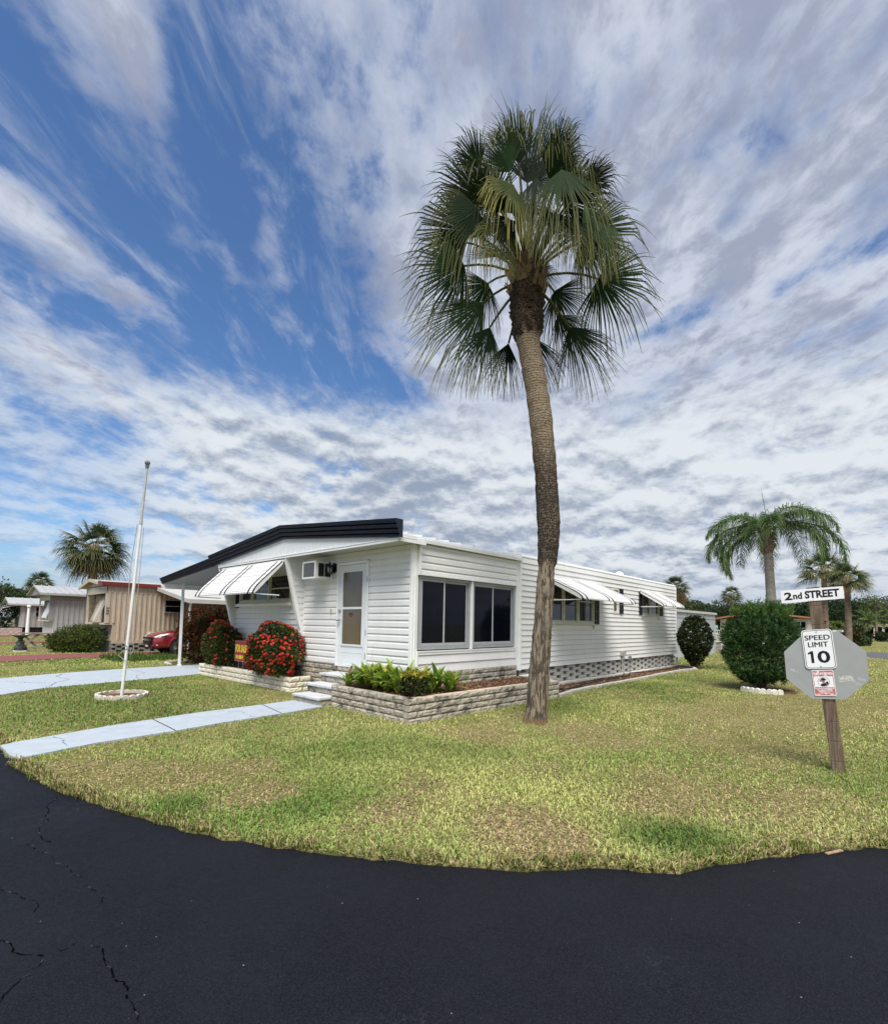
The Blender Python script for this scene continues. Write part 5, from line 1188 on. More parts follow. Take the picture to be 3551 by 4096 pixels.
# feather palms -----------------------------------------------------------
def feather_frond(lv, base, dirv, L, leafL, seed, nleaf=46, arch=.9, col=(.04,.085,.03), tip=(.10,.15,.05), hang=.75, w=.022, m=12):
    g = np.random.default_rng(seed); d = np.array(dirv, float); d /= np.linalg.norm(d); base = np.array(base, float)
    S_ = np.linspace(0, 1, 16); hor = np.array([d[0], d[1], 0]); hn = np.linalg.norm(hor); hor = hor/max(hn, 1e-6)
    pts = [base]; el = math.asin(max(-1, min(1, d[2]))); step = L/15
    for s in S_[1:]:
        e = el-arch*s**1.25; pts.append(pts[-1]+(hor*math.cos(e)+np.array([0,0,math.sin(e)]))*step)
    pts = np.array(pts); side = np.cross(hor, [0,0,1.])
    V = []; Q = []
    for i, p in enumerate(pts):
        r_ = .022*(1-.85*i/15); V += [p-side*r_, p+np.array([0,0,r_]), p+side*r_, p-np.array([0,0,r_])]
    for i in range(15):
        for k in range(4): q = i*4; Q.append((q+k,q+(k+1)%4,q+4+(k+1)%4,q+4+k))
    lv.add(np.array(V), Q, [], np.tile(np.array([[.10,.11,.05]]), (len(V),1)))
    n = nleaf*2; s = np.repeat(np.linspace(.16, .995, nleaf), 2)+g.normal(0,.004,n); s = np.clip(s,0,1); f = s*15; i = np.minimum(f.astype(int), 14); fr = (f-i)[:,None]
    P = pts[i]*(1-fr)+pts[i+1]*fr; T = unit(pts[i+1]-pts[i]); sg = np.tile([1,-1], nleaf)[:,None]
    spin = g.normal(0, .45, n)[:,None]; UPv = np.cross(side[None,:], T); UPv *= np.sign(UPv[:,2:3]+1e-9)
    D = unit(side*sg*np.cos(spin)+UPv*np.sin(spin)*.8+T*.75)
    LL = leafL*(np.sin(np.pi*np.clip(.12+s*.86,0,1))**.6)[:,None]*g.uniform(.8,1.15,(n,1))
    mid = P+D*LL*.5+np.array([[0,0,.02]]); tipp = P+D*LL*(1-.42*hang)-np.array([[0,0,1]])*LL*hang*g.uniform(.55,1.05,(n,1)); W = unit(np.cross(D, np.array([[0,0,1.]])+.3*g.normal(size=(n,3))))*w
    mid[:,2] -= (LL*hang*.16)[:,0]
    VV = np.stack([P-W*.5, P+W*.5, mid-W*.8, mid+W*.8, tipp], 1).reshape(-1,3); b = np.arange(n)*5
    c = np.array(col)*g.uniform(.65,1.3,(n,1)); c2 = np.array(tip)*g.uniform(.7,1.2,(n,1)); CC = np.stack([c,c,c,c,c2], 1).reshape(-1,3)
    lv.add(VV, np.stack([b,b+1,b+3,b+2],1), np.stack([b+2,b+3,b+4],1), CC)
qp = thing('palm_tree', 'queen palm with drooping feather leaves behind the podocarpus bush', 'palm tree', (18.75, 3.0, 0))
mb = MB(); zs = np.linspace(0, 4.05, 16); mb.tube([(18.75+.02*math.sin(z), 3.05+.03*z, z-.05) for z in zs], [.185-.014*z+rnd.uniform(-.004,.004) for z in zs], 14); tq = mb.build('trunk', TRKG, qp)
mb = MB(); mb.lathe([(.13,3.90),(.17,4.12),(.16,4.35),(.12,4.55),(.10,4.85),(.03,5.1)], (18.75,3.18,0), 12)
for i in range(40):
    z = rnd.uniform(3.95,4.55); t = rnd.random()*6.28; o = Vector((math.cos(t),math.sin(t),0)); p = Vector((18.75,3.18,z))+o*.13; mb.bar(p, p+o*.10+Vector((0,0,.18)), .07, .03)
mb.build('leaf_bases', mat('queen_boots', (.24,.19,.14), .95, .4, 14, .6, 50), tq)
lv = Leaves(); rt2 = np.array([.17,-.985,0]); fw2 = np.array([.985,.17,0])
QF = [(-.62,-.1,.95,2.35,1.75),(-.85,-.2,.55,2.6,1.75),(-.72,-.25,.25,2.5,1.95),(.62,-.15,.95,2.45,1.75),(-.45,-.3,.85,2.3,1.9),(-.9,.1,.1,2.4,1.75),(.4,.2,.9,2.5,1.8),(.95,.05,.55,3.0,1.7),(.6,-.3,.30,2.6,1.85),(.30,-.3,1.0,2.2,1.9),(.15,.3,1.0,2.0,2.0),(-.25,.45,1.0,2.2,1.9),(.05,-.7,.85,2.2,1.9),(-.4,.7,.5,2.6,1.8),(.5,.75,.6,2.7,1.8),(.0,.9,.4,2.5,1.9),(-.2,-.75,.6,2.1,2.0),(.75,.45,.8,2.6,1.7),(-.75,.4,.75,2.5,1.75)]
for i, (a, b_, c_, L, ar) in enumerate(QF): feather_frond(lv, (18.75,3.18,4.72), rt2*a+fw2*b_+np.array([0,0,c_]), L*.98, .62, 700+i, 130, ar+.50, (.07,.13,.042), (.20,.27,.10), hang=.52, w=.012)
feather_frond(lv, (18.75,3.18,4.8), (.0,.06,1), 1.25, .10, 760, 20, .1, (.10,.15,.05), (.14,.18,.06), .1, .012)
lv.build('crown', LEAF, qp)
def feather_palm(label, x, y, zc, L, tr, seed, n=22, lean=(0,0), arch=1.1, col=(.045,.085,.022), tip=(.15,.17,.05), leafL=.4, hang=.35, group=None):
    p = thing('palm_tree', label, 'palm tree', (x-lean[0], y-lean[1], 0), group); mb = MB(); zs = np.linspace(0, zc, 9)
    mb.tube([(x-lean[0]*(1-(z/zc)**1.3), y-lean[1]*(1-(z/zc)**1.3), z-.05) for z in zs], [tr*(1.2-.3*z/zc) for z in zs], 9); mb.build('trunk', TRK, p); lv = Leaves(); g = random.Random(seed)
    for k in range(n):
        t = k*2.4; e = R(78-95*(k/n)); feather_frond(lv, (x,y,zc), (math.cos(e)*math.cos(t), math.cos(e)*math.sin(t), math.sin(e)), L*g.uniform(.85,1.1), leafL, seed*50+k, 26, arch, col, tip, hang, .045)
    lv.build('crown', LEAF, p); return p
feather_palm('date palm on a forked leaning trunk on the far lawn', 71.9, 2.55, 2.45, 2.2, .17, 31, 18, lean=(0,-.75), leafL=.5, arch=.85, col=(.11,.165,.05), tip=(.22,.26,.10))
mb = MB(); mb.tube([(71.9,3.35,-.05),(71.9,3.7,.6),(71.9,4.0,1.15)], [.17,.14,.11], 8); tag(mb.build('palm_stump', TRK, None, 0, (71.9,3.35,0)), 'bare stump leaning left beside the forked date palm', 'stump')
feather_palm('bright green young palm between the two fan palms', 49.9, 3.72, 1.65, .85, .09, 32, 16, arch=.9, col=(.10,.15,.03), tip=(.22,.24,.06))
feather_palm('thin tall palm far off at the right edge of the photo', 95.0, 2.6, 5.4, 2.0, .16, 33, 16, col=(.10,.13,.03), leafL=.6)
fan_palm('queen like palm beyond the orange roofed home', 58.4, 13.4, 4.9, 1.35, .14, 26, nfr=30, zlo=-.5, dark=1.1)
# broad trees far off ---------------------------------------------------------
TB = mat('tree_bark', (.085,.07,.055), .95, .3, 6, .6, 20)
def broad_tree(label, x, y, h, w, seed, pal, group, name='oak_tree', leaf=.34, n=5200, zb=.25, bare=False):
    p = thing(name, label, 'tree', (x, y, 0), group); g = random.Random(seed); mb = MB(); tr = .035*h
    top = h*.55; mb.tube([(x,y,-.1),(x+g.uniform(-.2,.2),y+g.uniform(-.2,.2),top*.5),(x,y,top)], [tr*1.3,tr,tr*.5], 9); lv = Leaves(); k = 16
    for i in range(k):
        t = i*2.4; f = (i+.5)/k; rr = w*.5*math.sqrt(f)*.85; cz = h*(zb+.18)+(h*(.80-zb))*(1-(rr/(w*.5))**2)*g.uniform(.55,1.0); c = (x+rr*math.cos(t)+g.uniform(-.4,.4), y+rr*math.sin(t)+g.uniform(-.4,.4), min(cz, h*.86)); br = w*g.uniform(.13,.21)*(.7 if bare else 1)
        mb.tube([(x,y,top*.6),((x+c[0])/2,(y+c[1])/2,(top*.6+c[2])/2+.2),c], [tr*.5,tr*.3,tr*.1], 6)
        shrub_leaves(lv, c, (br,br,br*.72), n//k, leaf, leaf*.62, pal, seed*40+i, lump=.4, up=.5)
    mb.build('trunk', TB, p); lv.build('crown', LEAF, p); return p
OAK = [(.024,.050,.022),(.038,.068,.027),(.016,.032,.015),(.058,.088,.036)]; OAK2 = [(.045,.075,.03),(.075,.105,.04),(.03,.05,.022),(.10,.12,.05)]
for i, (x, y, h, w, pl, lb) in enumerate([
    (104,13.4,6.4,9,OAK,'dark round oak just left of the street sign post'),(108,8.7,7.4,11,OAK,'widest dark oak spreading behind the two right fan palms'),(104,6.2,6.2,9,OAK,'dark oak filling the gap behind the right fan palm'),(125,3.9,6.4,11,OAK2,'lower green tree behind the forked date palm'),
    (128,-.4,6.0,11,OAK2,'green tree at the right edge behind the thin palm'),(88,27.5,6.6,9,OAK2,'light green tree beyond the grey flat roofed building'),(92,22.8,5.6,10,OAK,'low dark tree between grey building and orange roof'),(84,18.8,5.2,9,OAK,'dark tree behind the podocarpus bush'),
    (66,8.3,4.2,5,OAK,'dark bushy tree beside the turquoise home'),(115,20,6.4,14,OAK,'far dark tree behind the queen palm trunk')]):
    broad_tree(lb, x, y, h, w, 800+i, pl, 'trees along the far right')
broad_tree('sparse open tree against the sky at the far right', 120, 3.0, 8.2, 9, 830, [(.05,.055,.05),(.07,.075,.06)], 'trees along the far right', n=1100, bare=True, zb=.45)
for i, (x, y, h, w, pl, lb) in enumerate([(7.8,92,6.0,9,OAK2,'green tree at the left edge of the photo'),(13.4,96,5.6,9,OAK2,'wide green tree left of the second fan palm'),(20.5,92,7.0,7,[(.05,.05,.02),(.07,.06,.022),(.03,.035,.014)],'brownish tree right of the second fan palm'),(2.5,100,5.6,8,OAK,'dark far tree beside the street at the left'),(14.6,60,4.6,5,OAK,'dark tree between the grey and tan homes')]):
    broad_tree(lb, x, y, h, w, 850+i, pl, 'trees along the far left')
# ------------------------------------------------------------------ street sign post
sp = thing('sign_post', 'leaning weathered wooden post carrying the speed limit and street signs', 'sign post', (6.69, .535, 0))
B0 = Vector((6.689, .533, 0)); T0 = Vector((6.665, .712, 1.985)); ax = (T0-B0).normalized()
def on(z, r=0.0, f=0.0):                      # point on the post axis at height z, shifted right and toward the viewer
    return B0 + (T0-B0)*(z/1.985) + RT*r + FV*f
RT = Vector((.10, -.995, 0)).normalized(); FV = Vector((-.995, -.10, 0)).normalized()    # sign plane: right, front normal
UPA = (ax - FV*ax.dot(FV)).normalized(); RT = UPA.cross(FV).normalized(); 
mb = MB(); n = 10
for face in range(1):
    a = .060; prof = [(-a,-a*.8),(a,-a*.8),(a,a*.8),(-a,a*.8)]
    for i in range(n):
        z0, z1 = -.1+2.07*i/n, -.1+2.07*(i+1)/n
        P = lambda q, z: on(z)+RT*q[0]-FV*q[1]
        mb.hexa([P(q,z0) for q in prof]+[P(q,z1) for q in prof])
mb.build('post', WOOD, sp, .006)
def plate(name, pts, th, m, parent, front, back=0.0, bev=.0):
    """Flat plate in the sign plane from (height on post axis, sideways) pairs."""
    mb = MB(); mb.prism([tuple(p+FV*(front-th)) for p in pts], FV*th); return mb.build(name, m, parent, bev)
SGN = mat('sign_back_aluminium', (.34,.355,.35), .55, .05, 6, spec=.4, dirt=((.46,.47,.46), .5, 5, .64))
zc = 1.115; Rr = .395
oc = Vector(on(zc)) + RT*.008
def rot_pts(c, R_, k, ph): return [c + RT*(R_*math.cos(ph+2*math.pi*i/k)) + UPA*(R_*math.sin(ph+2*math.pi*i/k)) for i in range(k)]
stop = thing('stop_sign', 'grey bare back of an octagonal stop sign mounted on the wooden post', 'sign', tuple(oc))
plate('sign_plate', rot_pts(oc, .389, 8, math.pi/8-R(2)), .004, SGN, stop, .056)
def inplane(c, dx, dy, f): return tuple(c+RT*dx+UPA*dy+FV*f)
g = random.Random(2)
for cx, cy, k in ((-.285,-.05,9),(.25,-.19,8),(.30,-.16,5)):            # pale ragged scrapes
    mb = MB(); rim = []
    for i in range(k*3): t = 2*math.pi*i/(k*3); q = g.uniform(.25, 1.0); rim.append(inplane(oc, cx+.05*q*math.cos(t)-.4*.04*q*math.sin(t), cy-.02*q*math.cos(t)+.035*q*math.sin(t), .0568))
    mb.poly(rim); mb.build('scuff', mat('scuff_pale', (.42,.43,.425), .7, .1, 40), stop)
mb = MB(); mb.poly([inplane(oc,.10,-.125,.0566), inplane(oc,.105,-.185,.0566), inplane(oc,.225,-.165,.0566), inplane(oc,.22,-.105,.0566)])
mb.build('torn_sticker', mat('sticker_grey', (.50,.50,.46), .8, .35, 50, dirt=((.30,.31,.30), .9, 60, .5)), stop)
for dy in (.12,-.12): mb = MB(); mb.tube([inplane(on(zc),.0,dy,.055), inplane(on(zc),.0,dy,.062)], .010, 8); mb.build('bolt', STEEL, stop)
SW = mat('sign_white', (.84,.85,.86), .4, .03, 4); INK = mat('sign_ink', (.008,.009,.016), .5, .1, 6)
def rounded(c, w, h, r, k=6):
    out = []
    for sx, sy, a0 in ((1,1,0),(-1,1,90),(-1,-1,180),(1,-1,270)):
        for i in range(k+1): a = R(a0+90*i/k); out.append(c+RT*(sx*(w/2-r)+r*math.cos(a))+UPA*(sy*(h/2-r)+r*math.sin(a)))
    return out
# speed limit sign tilts slightly with the post
sc = Vector(on(1.292)) + RT*(-.026); 
spd = thing('speed_limit_sign', 'white SPEED LIMIT 10 sign with black border fixed over the grey octagon', 'sign', tuple(sc))
plate('sign_plate', rounded(sc, .276, .425, .036), .003, SW, spd, .066)
mb = MB(); o_ = rounded(sc+FV*.0665, .260, .409, .031); i_ = rounded(sc+FV*.0665, .249, .398, .026)
for k in range(len(o_)): k2 = (k+1) % len(o_); mb.quad(o_[k], o_[k2], i_[k2], i_[k])
mb.build('sign_border', INK, spd)
F0 = FV*.0666
for i_, h_ in enumerate((-.0018,.0018)):
    text('lettering', 'SPEED LIMIT'.split()[1], .082, INK, spd, sc+UPA*(.050+h_*.4)+RT*h_+F0+FV*.0002*i_, RT, UPA, 1.00, .0, .0003, fit=(.177,.053)); text('lettering', 'SPEED', .082, INK, spd, sc+UPA*(.125+h_*.4)+RT*h_+F0+FV*.0002*i_, RT, UPA, 1.0, .0, .0003, fit=(.224,.053))
tc_ = sc-UPA*.085
mb = MB(); mb.poly([tuple(tc_+F0+RT*(x-.066)+UPA*y) for x, y in ((.013,.0645),(.013,-.0645),(-.013,-.0645),(-.013,.036),(-.036,.028),(-.036,.046),(-.006,.0645))]); mb.build('lettering', INK, spd)
text('lettering', '0', .195, INK, spd, tc_+RT*.036+F0, RT, UPA, 1.0, .0050, .0003, fit=(.112,.132))
for dy in (.187,-.187): mb = MB(); c_ = sc+UPA*dy; mb.tube([c_+FV*.066, c_+FV*.070], .006, 8); mb.build('bolt', STEEL, spd)
wc = Vector(on(.930)) + RT*(-.022)
RED = mat('sign_faded_red', (.52,.13,.12), .6, .15, 20, dirt=((.78,.70,.67), .9, 34, .46))
wn = thing('warning_sign', 'small faded red and white WARNING neighborhood watch sign under the speed limit sign', 'sign', tuple(wc))
plate('sign_plate', rounded(wc, .190, .275, .006, 2), .002, SW, wn, .063)
def bar_(c, x0, x1, y0, y1, m, name, f=.0634): 
    mb = MB(); mb.poly([inplane(c,x0,y0,f), inplane(c,x1,y0,f), inplane(c,x1,y1,f), inplane(c,x0,y1,f)]); return mb.build(name, m, wn)
bar_(wc,-.084,.084,.070,.126,RED,'sign_panel'); bar_(wc,-.084,.084,-.126,-.062,RED,'sign_panel')
bar_(wc,-.090,-.084,-.130,.130,RED,'sign_border'); bar_(wc,.084,.090,-.130,.130,RED,'sign_border'); bar_(wc,-.084,.084,.126,.130,RED,'sign_border'); bar_(wc,-.084,.084,-.130,-.126,RED,'sign_border')
text('lettering', 'WARNING', .036, SW, wn, wc+UPA*.098+FV*.0637, RT, UPA, .98, .0008, .0002)
text('lettering', 'NEIGHBORHOOD WATCH', .0135, INK, wn, wc-UPA*.052+FV*.0634, RT, UPA, 1.0, .0006, .0002)
text('lettering', 'WE IMMEDIATELY', .017, SW, wn, wc-UPA*.078+FV*.0637, RT, UPA, 1.0, .0005, .0002); text('lettering', 'REPORT ALL', .017, SW, wn, wc-UPA*.095+FV*.0637, RT, UPA, 1.0, .0005, .0002); text('lettering', 'TO POLICE', .017, SW, wn, wc-UPA*.112+FV*.0637, RT, UPA, 1.0, .0005, .0002)
# the crossed out cloaked figure in a ring
ic = wc+UPA*.010; k = 28; mb = MB()
for i in range(k):
    a, b = 2*math.pi*i/k, 2*math.pi*(i+1)/k; mb.poly([inplane(ic,r_*math.cos(t),r_*math.sin(t),.0640) for r_, t in ((.053,a),(.053,b),(.049,b),(.049,a))])
mb.poly([inplane(ic,x,y,.0643) for x, y in ((-.038,.033),(-.033,.038),(.038,-.033),(.033,-.038))]); mb.build('sign_ring', RED, wn)
mb = MB()
for pl in ([(-.044,.012),(-.020,.018),(-.022,.036),(-.006,.044),(.012,.038),(.022,.024),(.030,.020),(.004,.012),(-.010,.006),(-.026,.004)],[(-.016,.004),(.004,.010),(.012,.000),(.006,-.012),(-.010,-.008)],[(-.034,-.034),(-.020,-.018),(.002,-.014),(.016,-.004),(.030,.006),(.044,-.010),(.036,-.030),(.018,-.042),(-.006,-.046),(-.024,-.042)]):
    mb.poly([inplane(ic,x,y,.0637) for x, y in pl])
mb.build('sign_figure', INK, wn)
nc = Vector(on(1.885)) + RT*(-.02); tl = R(-1.0)
RT2 = RT*math.cos(tl)+UPA*math.sin(tl); UP2 = UPA*math.cos(tl)-RT*math.sin(tl)
stn = thing('street_sign', 'white 2nd STREET name plate on top of the leaning wooden post', 'sign', tuple(nc))
mb = MB(); mb.prism([tuple(nc+RT2*x+UP2*y+FV*.048) for x, y in ((-.283,-.072),(.283,-.066),(.283,.066),(-.283,.072))], FV*.006); mb.build('sign_plate', SW, stn)
L0 = nc+FV*.0545
text('lettering', '2', .140, INK, stn, L0-RT2*.216+UP2*.003, RT2, UP2, 1.15, .0050, .0003, fit=(.074,.088))
text('lettering', 'nd', .108, INK, stn, L0-RT2*.129+UP2*.000, RT2, UP2, 1.02, .0040, .0003, fit=(.084,.074))
text('lettering', 'STREET', .122, INK, stn, L0+RT2*.092+UP2*.004, RT2, UP2, .90, .0050, .0003, fit=(.308,.086))
mb = MB()
for dx in (-.035,-.012,.012): c_ = nc+RT2*dx-UP2*.060; mb.tube([c_+FV*.054, c_+FV*.057], .003, 6)
mb.build('nail', DARK, stn)
mb = MB(); mb.bar((4.20,.42,-.004),(4.34,.345,-.004),.022,.010); tag(mb.build("broken_slat", mat("stick_tan", (.30,.20,.13), .9, .3, 20), None, .002, (4.27,.39,0)), "tan strip of wood lying on the asphalt edge below the sign", "slat")

# ------------------------------------------------------------------ for sale sign
fs = thing('for_sale_sign', 'dark red FOR SALE yard sign with yellow lettering between the flowering bushes', 'yard sign', (5.52, 12.2, .285))
YR = mat('sale_maroon', (.36,.018,.026), .5, .06, 6); YL = mat('sale_yellow', (.82,.72,.03), .5, .04, 6)
fx = 5.50; y0, y1 = 11.77, 12.42; zb, zt = .50, 1.0
mb = MB(); mb.box(fx, y0, zb, fx+.006, y1, zt); mb.build('sign_board', YR, fs)
mb = MB(); frame(mb, (fx,0,0), UYP, NX, y0, y1, zb, zt, .006, .0005, .0015); mb.build('sign_edge', mat('sale_edge', (.50,.42,.42), .5), fs)
mb = MB()
for y in (y0+.20, y0+.43): mb.tube([(fx+.003,y,.25),(fx+.003,y,zb+.1)], .005, 6)
mb.build('wire_stake', STEEL, fs)
ym = (y0+y1)/2
text('lettering', 'FOR SALE', .205, YL, fs, (fx-.001, ym, .815), (0,-1,0), (0,0,1), .66, .008, .0004, fit=(.60,.19))
text('lettering', '941-888-4230', .115, YL, fs, (fx-.001, ym, .605), (0,-1,0), (0,0,1), .72, .005, .0004, fit=(.54,.10))

# ------------------------------------------------------------------ flagpole
fp = thing('flagpole', 'white flagpole without a flag standing in the stone ring on the lawn', 'flagpole', (2.833, 11.177, 0))
b = Vector((2.833,11.177,0)); t_ = Vector((3.020,11.127,4.60)); at = lambda z: b+(t_-b)*(z/4.60)
mb = MB(); mb.tube([at(-.05), at(3.38)], [.029,.026], 16); mb.build('lower_pole', mat('pole_white', (.72,.72,.70), .6, .05, 9), fp)
mb = MB(); mb.tube([at(3.38), at(4.52)], [.024,.022], 14); mb.tube([at(3.36), at(3.44)], .031, 14); mb.build('upper_pole', mat('pole_metal', (.42,.43,.44), .45, .12, 9), fp)
mb = MB(); mb.tube([at(4.50), at(4.56)], [.030,.040], 12); mb.ball(tuple(at(4.61)), .050, 8); mb.build('finial', mat('finial_grey', (.16,.16,.155), .5, .2, 12), fp)
mb = MB(); mb.tube([at(3.36)+Vector((-.05,.03,0)), at(2.6)+Vector((-.075,.05,0)), at(1.6)+Vector((-.055,.05,0)), at(1.05)+Vector((-.07,.04,0)), at(.95)+Vector((.0,-.06,0)), at(.85)+Vector((-.07,.05,0)), at(.80)+Vector((-.11,.07,0)), at(.72)+Vector((-.05,-.06,0)), at(.66)+Vector((.065,-.04,0))], .007, 6)
mb.tube([at(3.30)+Vector((.05,-.03,0)), at(2.2)+Vector((.062,-.05,0)), at(1.1)+Vector((.07,-.045,0)), at(.92)+Vector((.10,-.06,0)), at(.80)+Vector((.06,-.05,0))], .006, 6)
mb.build('halyard', mat('rope_grey', (.36,.36,.34), .8, .2, 30), fp)
mb = MB(); mb.bar(at(.88)+Vector((.05,-.05,-.06)), at(.88)+Vector((.05,-.05,.06)), .02, .02); mb.build('cleat', STEEL, fp)

# ------------------------------------------------------------------ neighbouring homes on the left
def corrug(mb, p, q, z0, z1, pitch=.20, dep=.035, n_out=(0,-1), mi=0):
    p = Vector((*p,0)); q = Vector((*q,0)); L = (q-p).length; d = (q-p)/L; N = Vector((*n_out,0)); k = max(1, int(L/pitch)); s = L/k
    for i in range(k):
        f = ((0,0),(.30,0),(.42,dep),(.72,dep),(.84,0),(1,0))
        for (a,o),(b_,o2) in zip(f, f[1:]):
            u, v = p+d*s*(i+a)+N*o, p+d*s*(i+b_)+N*o2; mb.quad((u.x,u.y,z0),(v.x,v.y,z0),(v.x,v.y,z1),(u.x,u.y,z1), mi)
TAN = mat('tan_metal', (.44,.375,.285), .6, .06, 2.5, dirt=((.36,.29,.22), .35, 1.5, .55)); TANL = mat('tan_light', (.50,.44,.355), .6, .06, 3)
GRY = mat('grey_metal_siding', (.35,.355,.355), .6, .06, 3); GRYD = mat('grey_dark_siding', (.27,.26,.265), .6, .06, 3)
MAROON = mat('maroon_trim', (.16,.018,.022), .45, .1, 4); DGREY = mat('dim_block', (.20,.195,.18), .95, .3, 8, .6, 40)
th = thing('mobile_home', 'tan corrugated mobile home with red roof edge beyond the driveway, numbered 202', 'mobile home', (6.0, 28, 0))
YN, YF, XF, XL = 26.30, 29.75, 5.85, 6.15
mb = MB(); corrug(mb, (XF+.02,YN), (21,YN), 1.295, 2.66); corrug(mb, (XF+.42,YN), (21,YN), .50, 1.295, .2006); mb.quad((XL,YN,.5),(XF+.42,YN,.5),(XF+.42,YN,1.295),(XL,YN,1.295)); corrug(mb, (XF+.02,YN), (21,YN), 2.69, 2.98, .16, .008)
mb.box(XF, YN-.02, 2.66, 21, YN+.01, 2.69); mb.quad((21,YN,.5),(21,YF,.5),(21,YF,3),(21,YN,3)); mb.quad((XL,YF,.5),(21,YF,.5),(21,YF,3),(XL,YF,3))
mb.box(XL, YN-.025, .48, 21, YN+.02, .53); mb.box(XL-.02, YN-.03, .38, 21, YN-.005, .48); mb.build('side_wall', TAN, th)
mb = MB(); mb.box(XL, YN+.03, .5, XL+.06, YF, 1.29); mb.box(XF, YN+.01, 1.25, XL, YF, 1.295); mb.box(XF, YN, 2.62, XF+.05, YF, 2.98); mb.box(XF, YN-.02, 1.29, XF+.08, YN+.10, 2.64); mb.box(XF, YF-.1, 1.29, XF+.08, YF, 2.64)
mb.box(XF-.02, YN, 1.22, XL, YF, 1.30); mb.poly([(XF,YN,2.95),(XF,YF,2.95),(XF,(YN+YF)/2+.6,3.2)]); mb.build('end_wall', TANL, th)
mb = MB(); corrug(mb, (XF+.35,YN+.1), (XF+.35,YF-.1), 1.29, 2.62, .12, .015, (-1,0)); mb.box(XF+.06, YN+.1, 1.29, XF+.35, YF-.1, 1.31); mb.build('bay_wall', TAN, th)
mb = MB(); mb.box(XF+.25, YN+.25, 1.40, XF+.33, YN+1.4, 2.52); mb.build('end_window', MAROON, th)
mb = MB(); mb.box(XL+.06, YN-.01, -.05, 21, YN+.1, .40, 1)
for r_ in range(4):
    u = XL-.05+(.2 if r_ % 2 else 0)
    while u < 12: mb.box(u, YN-.05, r_*.10, u+rnd.choice((.24,.26,.30)), YN+.0, r_*.10+.092); u += .44
mb.box(XL, YN, -.05, XL+.1, YF, .45); mb.build('skirt', [DGREY, DARK], th)
mb = MB(); mb.hexa([(XF-.15,YN-.12,3.0),(21,YN-.12,3.0),(21,28.2,3.28),(XF-.15,28.6,3.28),(XF-.15,YN-.12,3.06),(21,YN-.12,3.06),(21,28.2,3.34),(XF-.15,28.6,3.34)]); mb.hexa([(XF-.15,28.6,3.28),(21,28.2,3.28),(21,YF+.9,2.95),(XF-.15,YF+.9,2.95),(XF-.15,28.6,3.34),(21,28.2,3.34),(21,YF+.9,3.02),(XF-.15,YF+.9,3.02)])
mb.build('roof', mat('tan_roof', (.42,.39,.345), .6, .1, 3), th)
mb = MB(); mb.box(XF-.17, YN-.16, 2.97, 7.95, YN-.10, 3.13); mb.hexa([(XF-.20,YN-.14,2.95),(XF-.15,YN-.14,2.95),(XF-.15,YN+.6,3.01),(XF-.20,YN+.6,3.01),(XF-.20,YN-.14,3.13),(XF-.15,YN-.14,3.13),(XF-.15,YN+.6,3.20),(XF-.20,YN+.6,3.20)]); mb.build('roof_edge', MAROON, th)
mb = MB(); mb.hexa([(XF-.20,YN+.61,3.02),(XF-.15,YN+.61,3.02),(XF-.15,28.6,3.22),(XF-.20,28.6,3.22),(XF-.20,YN+.61,3.16),(XF-.15,YN+.61,3.16),(XF-.15,28.6,3.36),(XF-.20,28.6,3.36)]); mb.hexa([(XF-.20,28.6,3.22),(XF-.15,28.6,3.22),(XF-.15,YF+.95,2.90),(XF-.20,YF+.95,2.90),(XF-.20,28.6,3.36),(XF-.15,28.6,3.36),(XF-.15,YF+.95,3.04),(XF-.20,YF+.95,3.04)]); mb.build('gable_edge', TANL, th)
wm = lambda O, u0, u1, z0, z1, par: (lambda a: (a.build('window', mat('win_grey', (.42,.41,.38), .5), par)))((lambda m_: (frame(m_, O, UXP, NY, u0, u1, z0, z1, .045, -.005, .045), slab(m_, O, UXP, NY, u0+.045, u1-.045, (z0+z1)/2-.018, (z0+z1)/2+.018, -.005, .04), m_)[2])(MB()))
w_ = wm((0,YN-.045,0), 8.16, 8.92, 1.81, 2.45, th); mb = MB(); mb.box(8.205, YN-.062, 1.855, 8.875, YN-.050, 2.405); mb.build('pane', SCREEN, w_)
for i, ch_ in enumerate('202'): text('house_number', ch_, .15, INK, th, (XF+.075, YN-.042, 1.965-.12*i), (0,0,-1), (1,0,0), 1.0, .004, .002)
mb = MB(); pr = curve_prof(.0, 2.50, .38, 1.42, .2)
for (o0,z0),(o1,z1) in zip(pr, pr[1:]): mb.hexa([(XF+.25-o0,27.0,z0),(XF+.25-o1,27.0,z1),(XF+.25-o1,28.25,z1),(XF+.25-o0,28.25,z0),(XF+.26-o0,27.0,z0+.015),(XF+.26-o1,27.0,z1+.015),(XF+.26-o1,28.25,z1+.015),(XF+.26-o0,28.25,z0+.015)], 0)
for y in (27.08, 27.3, 27.9, 28.1):
    for (o0,z0),(o1,z1) in zip(pr, pr[1:]): mb.quad((XF+.246-o0,y,z0+.004),(XF+.246-o1,y,z1+.004),(XF+.246-o1,y+.05,z1+.004),(XF+.246-o0,y+.05,z0+.004), 1)
mb.build('end_awning', [TANL, mat('brown_stripe', (.10,.045,.04), .5)], th)
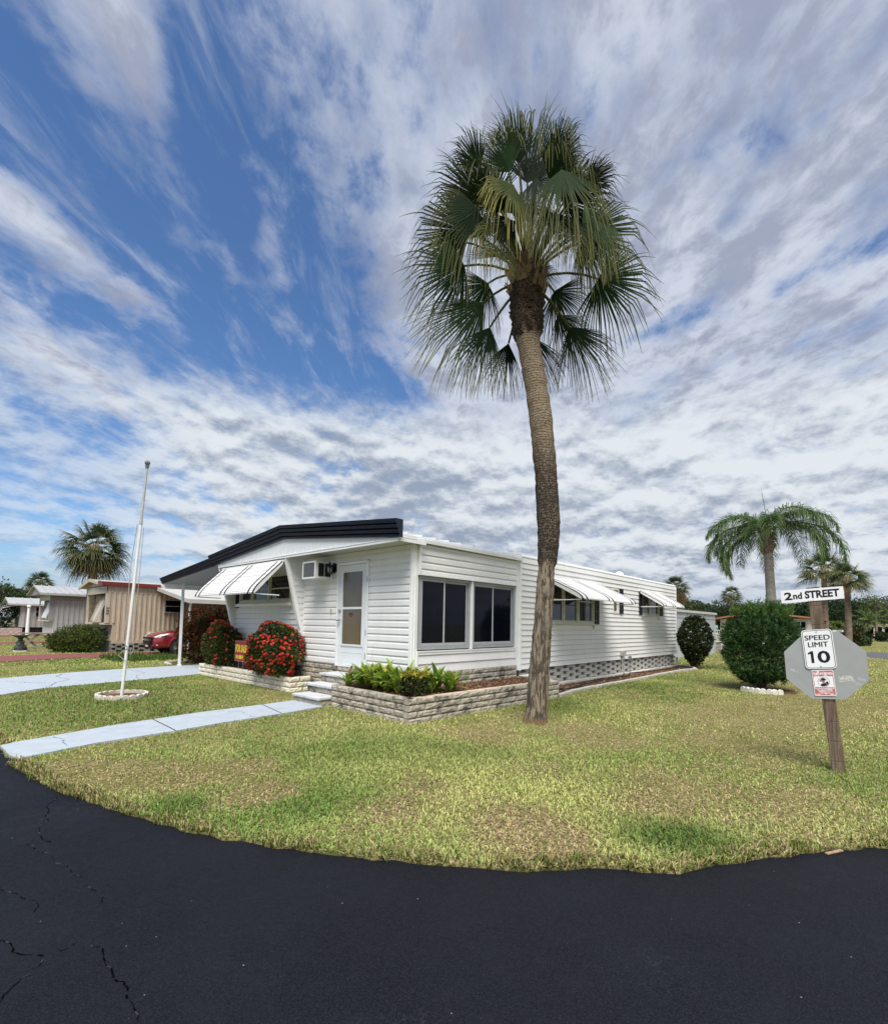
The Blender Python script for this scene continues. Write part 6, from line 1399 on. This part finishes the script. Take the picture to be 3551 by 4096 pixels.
mb = MB(); mb.hexa([(7.85,22.4,2.30),(20,22.4,2.30),(20,YN-.13,2.92),(7.85,YN-.13,2.92),(7.85,22.4,2.36),(20,22.4,2.36),(20,YN-.13,2.99),(7.85,YN-.13,2.99)]); mb.hexa([(7.80,22.35,2.22),(7.848,22.35,2.22),(7.848,YN-.13,2.84),(7.80,YN-.13,2.84),(7.80,22.35,2.38),(7.848,22.35,2.38),(7.848,YN-.13,3.0),(7.80,YN-.13,3.0)]); mb.box(7.85, 22.33, 2.20, 20, 22.395, 2.37); mb.build('carport_roof', mat('carport_pale', (.46,.45,.42), .55, .08, 3), th)
for i in range(5): mb = MB(); x = 8.0+i*2.6; mb.tube([(x,22.40,2.30),(x,22.42,2.24),(x,22.55,2.10),(x,22.55,.0)] if i == 0 else [(x,22.5,2.3),(x,22.5,0)], .045, 10); mb.build('carport_post', TRIM, th)
mb = MB(); mb.tube([(7.65,YN-.03,.80),(7.65,YN-.14,.80)], .11, 14); mb.build('meter', mat('meter_pale', (.50,.46,.38), .5), th)
# grey home
gh = thing('mobile_home', 'grey mobile home with ribbed white metal roof left of the tan home', 'mobile home', (6.5, 44.5, 0))
YN, YF, XF, XL = 42.5, 46.3, 6.35, 6.62
mb = MB(); corrug(mb, (XL,YN), (21,YN), .30, 2.66, .28, .045); mb.quad((XL,YF,.3),(21,YF,.3),(21,YF,3),(XL,YF,3)); mb.build('side_wall', GRY, gh)
mb = MB(); mb.box(XF, YN-.02, 1.29, XL, YN+.02, 2.70); mb.box(XF, YN-.015, 2.66, 21, YN+.02, 3.02); mb.build('upper_band', GRYD, gh)
mb = MB(); mb.box(XF, YN, 2.66, XF+.06, YF, 3.15); mb.box(XF-.03, YN, 1.24, XL, YF, 1.30); mb.box(XF, YN, 1.30, XF+.06, YN+.12, 2.66); mb.box(XF, YF-.12, 1.3, XF+.06, YF, 2.66); mb.box(XL, YN+.02, .3, XL+.05, YF, 1.24); mb.build('end_wall', mat('grey_pale', (.56,.54,.51), .6, .06, 3), gh)
mb = MB(); mb.box(XF+.33, YN+.1, 1.3, XF+.40, YF-.1, 2.66); mb.build('bay_wall', GRYD, gh)
mb = MB(); pr = curve_prof(.0, 2.55, .36, 1.55, .22)
for (o0,z0),(o1,z1) in zip(pr, pr[1:]): mb.hexa([(XF+.33-o0,43.2,z0),(XF+.33-o1,43.2,z1),(XF+.33-o1,45.0,z1),(XF+.33-o0,45.0,z0),(XF+.35-o0,43.2,z0+.015),(XF+.35-o1,43.2,z1+.015),(XF+.35-o1,45.0,z1+.015),(XF+.35-o0,45.0,z0+.015)])
mb.build('end_awning', AWN, gh)
mb = MB(); mb.box(XL, YN, -.05, 21, YN+.1, .30); mb.build('skirt', DGREY, gh)
RIB = mat('ribbed_roof', (.38,.39,.395), .45, .06, 2)
def ribroof(parent, x0, x1, y0, y1, zr, ze, pitch=.42, over=.35):
    ym = (y0+y1)/2; mb = MB(); ya, yb = y0-over, y1+over
    for a, b_ in ((ya, ym), (yb, ym)): mb.hexa([(x0,a,ze-.05),(x1,a,ze-.05),(x1,b_,zr-.05),(x0,b_,zr-.05),(x0,a,ze),(x1,a,ze),(x1,b_,zr),(x0,b_,zr)])
    x = x0
    while x < x1: mb.hexa([(x,ya-.01,ze),(x+.06,ya-.01,ze),(x+.06,ym,zr),(x,ym,zr),(x,ya-.01,ze+.05),(x+.06,ya-.01,ze+.05),(x+.06,ym,zr+.05),(x,ym,zr+.05)]); x += pitch
    mb.box(x0, ya-.04, ze-.12, x1, ya-.005, ze+.02)
    return mb.build('roof', RIB, parent)
ribroof(gh, 5.75, 21, YN, YF+.8, 3.72, 3.10, .40, .45)
mb = MB(); mb.poly([(5.9,YN-.35,3.05),(5.9,YF+1.1,3.05),(5.9,(YN+YF)/2+.4,3.62)]); mb.build('gable', GRYD, gh)
# far pinkish home
ph = thing('mobile_home', 'small far pinkish mobile home with a patchy metal roof at the left', 'mobile home', (7.2, 59, 0))
YN, YF, XF = 57.0, 61.0, 6.62
PNK = mat('pinkish_siding', (.40,.375,.36), .6, .06, 3)
mb = MB(); corrug(mb, (XF,YN), (21,YN), .62, 2.52, .36, .06); corrug(mb, (XF,YN), (XF,YF), .62, 2.52, .16, .03, (-1,0)); mb.quad((XF,YF,.6),(21,YF,.6),(21,YF,2.6),(XF,YF,2.6)); mb.build('wall', PNK, ph)
mb = MB(); mb.box(XF+.04, YN+.05, 0, 21, YN+.2, .62); mb.build('skirt', DARK, ph)
ribroof(ph, 5.75, 21, YN, YF, 3.22, 2.62, .55, .35)
mb = MB(); mb.poly([(5.95,YN-.2,2.60),(5.95,YF+.2,2.60),(5.95,(YN+YF)/2,3.14)]); mb.build('gable', mat('gable_grey', (.25,.235,.22), .7), ph)
w_ = wm((0,YN-.03,0), 7.46, 8.0, 1.50, 2.45, ph); mb = MB(); mb.box(7.5, YN-.045, 1.54, 7.96, YN-.035, 2.40); mb.build('pane', SCREEN, w_)
mb = MB(); mb.box(XF-.03, YN+.2, 1.5, XF-.012, YN+1.4, 2.5); mb.build('end_window', SCREEN, ph)
mb = MB(); pr = curve_prof(.0, 2.55, 1.5, 2.15, .2)
for (o0,z0),(o1,z1) in zip(pr, pr[1:]): mb.hexa([(XF-o0,57.1,z0),(XF-o1,57.1,z1),(XF-o1,59.6,z1),(XF-o0,59.6,z0),(XF-o0,57.1,z0+.03),(XF-o1,57.1,z1+.03),(XF-o1,59.6,z1+.03),(XF-o0,59.6,z0+.03)])
mb.build('door_awning', AWN, ph)
lp_ = thing('lamp_post', 'white lamp post with a small globe before the far pinkish home', 'lamp post', (7.05, 56.3, 0))
mb = MB(); mb.tube([(7.05,56.3,-.02),(7.05,56.3,2.3)], [.14,.09], 12); mb.build('post', TRIM, lp_); mb = MB(); mb.ball((7.05,56.3,2.42), .15, 8); mb.build('globe', mat('globe_white', (.75,.74,.70), .3, .03, 4), lp_)
pw = thing('block_wall', 'low pinkish block wall in front of the far home at the left edge', 'wall', (5.3, 55.6, 0))
mb = MB(); block_wall(mb, (3.9,55.6), (6.6,55.3), (0,-1), -.02, 5, .12, .4, .2, 0, 81, (2,2)); mb.build('wall_blocks', mat('pink_block', (.46,.38,.34), .9, .15, 7, .6, 40), pw)
fb = thing('flowering_shrub', 'pale flowering shrub at the left edge beside the far home', 'shrub', (5.4, 58.0, 0))
lv = Leaves(); shrub_leaves(lv, (5.3,58.2,1.35), (1.25,1.2,1.15), 2600, .20, .11, [(.03,.055,.025),(.05,.085,.04),(.02,.035,.018)], 82, lump=.3); lv.build('foliage', LEAF, fb)
lv = Leaves(); shrub_leaves(lv, (5.3,58.2,1.40), (1.30,1.25,1.22), 900, .13, .12, [(.60,.62,.62),(.5,.53,.55)], 83, lump=.3); lv.build('flowers', PETAL, fb); stems('stems', (5.3,58.2,0), [(5.3+rnd.uniform(-.7,.7),58.2+rnd.uniform(-.7,.7),1.4) for _ in range(7)], .04, BARK, fb)
# spreading dark shrub by the tan home, bird bath, picnic table -------------------
rs = thing('spreading_shrub', 'wide low dark green shrub in front of the tan home', 'shrub', (5.35, 27.3, 0))
lv = Leaves(); 
for i, (dx, dy, dz, r_) in enumerate(((-.55,.9,.45,.62),(-.1,.35,.66,.80),(.15,-.25,.60,.75),(-.3,.1,.52,.8),(.25,.5,.62,.7),(-.5,.4,.40,.6),(.05,-.55,.45,.55))):
    shrub_leaves(lv, (5.30+dx,27.25+dy,dz), (r_,r_,r_*.72), 2400, .11, .030, [(.055,.09,.02),(.095,.13,.03),(.028,.046,.013),(.15,.18,.045)], 840+i, lump=.22, tuft=5, up=.8)
lv.build('foliage', LEAF, rs); stems('stems', (5.3,27.3,0), [(5.3+rnd.uniform(-.7,.7),27.3+rnd.uniform(-.9,.9),.6) for _ in range(10)], .03, BARK, rs)
bb = thing('bird_bath', 'dark bird bath on a sculpted figure pedestal on the neighbour lawn', 'bird bath', (3.394, 28.69, 0))
VER = mat('bird_bath_stone', (.055,.07,.07), .8, .5, 14, .6, 30)
mb = MB(); mb.lathe([(.02,.62),(.10,.60),(.20,.64),(.31,.705),(.30,.72),(.22,.68),(.0001,.66)], (3.394,28.69,0), 22); mb.build('basin', VER, bb)
mb = MB(); mb.lathe([(.16,.04),(.20,.08),(.15,.16),(.19,.24),(.13,.32),(.10,.38),(.12,.44),(.075,.50),(.09,.58),(.14,.62)], (3.394,28.69,0), 16)
for dx, dy, z, r_ in ((-.13,-.05,.16,.09),(.12,-.06,.20,.10),(-.05,-.12,.30,.08),(.07,-.10,.42,.07),(-.09,.02,.38,.065),(.16,.02,.10,.09),(-.02,-.10,.52,.06)): mb.ball((3.394+dx,28.69+dy,z), r_, 6)
mb.build('pedestal', VER, bb); mb = MB(); mb.box(3.20, 28.5, -.02, 3.60, 28.88, .045); mb.build('foot_slab', mat('white_stone', (.66,.64,.58)), bb, .01)
tb = thing('picnic_table', 'grey wooden picnic table with crossed legs beside the bird bath', 'table', (4.5, 31.6, 0))
GW = mat('grey_wood', (.26,.235,.205), .9, .3, 5, .5, 30, stretch=(1,6,6))
mb = MB()
for i in range(4): mb.box(3.75, 31.2+i*.20, .70, 5.55, 31.385+i*.20, .745)
mb.build('table_top', GW, tb)
for x in (4.05, 5.0):
    mb = MB(); mb.bar((x-.35,31.25,-.02), (x+.30,31.3,.70), .05, .10); mb.bar((x+.35,31.36,-.02), (x-.30,31.38,.70), .05, .10); mb.build('crossed_legs', GW, tb)
mb = MB(); mb.bar((3.8,31.15,.05), (5.7,31.15,.08), .05, .09); mb.bar((4.3,31.1,.02), (5.6,30.9,.04), .05, .08); mb.build('stretcher', GW, tb)
# red car nose under the tan home's carport --------------------------------------
car = thing('parked_car', 'dark red SUV parked nose out under the tan carport behind the white post', 'car', (9.1, 24.0, 0))
CR_ = mat('car_red', (.20,.010,.018), .25, .08, 2, spec=.6, coat=1.0); CBLK = mat('car_black', (.012,.012,.013), .4, .2, 9); CHR = mat('chrome', (.62,.62,.63), .12, .05, 4, metal=1.0); LENS = mat('headlight_lens', (.62,.62,.58), .08, .12, 10, spec=.7); TYRE = mat('tyre', (.018,.018,.019), .9, .3, 20)
X0 = 6.93; YC_ = 24.02
secs = [(0.0,.60,.30,.62,.74),(.08,.78,.25,.76,.86),(.30,.88,.24,.84,.94),(.75,.92,.22,.93,1.02),(1.25,.93,.22,.97,1.08),(1.55,.93,.22,.98,1.12),(3.9,.92,.22,1.0,1.14),(4.5,.86,.28,.95,1.12),(4.70,.74,.34,.80,1.02)]
mb = MB(); rows = []
for dx, hw, zb_, zs_, zt_ in secs:
    x = X0+dx; row = [(x,YC_-hw*.80,zb_),(x,YC_-hw,zb_+.12),(x,YC_-hw,zs_-.12),(x,YC_-hw*.95,zs_),(x,YC_-hw*.66,zt_-.02),(x,YC_-hw*.3,zt_),(x,YC_+hw*.3,zt_),(x,YC_+hw*.66,zt_-.02),(x,YC_+hw*.95,zs_),(x,YC_+hw,zs_-.12),(x,YC_+hw,zb_+.12),(x,YC_+hw*.80,zb_)]
    rows.append(len(mb.v)); mb.v += row
k = 12
for a, b_ in zip(rows, rows[1:]):
    for j in range(k): j2 = (j+1) % k; mb.f.append((a+j, b_+j, b_+j2, a+j2)); mb.mi.append(0); mb.sm.append(True)
mb.f.append(tuple(rows[0]+j for j in range(k))); mb.f.append(tuple(rows[-1]+j for j in reversed(range(k)))); mb.mi += [0,0]; mb.sm += [False]*2
body = mb.build('body', CR_, car); sub = body.modifiers.new('smooth', 'SUBSURF'); sub.levels = sub.render_levels = 2
mb = MB(); cab = [(1.30,.80,1.08),(2.05,.70,1.62),(3.9,.68,1.66),(4.55,.72,1.12)]
P4 = lambda dx, hw, z: [(X0+dx,YC_-hw,z),(X0+dx,YC_+hw,z)]
pts = [P4(*c) for c in cab]
mb.hexa([pts[0][0],pts[3][0],pts[3][1],pts[0][1],pts[1][0],pts[2][0],pts[2][1],pts[1][1]]); mb.build('cabin', mat('car_window', (.012,.014,.016), .05, .2, 3, spec=.7), car, .06)
mb = MB(); mb.box(X0+2.0, YC_-.70, 1.63, X0+3.95, YC_+.70, 1.70); mb.build('roof', CR_, car, .05)
mb = MB()
for hw in (-.80,.80): mb.bar((X0+1.30,YC_+hw,1.06),(X0+2.05,YC_+hw*.88,1.64),.06,.06)
mb.build('pillar', CR_, car)
for wy in (YC_-.80, YC_+.80):
    for wx in (X0+.92, X0+3.75):
        s_ = -1 if wy < YC_ else 1; mb = MB(); mb.tube([(wx,wy-.11*s_,.355),(wx,wy+.13*s_,.355)], .355, 28); wh = mb.build('wheel', TYRE, car, .03)
        mb = MB(); mb.tube([(wx,wy+.10*s_,.355),(wx,wy+.137*s_,.355)], .235, 24)
        for q in range(5): a = q*2*math.pi/5; mb.bar((wx,wy+.14*s_,.355),(wx+.22*math.cos(a),wy+.14*s_,.355+.22*math.sin(a)),.05,.02)
        mb.build('rim', STEEL, wh)
        mb = MB(); n_ = 18; yy = wy+.145*s_
        for i in range(n_):
            a, b_ = math.pi*i/n_, math.pi*(i+1)/n_; mb.hexa([(wx+.38*math.cos(a),yy-.10*s_,.36+.38*math.sin(a)),(wx+.38*math.cos(b_),yy-.10*s_,.36+.38*math.sin(b_)),(wx+.44*math.cos(b_),yy-.10*s_,.36+.44*math.sin(b_)),(wx+.44*math.cos(a),yy-.10*s_,.36+.44*math.sin(a)),(wx+.38*math.cos(a),yy,.36+.38*math.sin(a)),(wx+.38*math.cos(b_),yy,.36+.38*math.sin(b_)),(wx+.45*math.cos(b_),yy-.02*s_,.36+.45*math.sin(b_)),(wx+.45*math.cos(a),yy-.02*s_,.36+.45*math.sin(a))])
        mb.build('wheel_arch', CR_, car)
for s_ in (-1, 1):
    mb = MB(); hl = [(.05,.56,.735),(.12,.70,.72),(.34,.90,.80),(.58,.925,.895),(.46,.88,.905),(.24,.74,.855)]
    mb.prism([(X0+dx-.015,YC_+s_*hw,z) for dx,hw,z in hl], (-.012,s_*.015,.012)); mb.build('headlight', LENS, car, .006)
    mb = MB(); mb.ball((X0+.14,YC_+s_*.72,.42), .055, 6); mb.build('fog_lamp', LENS, car)
mb = MB(); mb.box(X0-.045, YC_-.50, .655, X0+.06, YC_+.50, .735); mb.box(X0-.055, YC_-.46, .44, X0+.06, YC_+.46, .585); mb.build('grille', CBLK, car, .01)
mb = MB(); frame(mb, (X0-.03,0,0), UYP, NX, YC_-.52, YC_+.52, .64, .75, .016, 0, .025); frame(mb, (X0-.04,0,0), UYP, NX, YC_-.48, YC_+.48, .425, .60, .016, 0, .025); mb.tube([(X0-.06,YC_-.07,.62),(X0-.06,YC_+.07,.62)], .03, 8); mb.build('grille_trim', CHR, car)
mb = MB(); mb.box(X0-.03, YC_-.56, .25, X0+.2, YC_+.56, .345); mb.build('air_dam', CBLK, car, .02)
mb = MB(); mb.box(X0-.05, YC_-.15, .33, X0-.03, YC_+.15, .43); mb.build('number_plate', mat('plate_pale', (.62,.62,.60), .5), car)

# ------------------------------------------------------------------ far right: buildings and small things
gs = thing('flat_roof_building', 'pale grey flat roofed building behind the clipped round bush', 'building', (27, 8.2, 0))
GS = mat('pale_grey_panel', (.40,.43,.46), .7, .08, 2, dirt=((.33,.35,.37), .4, 1.2, .55))
mb = MB(); mb.box(21.5, 8.25, 0, 32.1, 12.5, 2.28); mb.build('wall', GS, gs)
mb = MB(); mb.box(21.4, 8.17, 2.28, 32.2, 12.6, 2.40); mb.build('roof_edge', mat('roof_edge_pale', (.48,.49,.49), .7, .1, 3), gs)
mb = MB(); mb.box(24.6, 8.21, .9, 25.6, 8.248, 1.95); mb.build('door_panel', mat('panel_blue_grey', (.36,.42,.47), .6), gs)
mb = MB()
for x in (23.9, 26.9, 29.9): mb.box(x, 8.235, 0, x+.05, 8.249, 2.28)
mb.box(21.5, 8.236, 1.98, 32.1, 8.2485, 2.01); mb.build('panel_joint', GRYD, gs)
og = thing('porch_house', 'low house with orange roof edge and white lattice porch between the two bushes', 'house', (34, 6.5, 0))
mb = MB(); pk = 6.3
for ya, za, yb, zb_ in ((9.35,2.0,pk,2.52),(pk,2.52,3.7,2.20)): mb.hexa([(33.3,ya,za-.09),(42,ya,za-.09),(42,yb,zb_-.09),(33.3,yb,zb_-.09),(33.3,ya,za),(42,ya,za),(42,yb,zb_),(33.3,yb,zb_)])
mb.build('roof', mat('orange_roof', (.36,.155,.085), .7, .12, 4), og)
mb = MB(); mb.box(33.6, 8.05, .0, 33.9, 8.35, 2.06); mb.box(34.0, 3.9, .0, 42, 7.6, 2.12); mb.build('wall', mat('cream_wall', (.62,.58,.50), .7, .06, 3), og)
mb = MB(); mb.box(36.0, 7.62, 0.05, 41.9, 9.1, 2.0); mb.build('porch_shade_block', DARK, og)  # solid near-black box; the open porch's shade is put into its colour
mb = MB(); block_wall(mb, (33.6,9.15), (33.6,3.9), (-1,0), -.02, 4, .16, .4, .2, 0, 91, (2,2)); mb.build('base_wall', mat('grey_base_block', (.34,.33,.29), .9, .15, 5, .5, 30), og)
LATT = mat('lattice_white', (.76,.76,.75), .5, .05, 5); mb = MB()
mb.box(33.56, 3.9, .63, 33.60, 9.15, .70); mb.box(33.56, 3.9, 1.15, 33.60, 9.15, 1.20); mb.box(33.56, 3.9, 1.34, 33.60, 9.15, 1.39)
y = 3.9
while y < 9.0:
    mb.bar((33.575,y,.70),(33.575,min(y+.45,9.15),1.15),.02,.035,0,(1,0,0)); mb.bar((33.59,min(y+.45,9.15),.70),(33.59,y,1.15),.02,.035,0,(1,0,0)); mb.box(33.57, y, 1.2, 33.59, y+.03, 1.34); y += .115
mb.build('porch_lattice', LATT, og)
mb = MB(); mb.box(33.98, 4.02, 1.2, 33.995, 4.46, 1.93); mb.build('window', SCREEN, og); mb = MB(); mb.box(33.97, 4.23, 1.2, 33.979, 4.26, 1.93); mb.box(33.97, 4.02, 1.55, 33.979, 4.46, 1.58); mb.build('window_bar', TRIM, og)
mb = MB(); mb.lathe([(.02,0),(.22,.04),(.30,.12)], (33.45,7.75,1.62), 16); mb.build('satellite_dish', TRIM, og)
tq_ = thing('small_building', 'small turquoise building with white roof right of the post', 'building', (55.5, 4.7, 0))
mb = MB(); mb.box(54.9, 4.15, 0, 60, 9.0, 1.86); mb.build('wall', mat('turquoise_paint', (.10,.42,.40), .6, .08, 3), tq_); mb = MB(); mb.hexa([(54.4,3.9,1.80),(60.4,3.9,1.80),(60.4,9.4,1.90),(54.4,9.4,1.90),(54.4,3.9,1.92),(60.4,3.9,1.92),(60.4,9.4,2.10),(54.4,9.4,2.10)]); mb.build('roof', TRIM, tq_)
s2 = thing('street_sign', 'tiny far white street name sign on a pole beside the octagon edge', 'sign', (44.9, 3.35, 0))
mb = MB(); mb.tube([(44.9,3.35,0),(44.9,3.35,1.36)], .03, 8); mb.build('pole', STEEL, s2); mb = MB(); mb.box(44.86, 3.05, 1.36, 44.88, 3.70, 1.50); mb.build('sign_plate', SW, s2); text('lettering', 'STREET', .10, INK, s2, (44.855,3.28,1.43), (0,-1,0), (0,0,1), 1, .003, .001)
for i, (x, y, r_, h, lb, pl) in enumerate(((60,3.25,.75,2.0,'tall green hedge shrub right of the fan palm trunk',OAK2),(63,2.75,.55,1.2,'dark rounded shrub near the small pale wall',OAK),(52,3.15,.55,1.5,'reddish shrub beside the fan palm trunk',[(.10,.05,.025),(.06,.06,.02),(.04,.05,.02)]),(90,1.9,.8,1.2,'small dark shrub standing alone on the far lawn',OAK))):
    b_ = thing('garden_shrub', lb, 'shrub', (x,y,0), 'shrubs on the far lawn'); lv = Leaves(); shrub_leaves(lv, (x,y,h*.52), (r_,r_,h*.52), 1500, .24, .13, pl, 900+i, lump=.35); lv.build('foliage', LEAF, b_); stems('stems', (x,y,0), [(x+rnd.uniform(-.3,.3)*r_,y+rnd.uniform(-.3,.3)*r_,h*.6) for _ in range(4)], .05, BARK, b_)
fw_ = thing('low_wall', 'short pale and purple wall on the far lawn behind the fan palm', 'wall', (64, 3.4, 0)); mb = MB(); mb.box(63.9, 3.3, 0, 64.1, 4.5, .62); mb.build('pale_wall', mat('pale_blue_wall', (.55,.58,.62), .7), fw_); mb = MB(); mb.box(63.9, 2.75, 0, 64.1, 3.298, .60); mb.build('purple_panel', mat('purple_panel', (.17,.13,.22), .7), fw_)
hb = thing('far_house', 'far low house with pale columns and open dark carport at the right edge', 'house', (120, 4, 0))
mb = MB(); mb.box(118, -1, 2.2, 128, 6.6, 2.75); mb.build('roof', mat('far_roof', (.42,.35,.29), .8, .1, 2), hb)
mb = MB(); mb.box(119, -1, 0, 119.4, 0.6, 2.2); mb.box(121, -1, 0, 128, 6.5, 2.2, 1); mb.build('wall', [mat('far_wall_pale', (.62,.55,.48), .7), DARK], hb)  # near-black block behind the columns paints the shade inside the carport
for y in (.9, 2.1, 3.3, 4.7, 6.0): mb = MB(); mb.box(118.2, y, 0, 118.55, y+.32, 2.2); mb.build('column', mat('far_column', (.68,.64,.58), .7), hb)
c2 = thing('parked_car', 'distant red car inside the dark carport at the right edge', 'car', (119, 4.0, 0)); mb = MB(); secs = [(0,.7,.3,.75),(.3,.85,.25,.95),(1.3,.88,.25,1.02),(2.0,.75,.25,1.42),(3.4,.75,.25,1.42),(4.3,.8,.3,.95)]; rows = []
for dx, hw, zb_, zt_ in secs: rows.append(len(mb.v)); mb.v += [(118.7+dx,3.4-hw,zb_),(118.7+dx,3.4-hw,zt_*.7),(118.7+dx,3.4-hw*.8,zt_),(118.7+dx,3.4+hw*.8,zt_),(118.7+dx,3.4+hw,zt_*.7),(118.7+dx,3.4+hw,zb_)]
for a, b_ in zip(rows, rows[1:]):
    for j in range(6): mb.f.append((a+j,b_+j,b_+(j+1)%6,a+(j+1)%6)); mb.mi.append(0); mb.sm.append(True)
mb.f.append(tuple(rows[0]+j for j in range(6))); mb.mi.append(0); mb.sm.append(False); mb.build('body', CR_, c2)
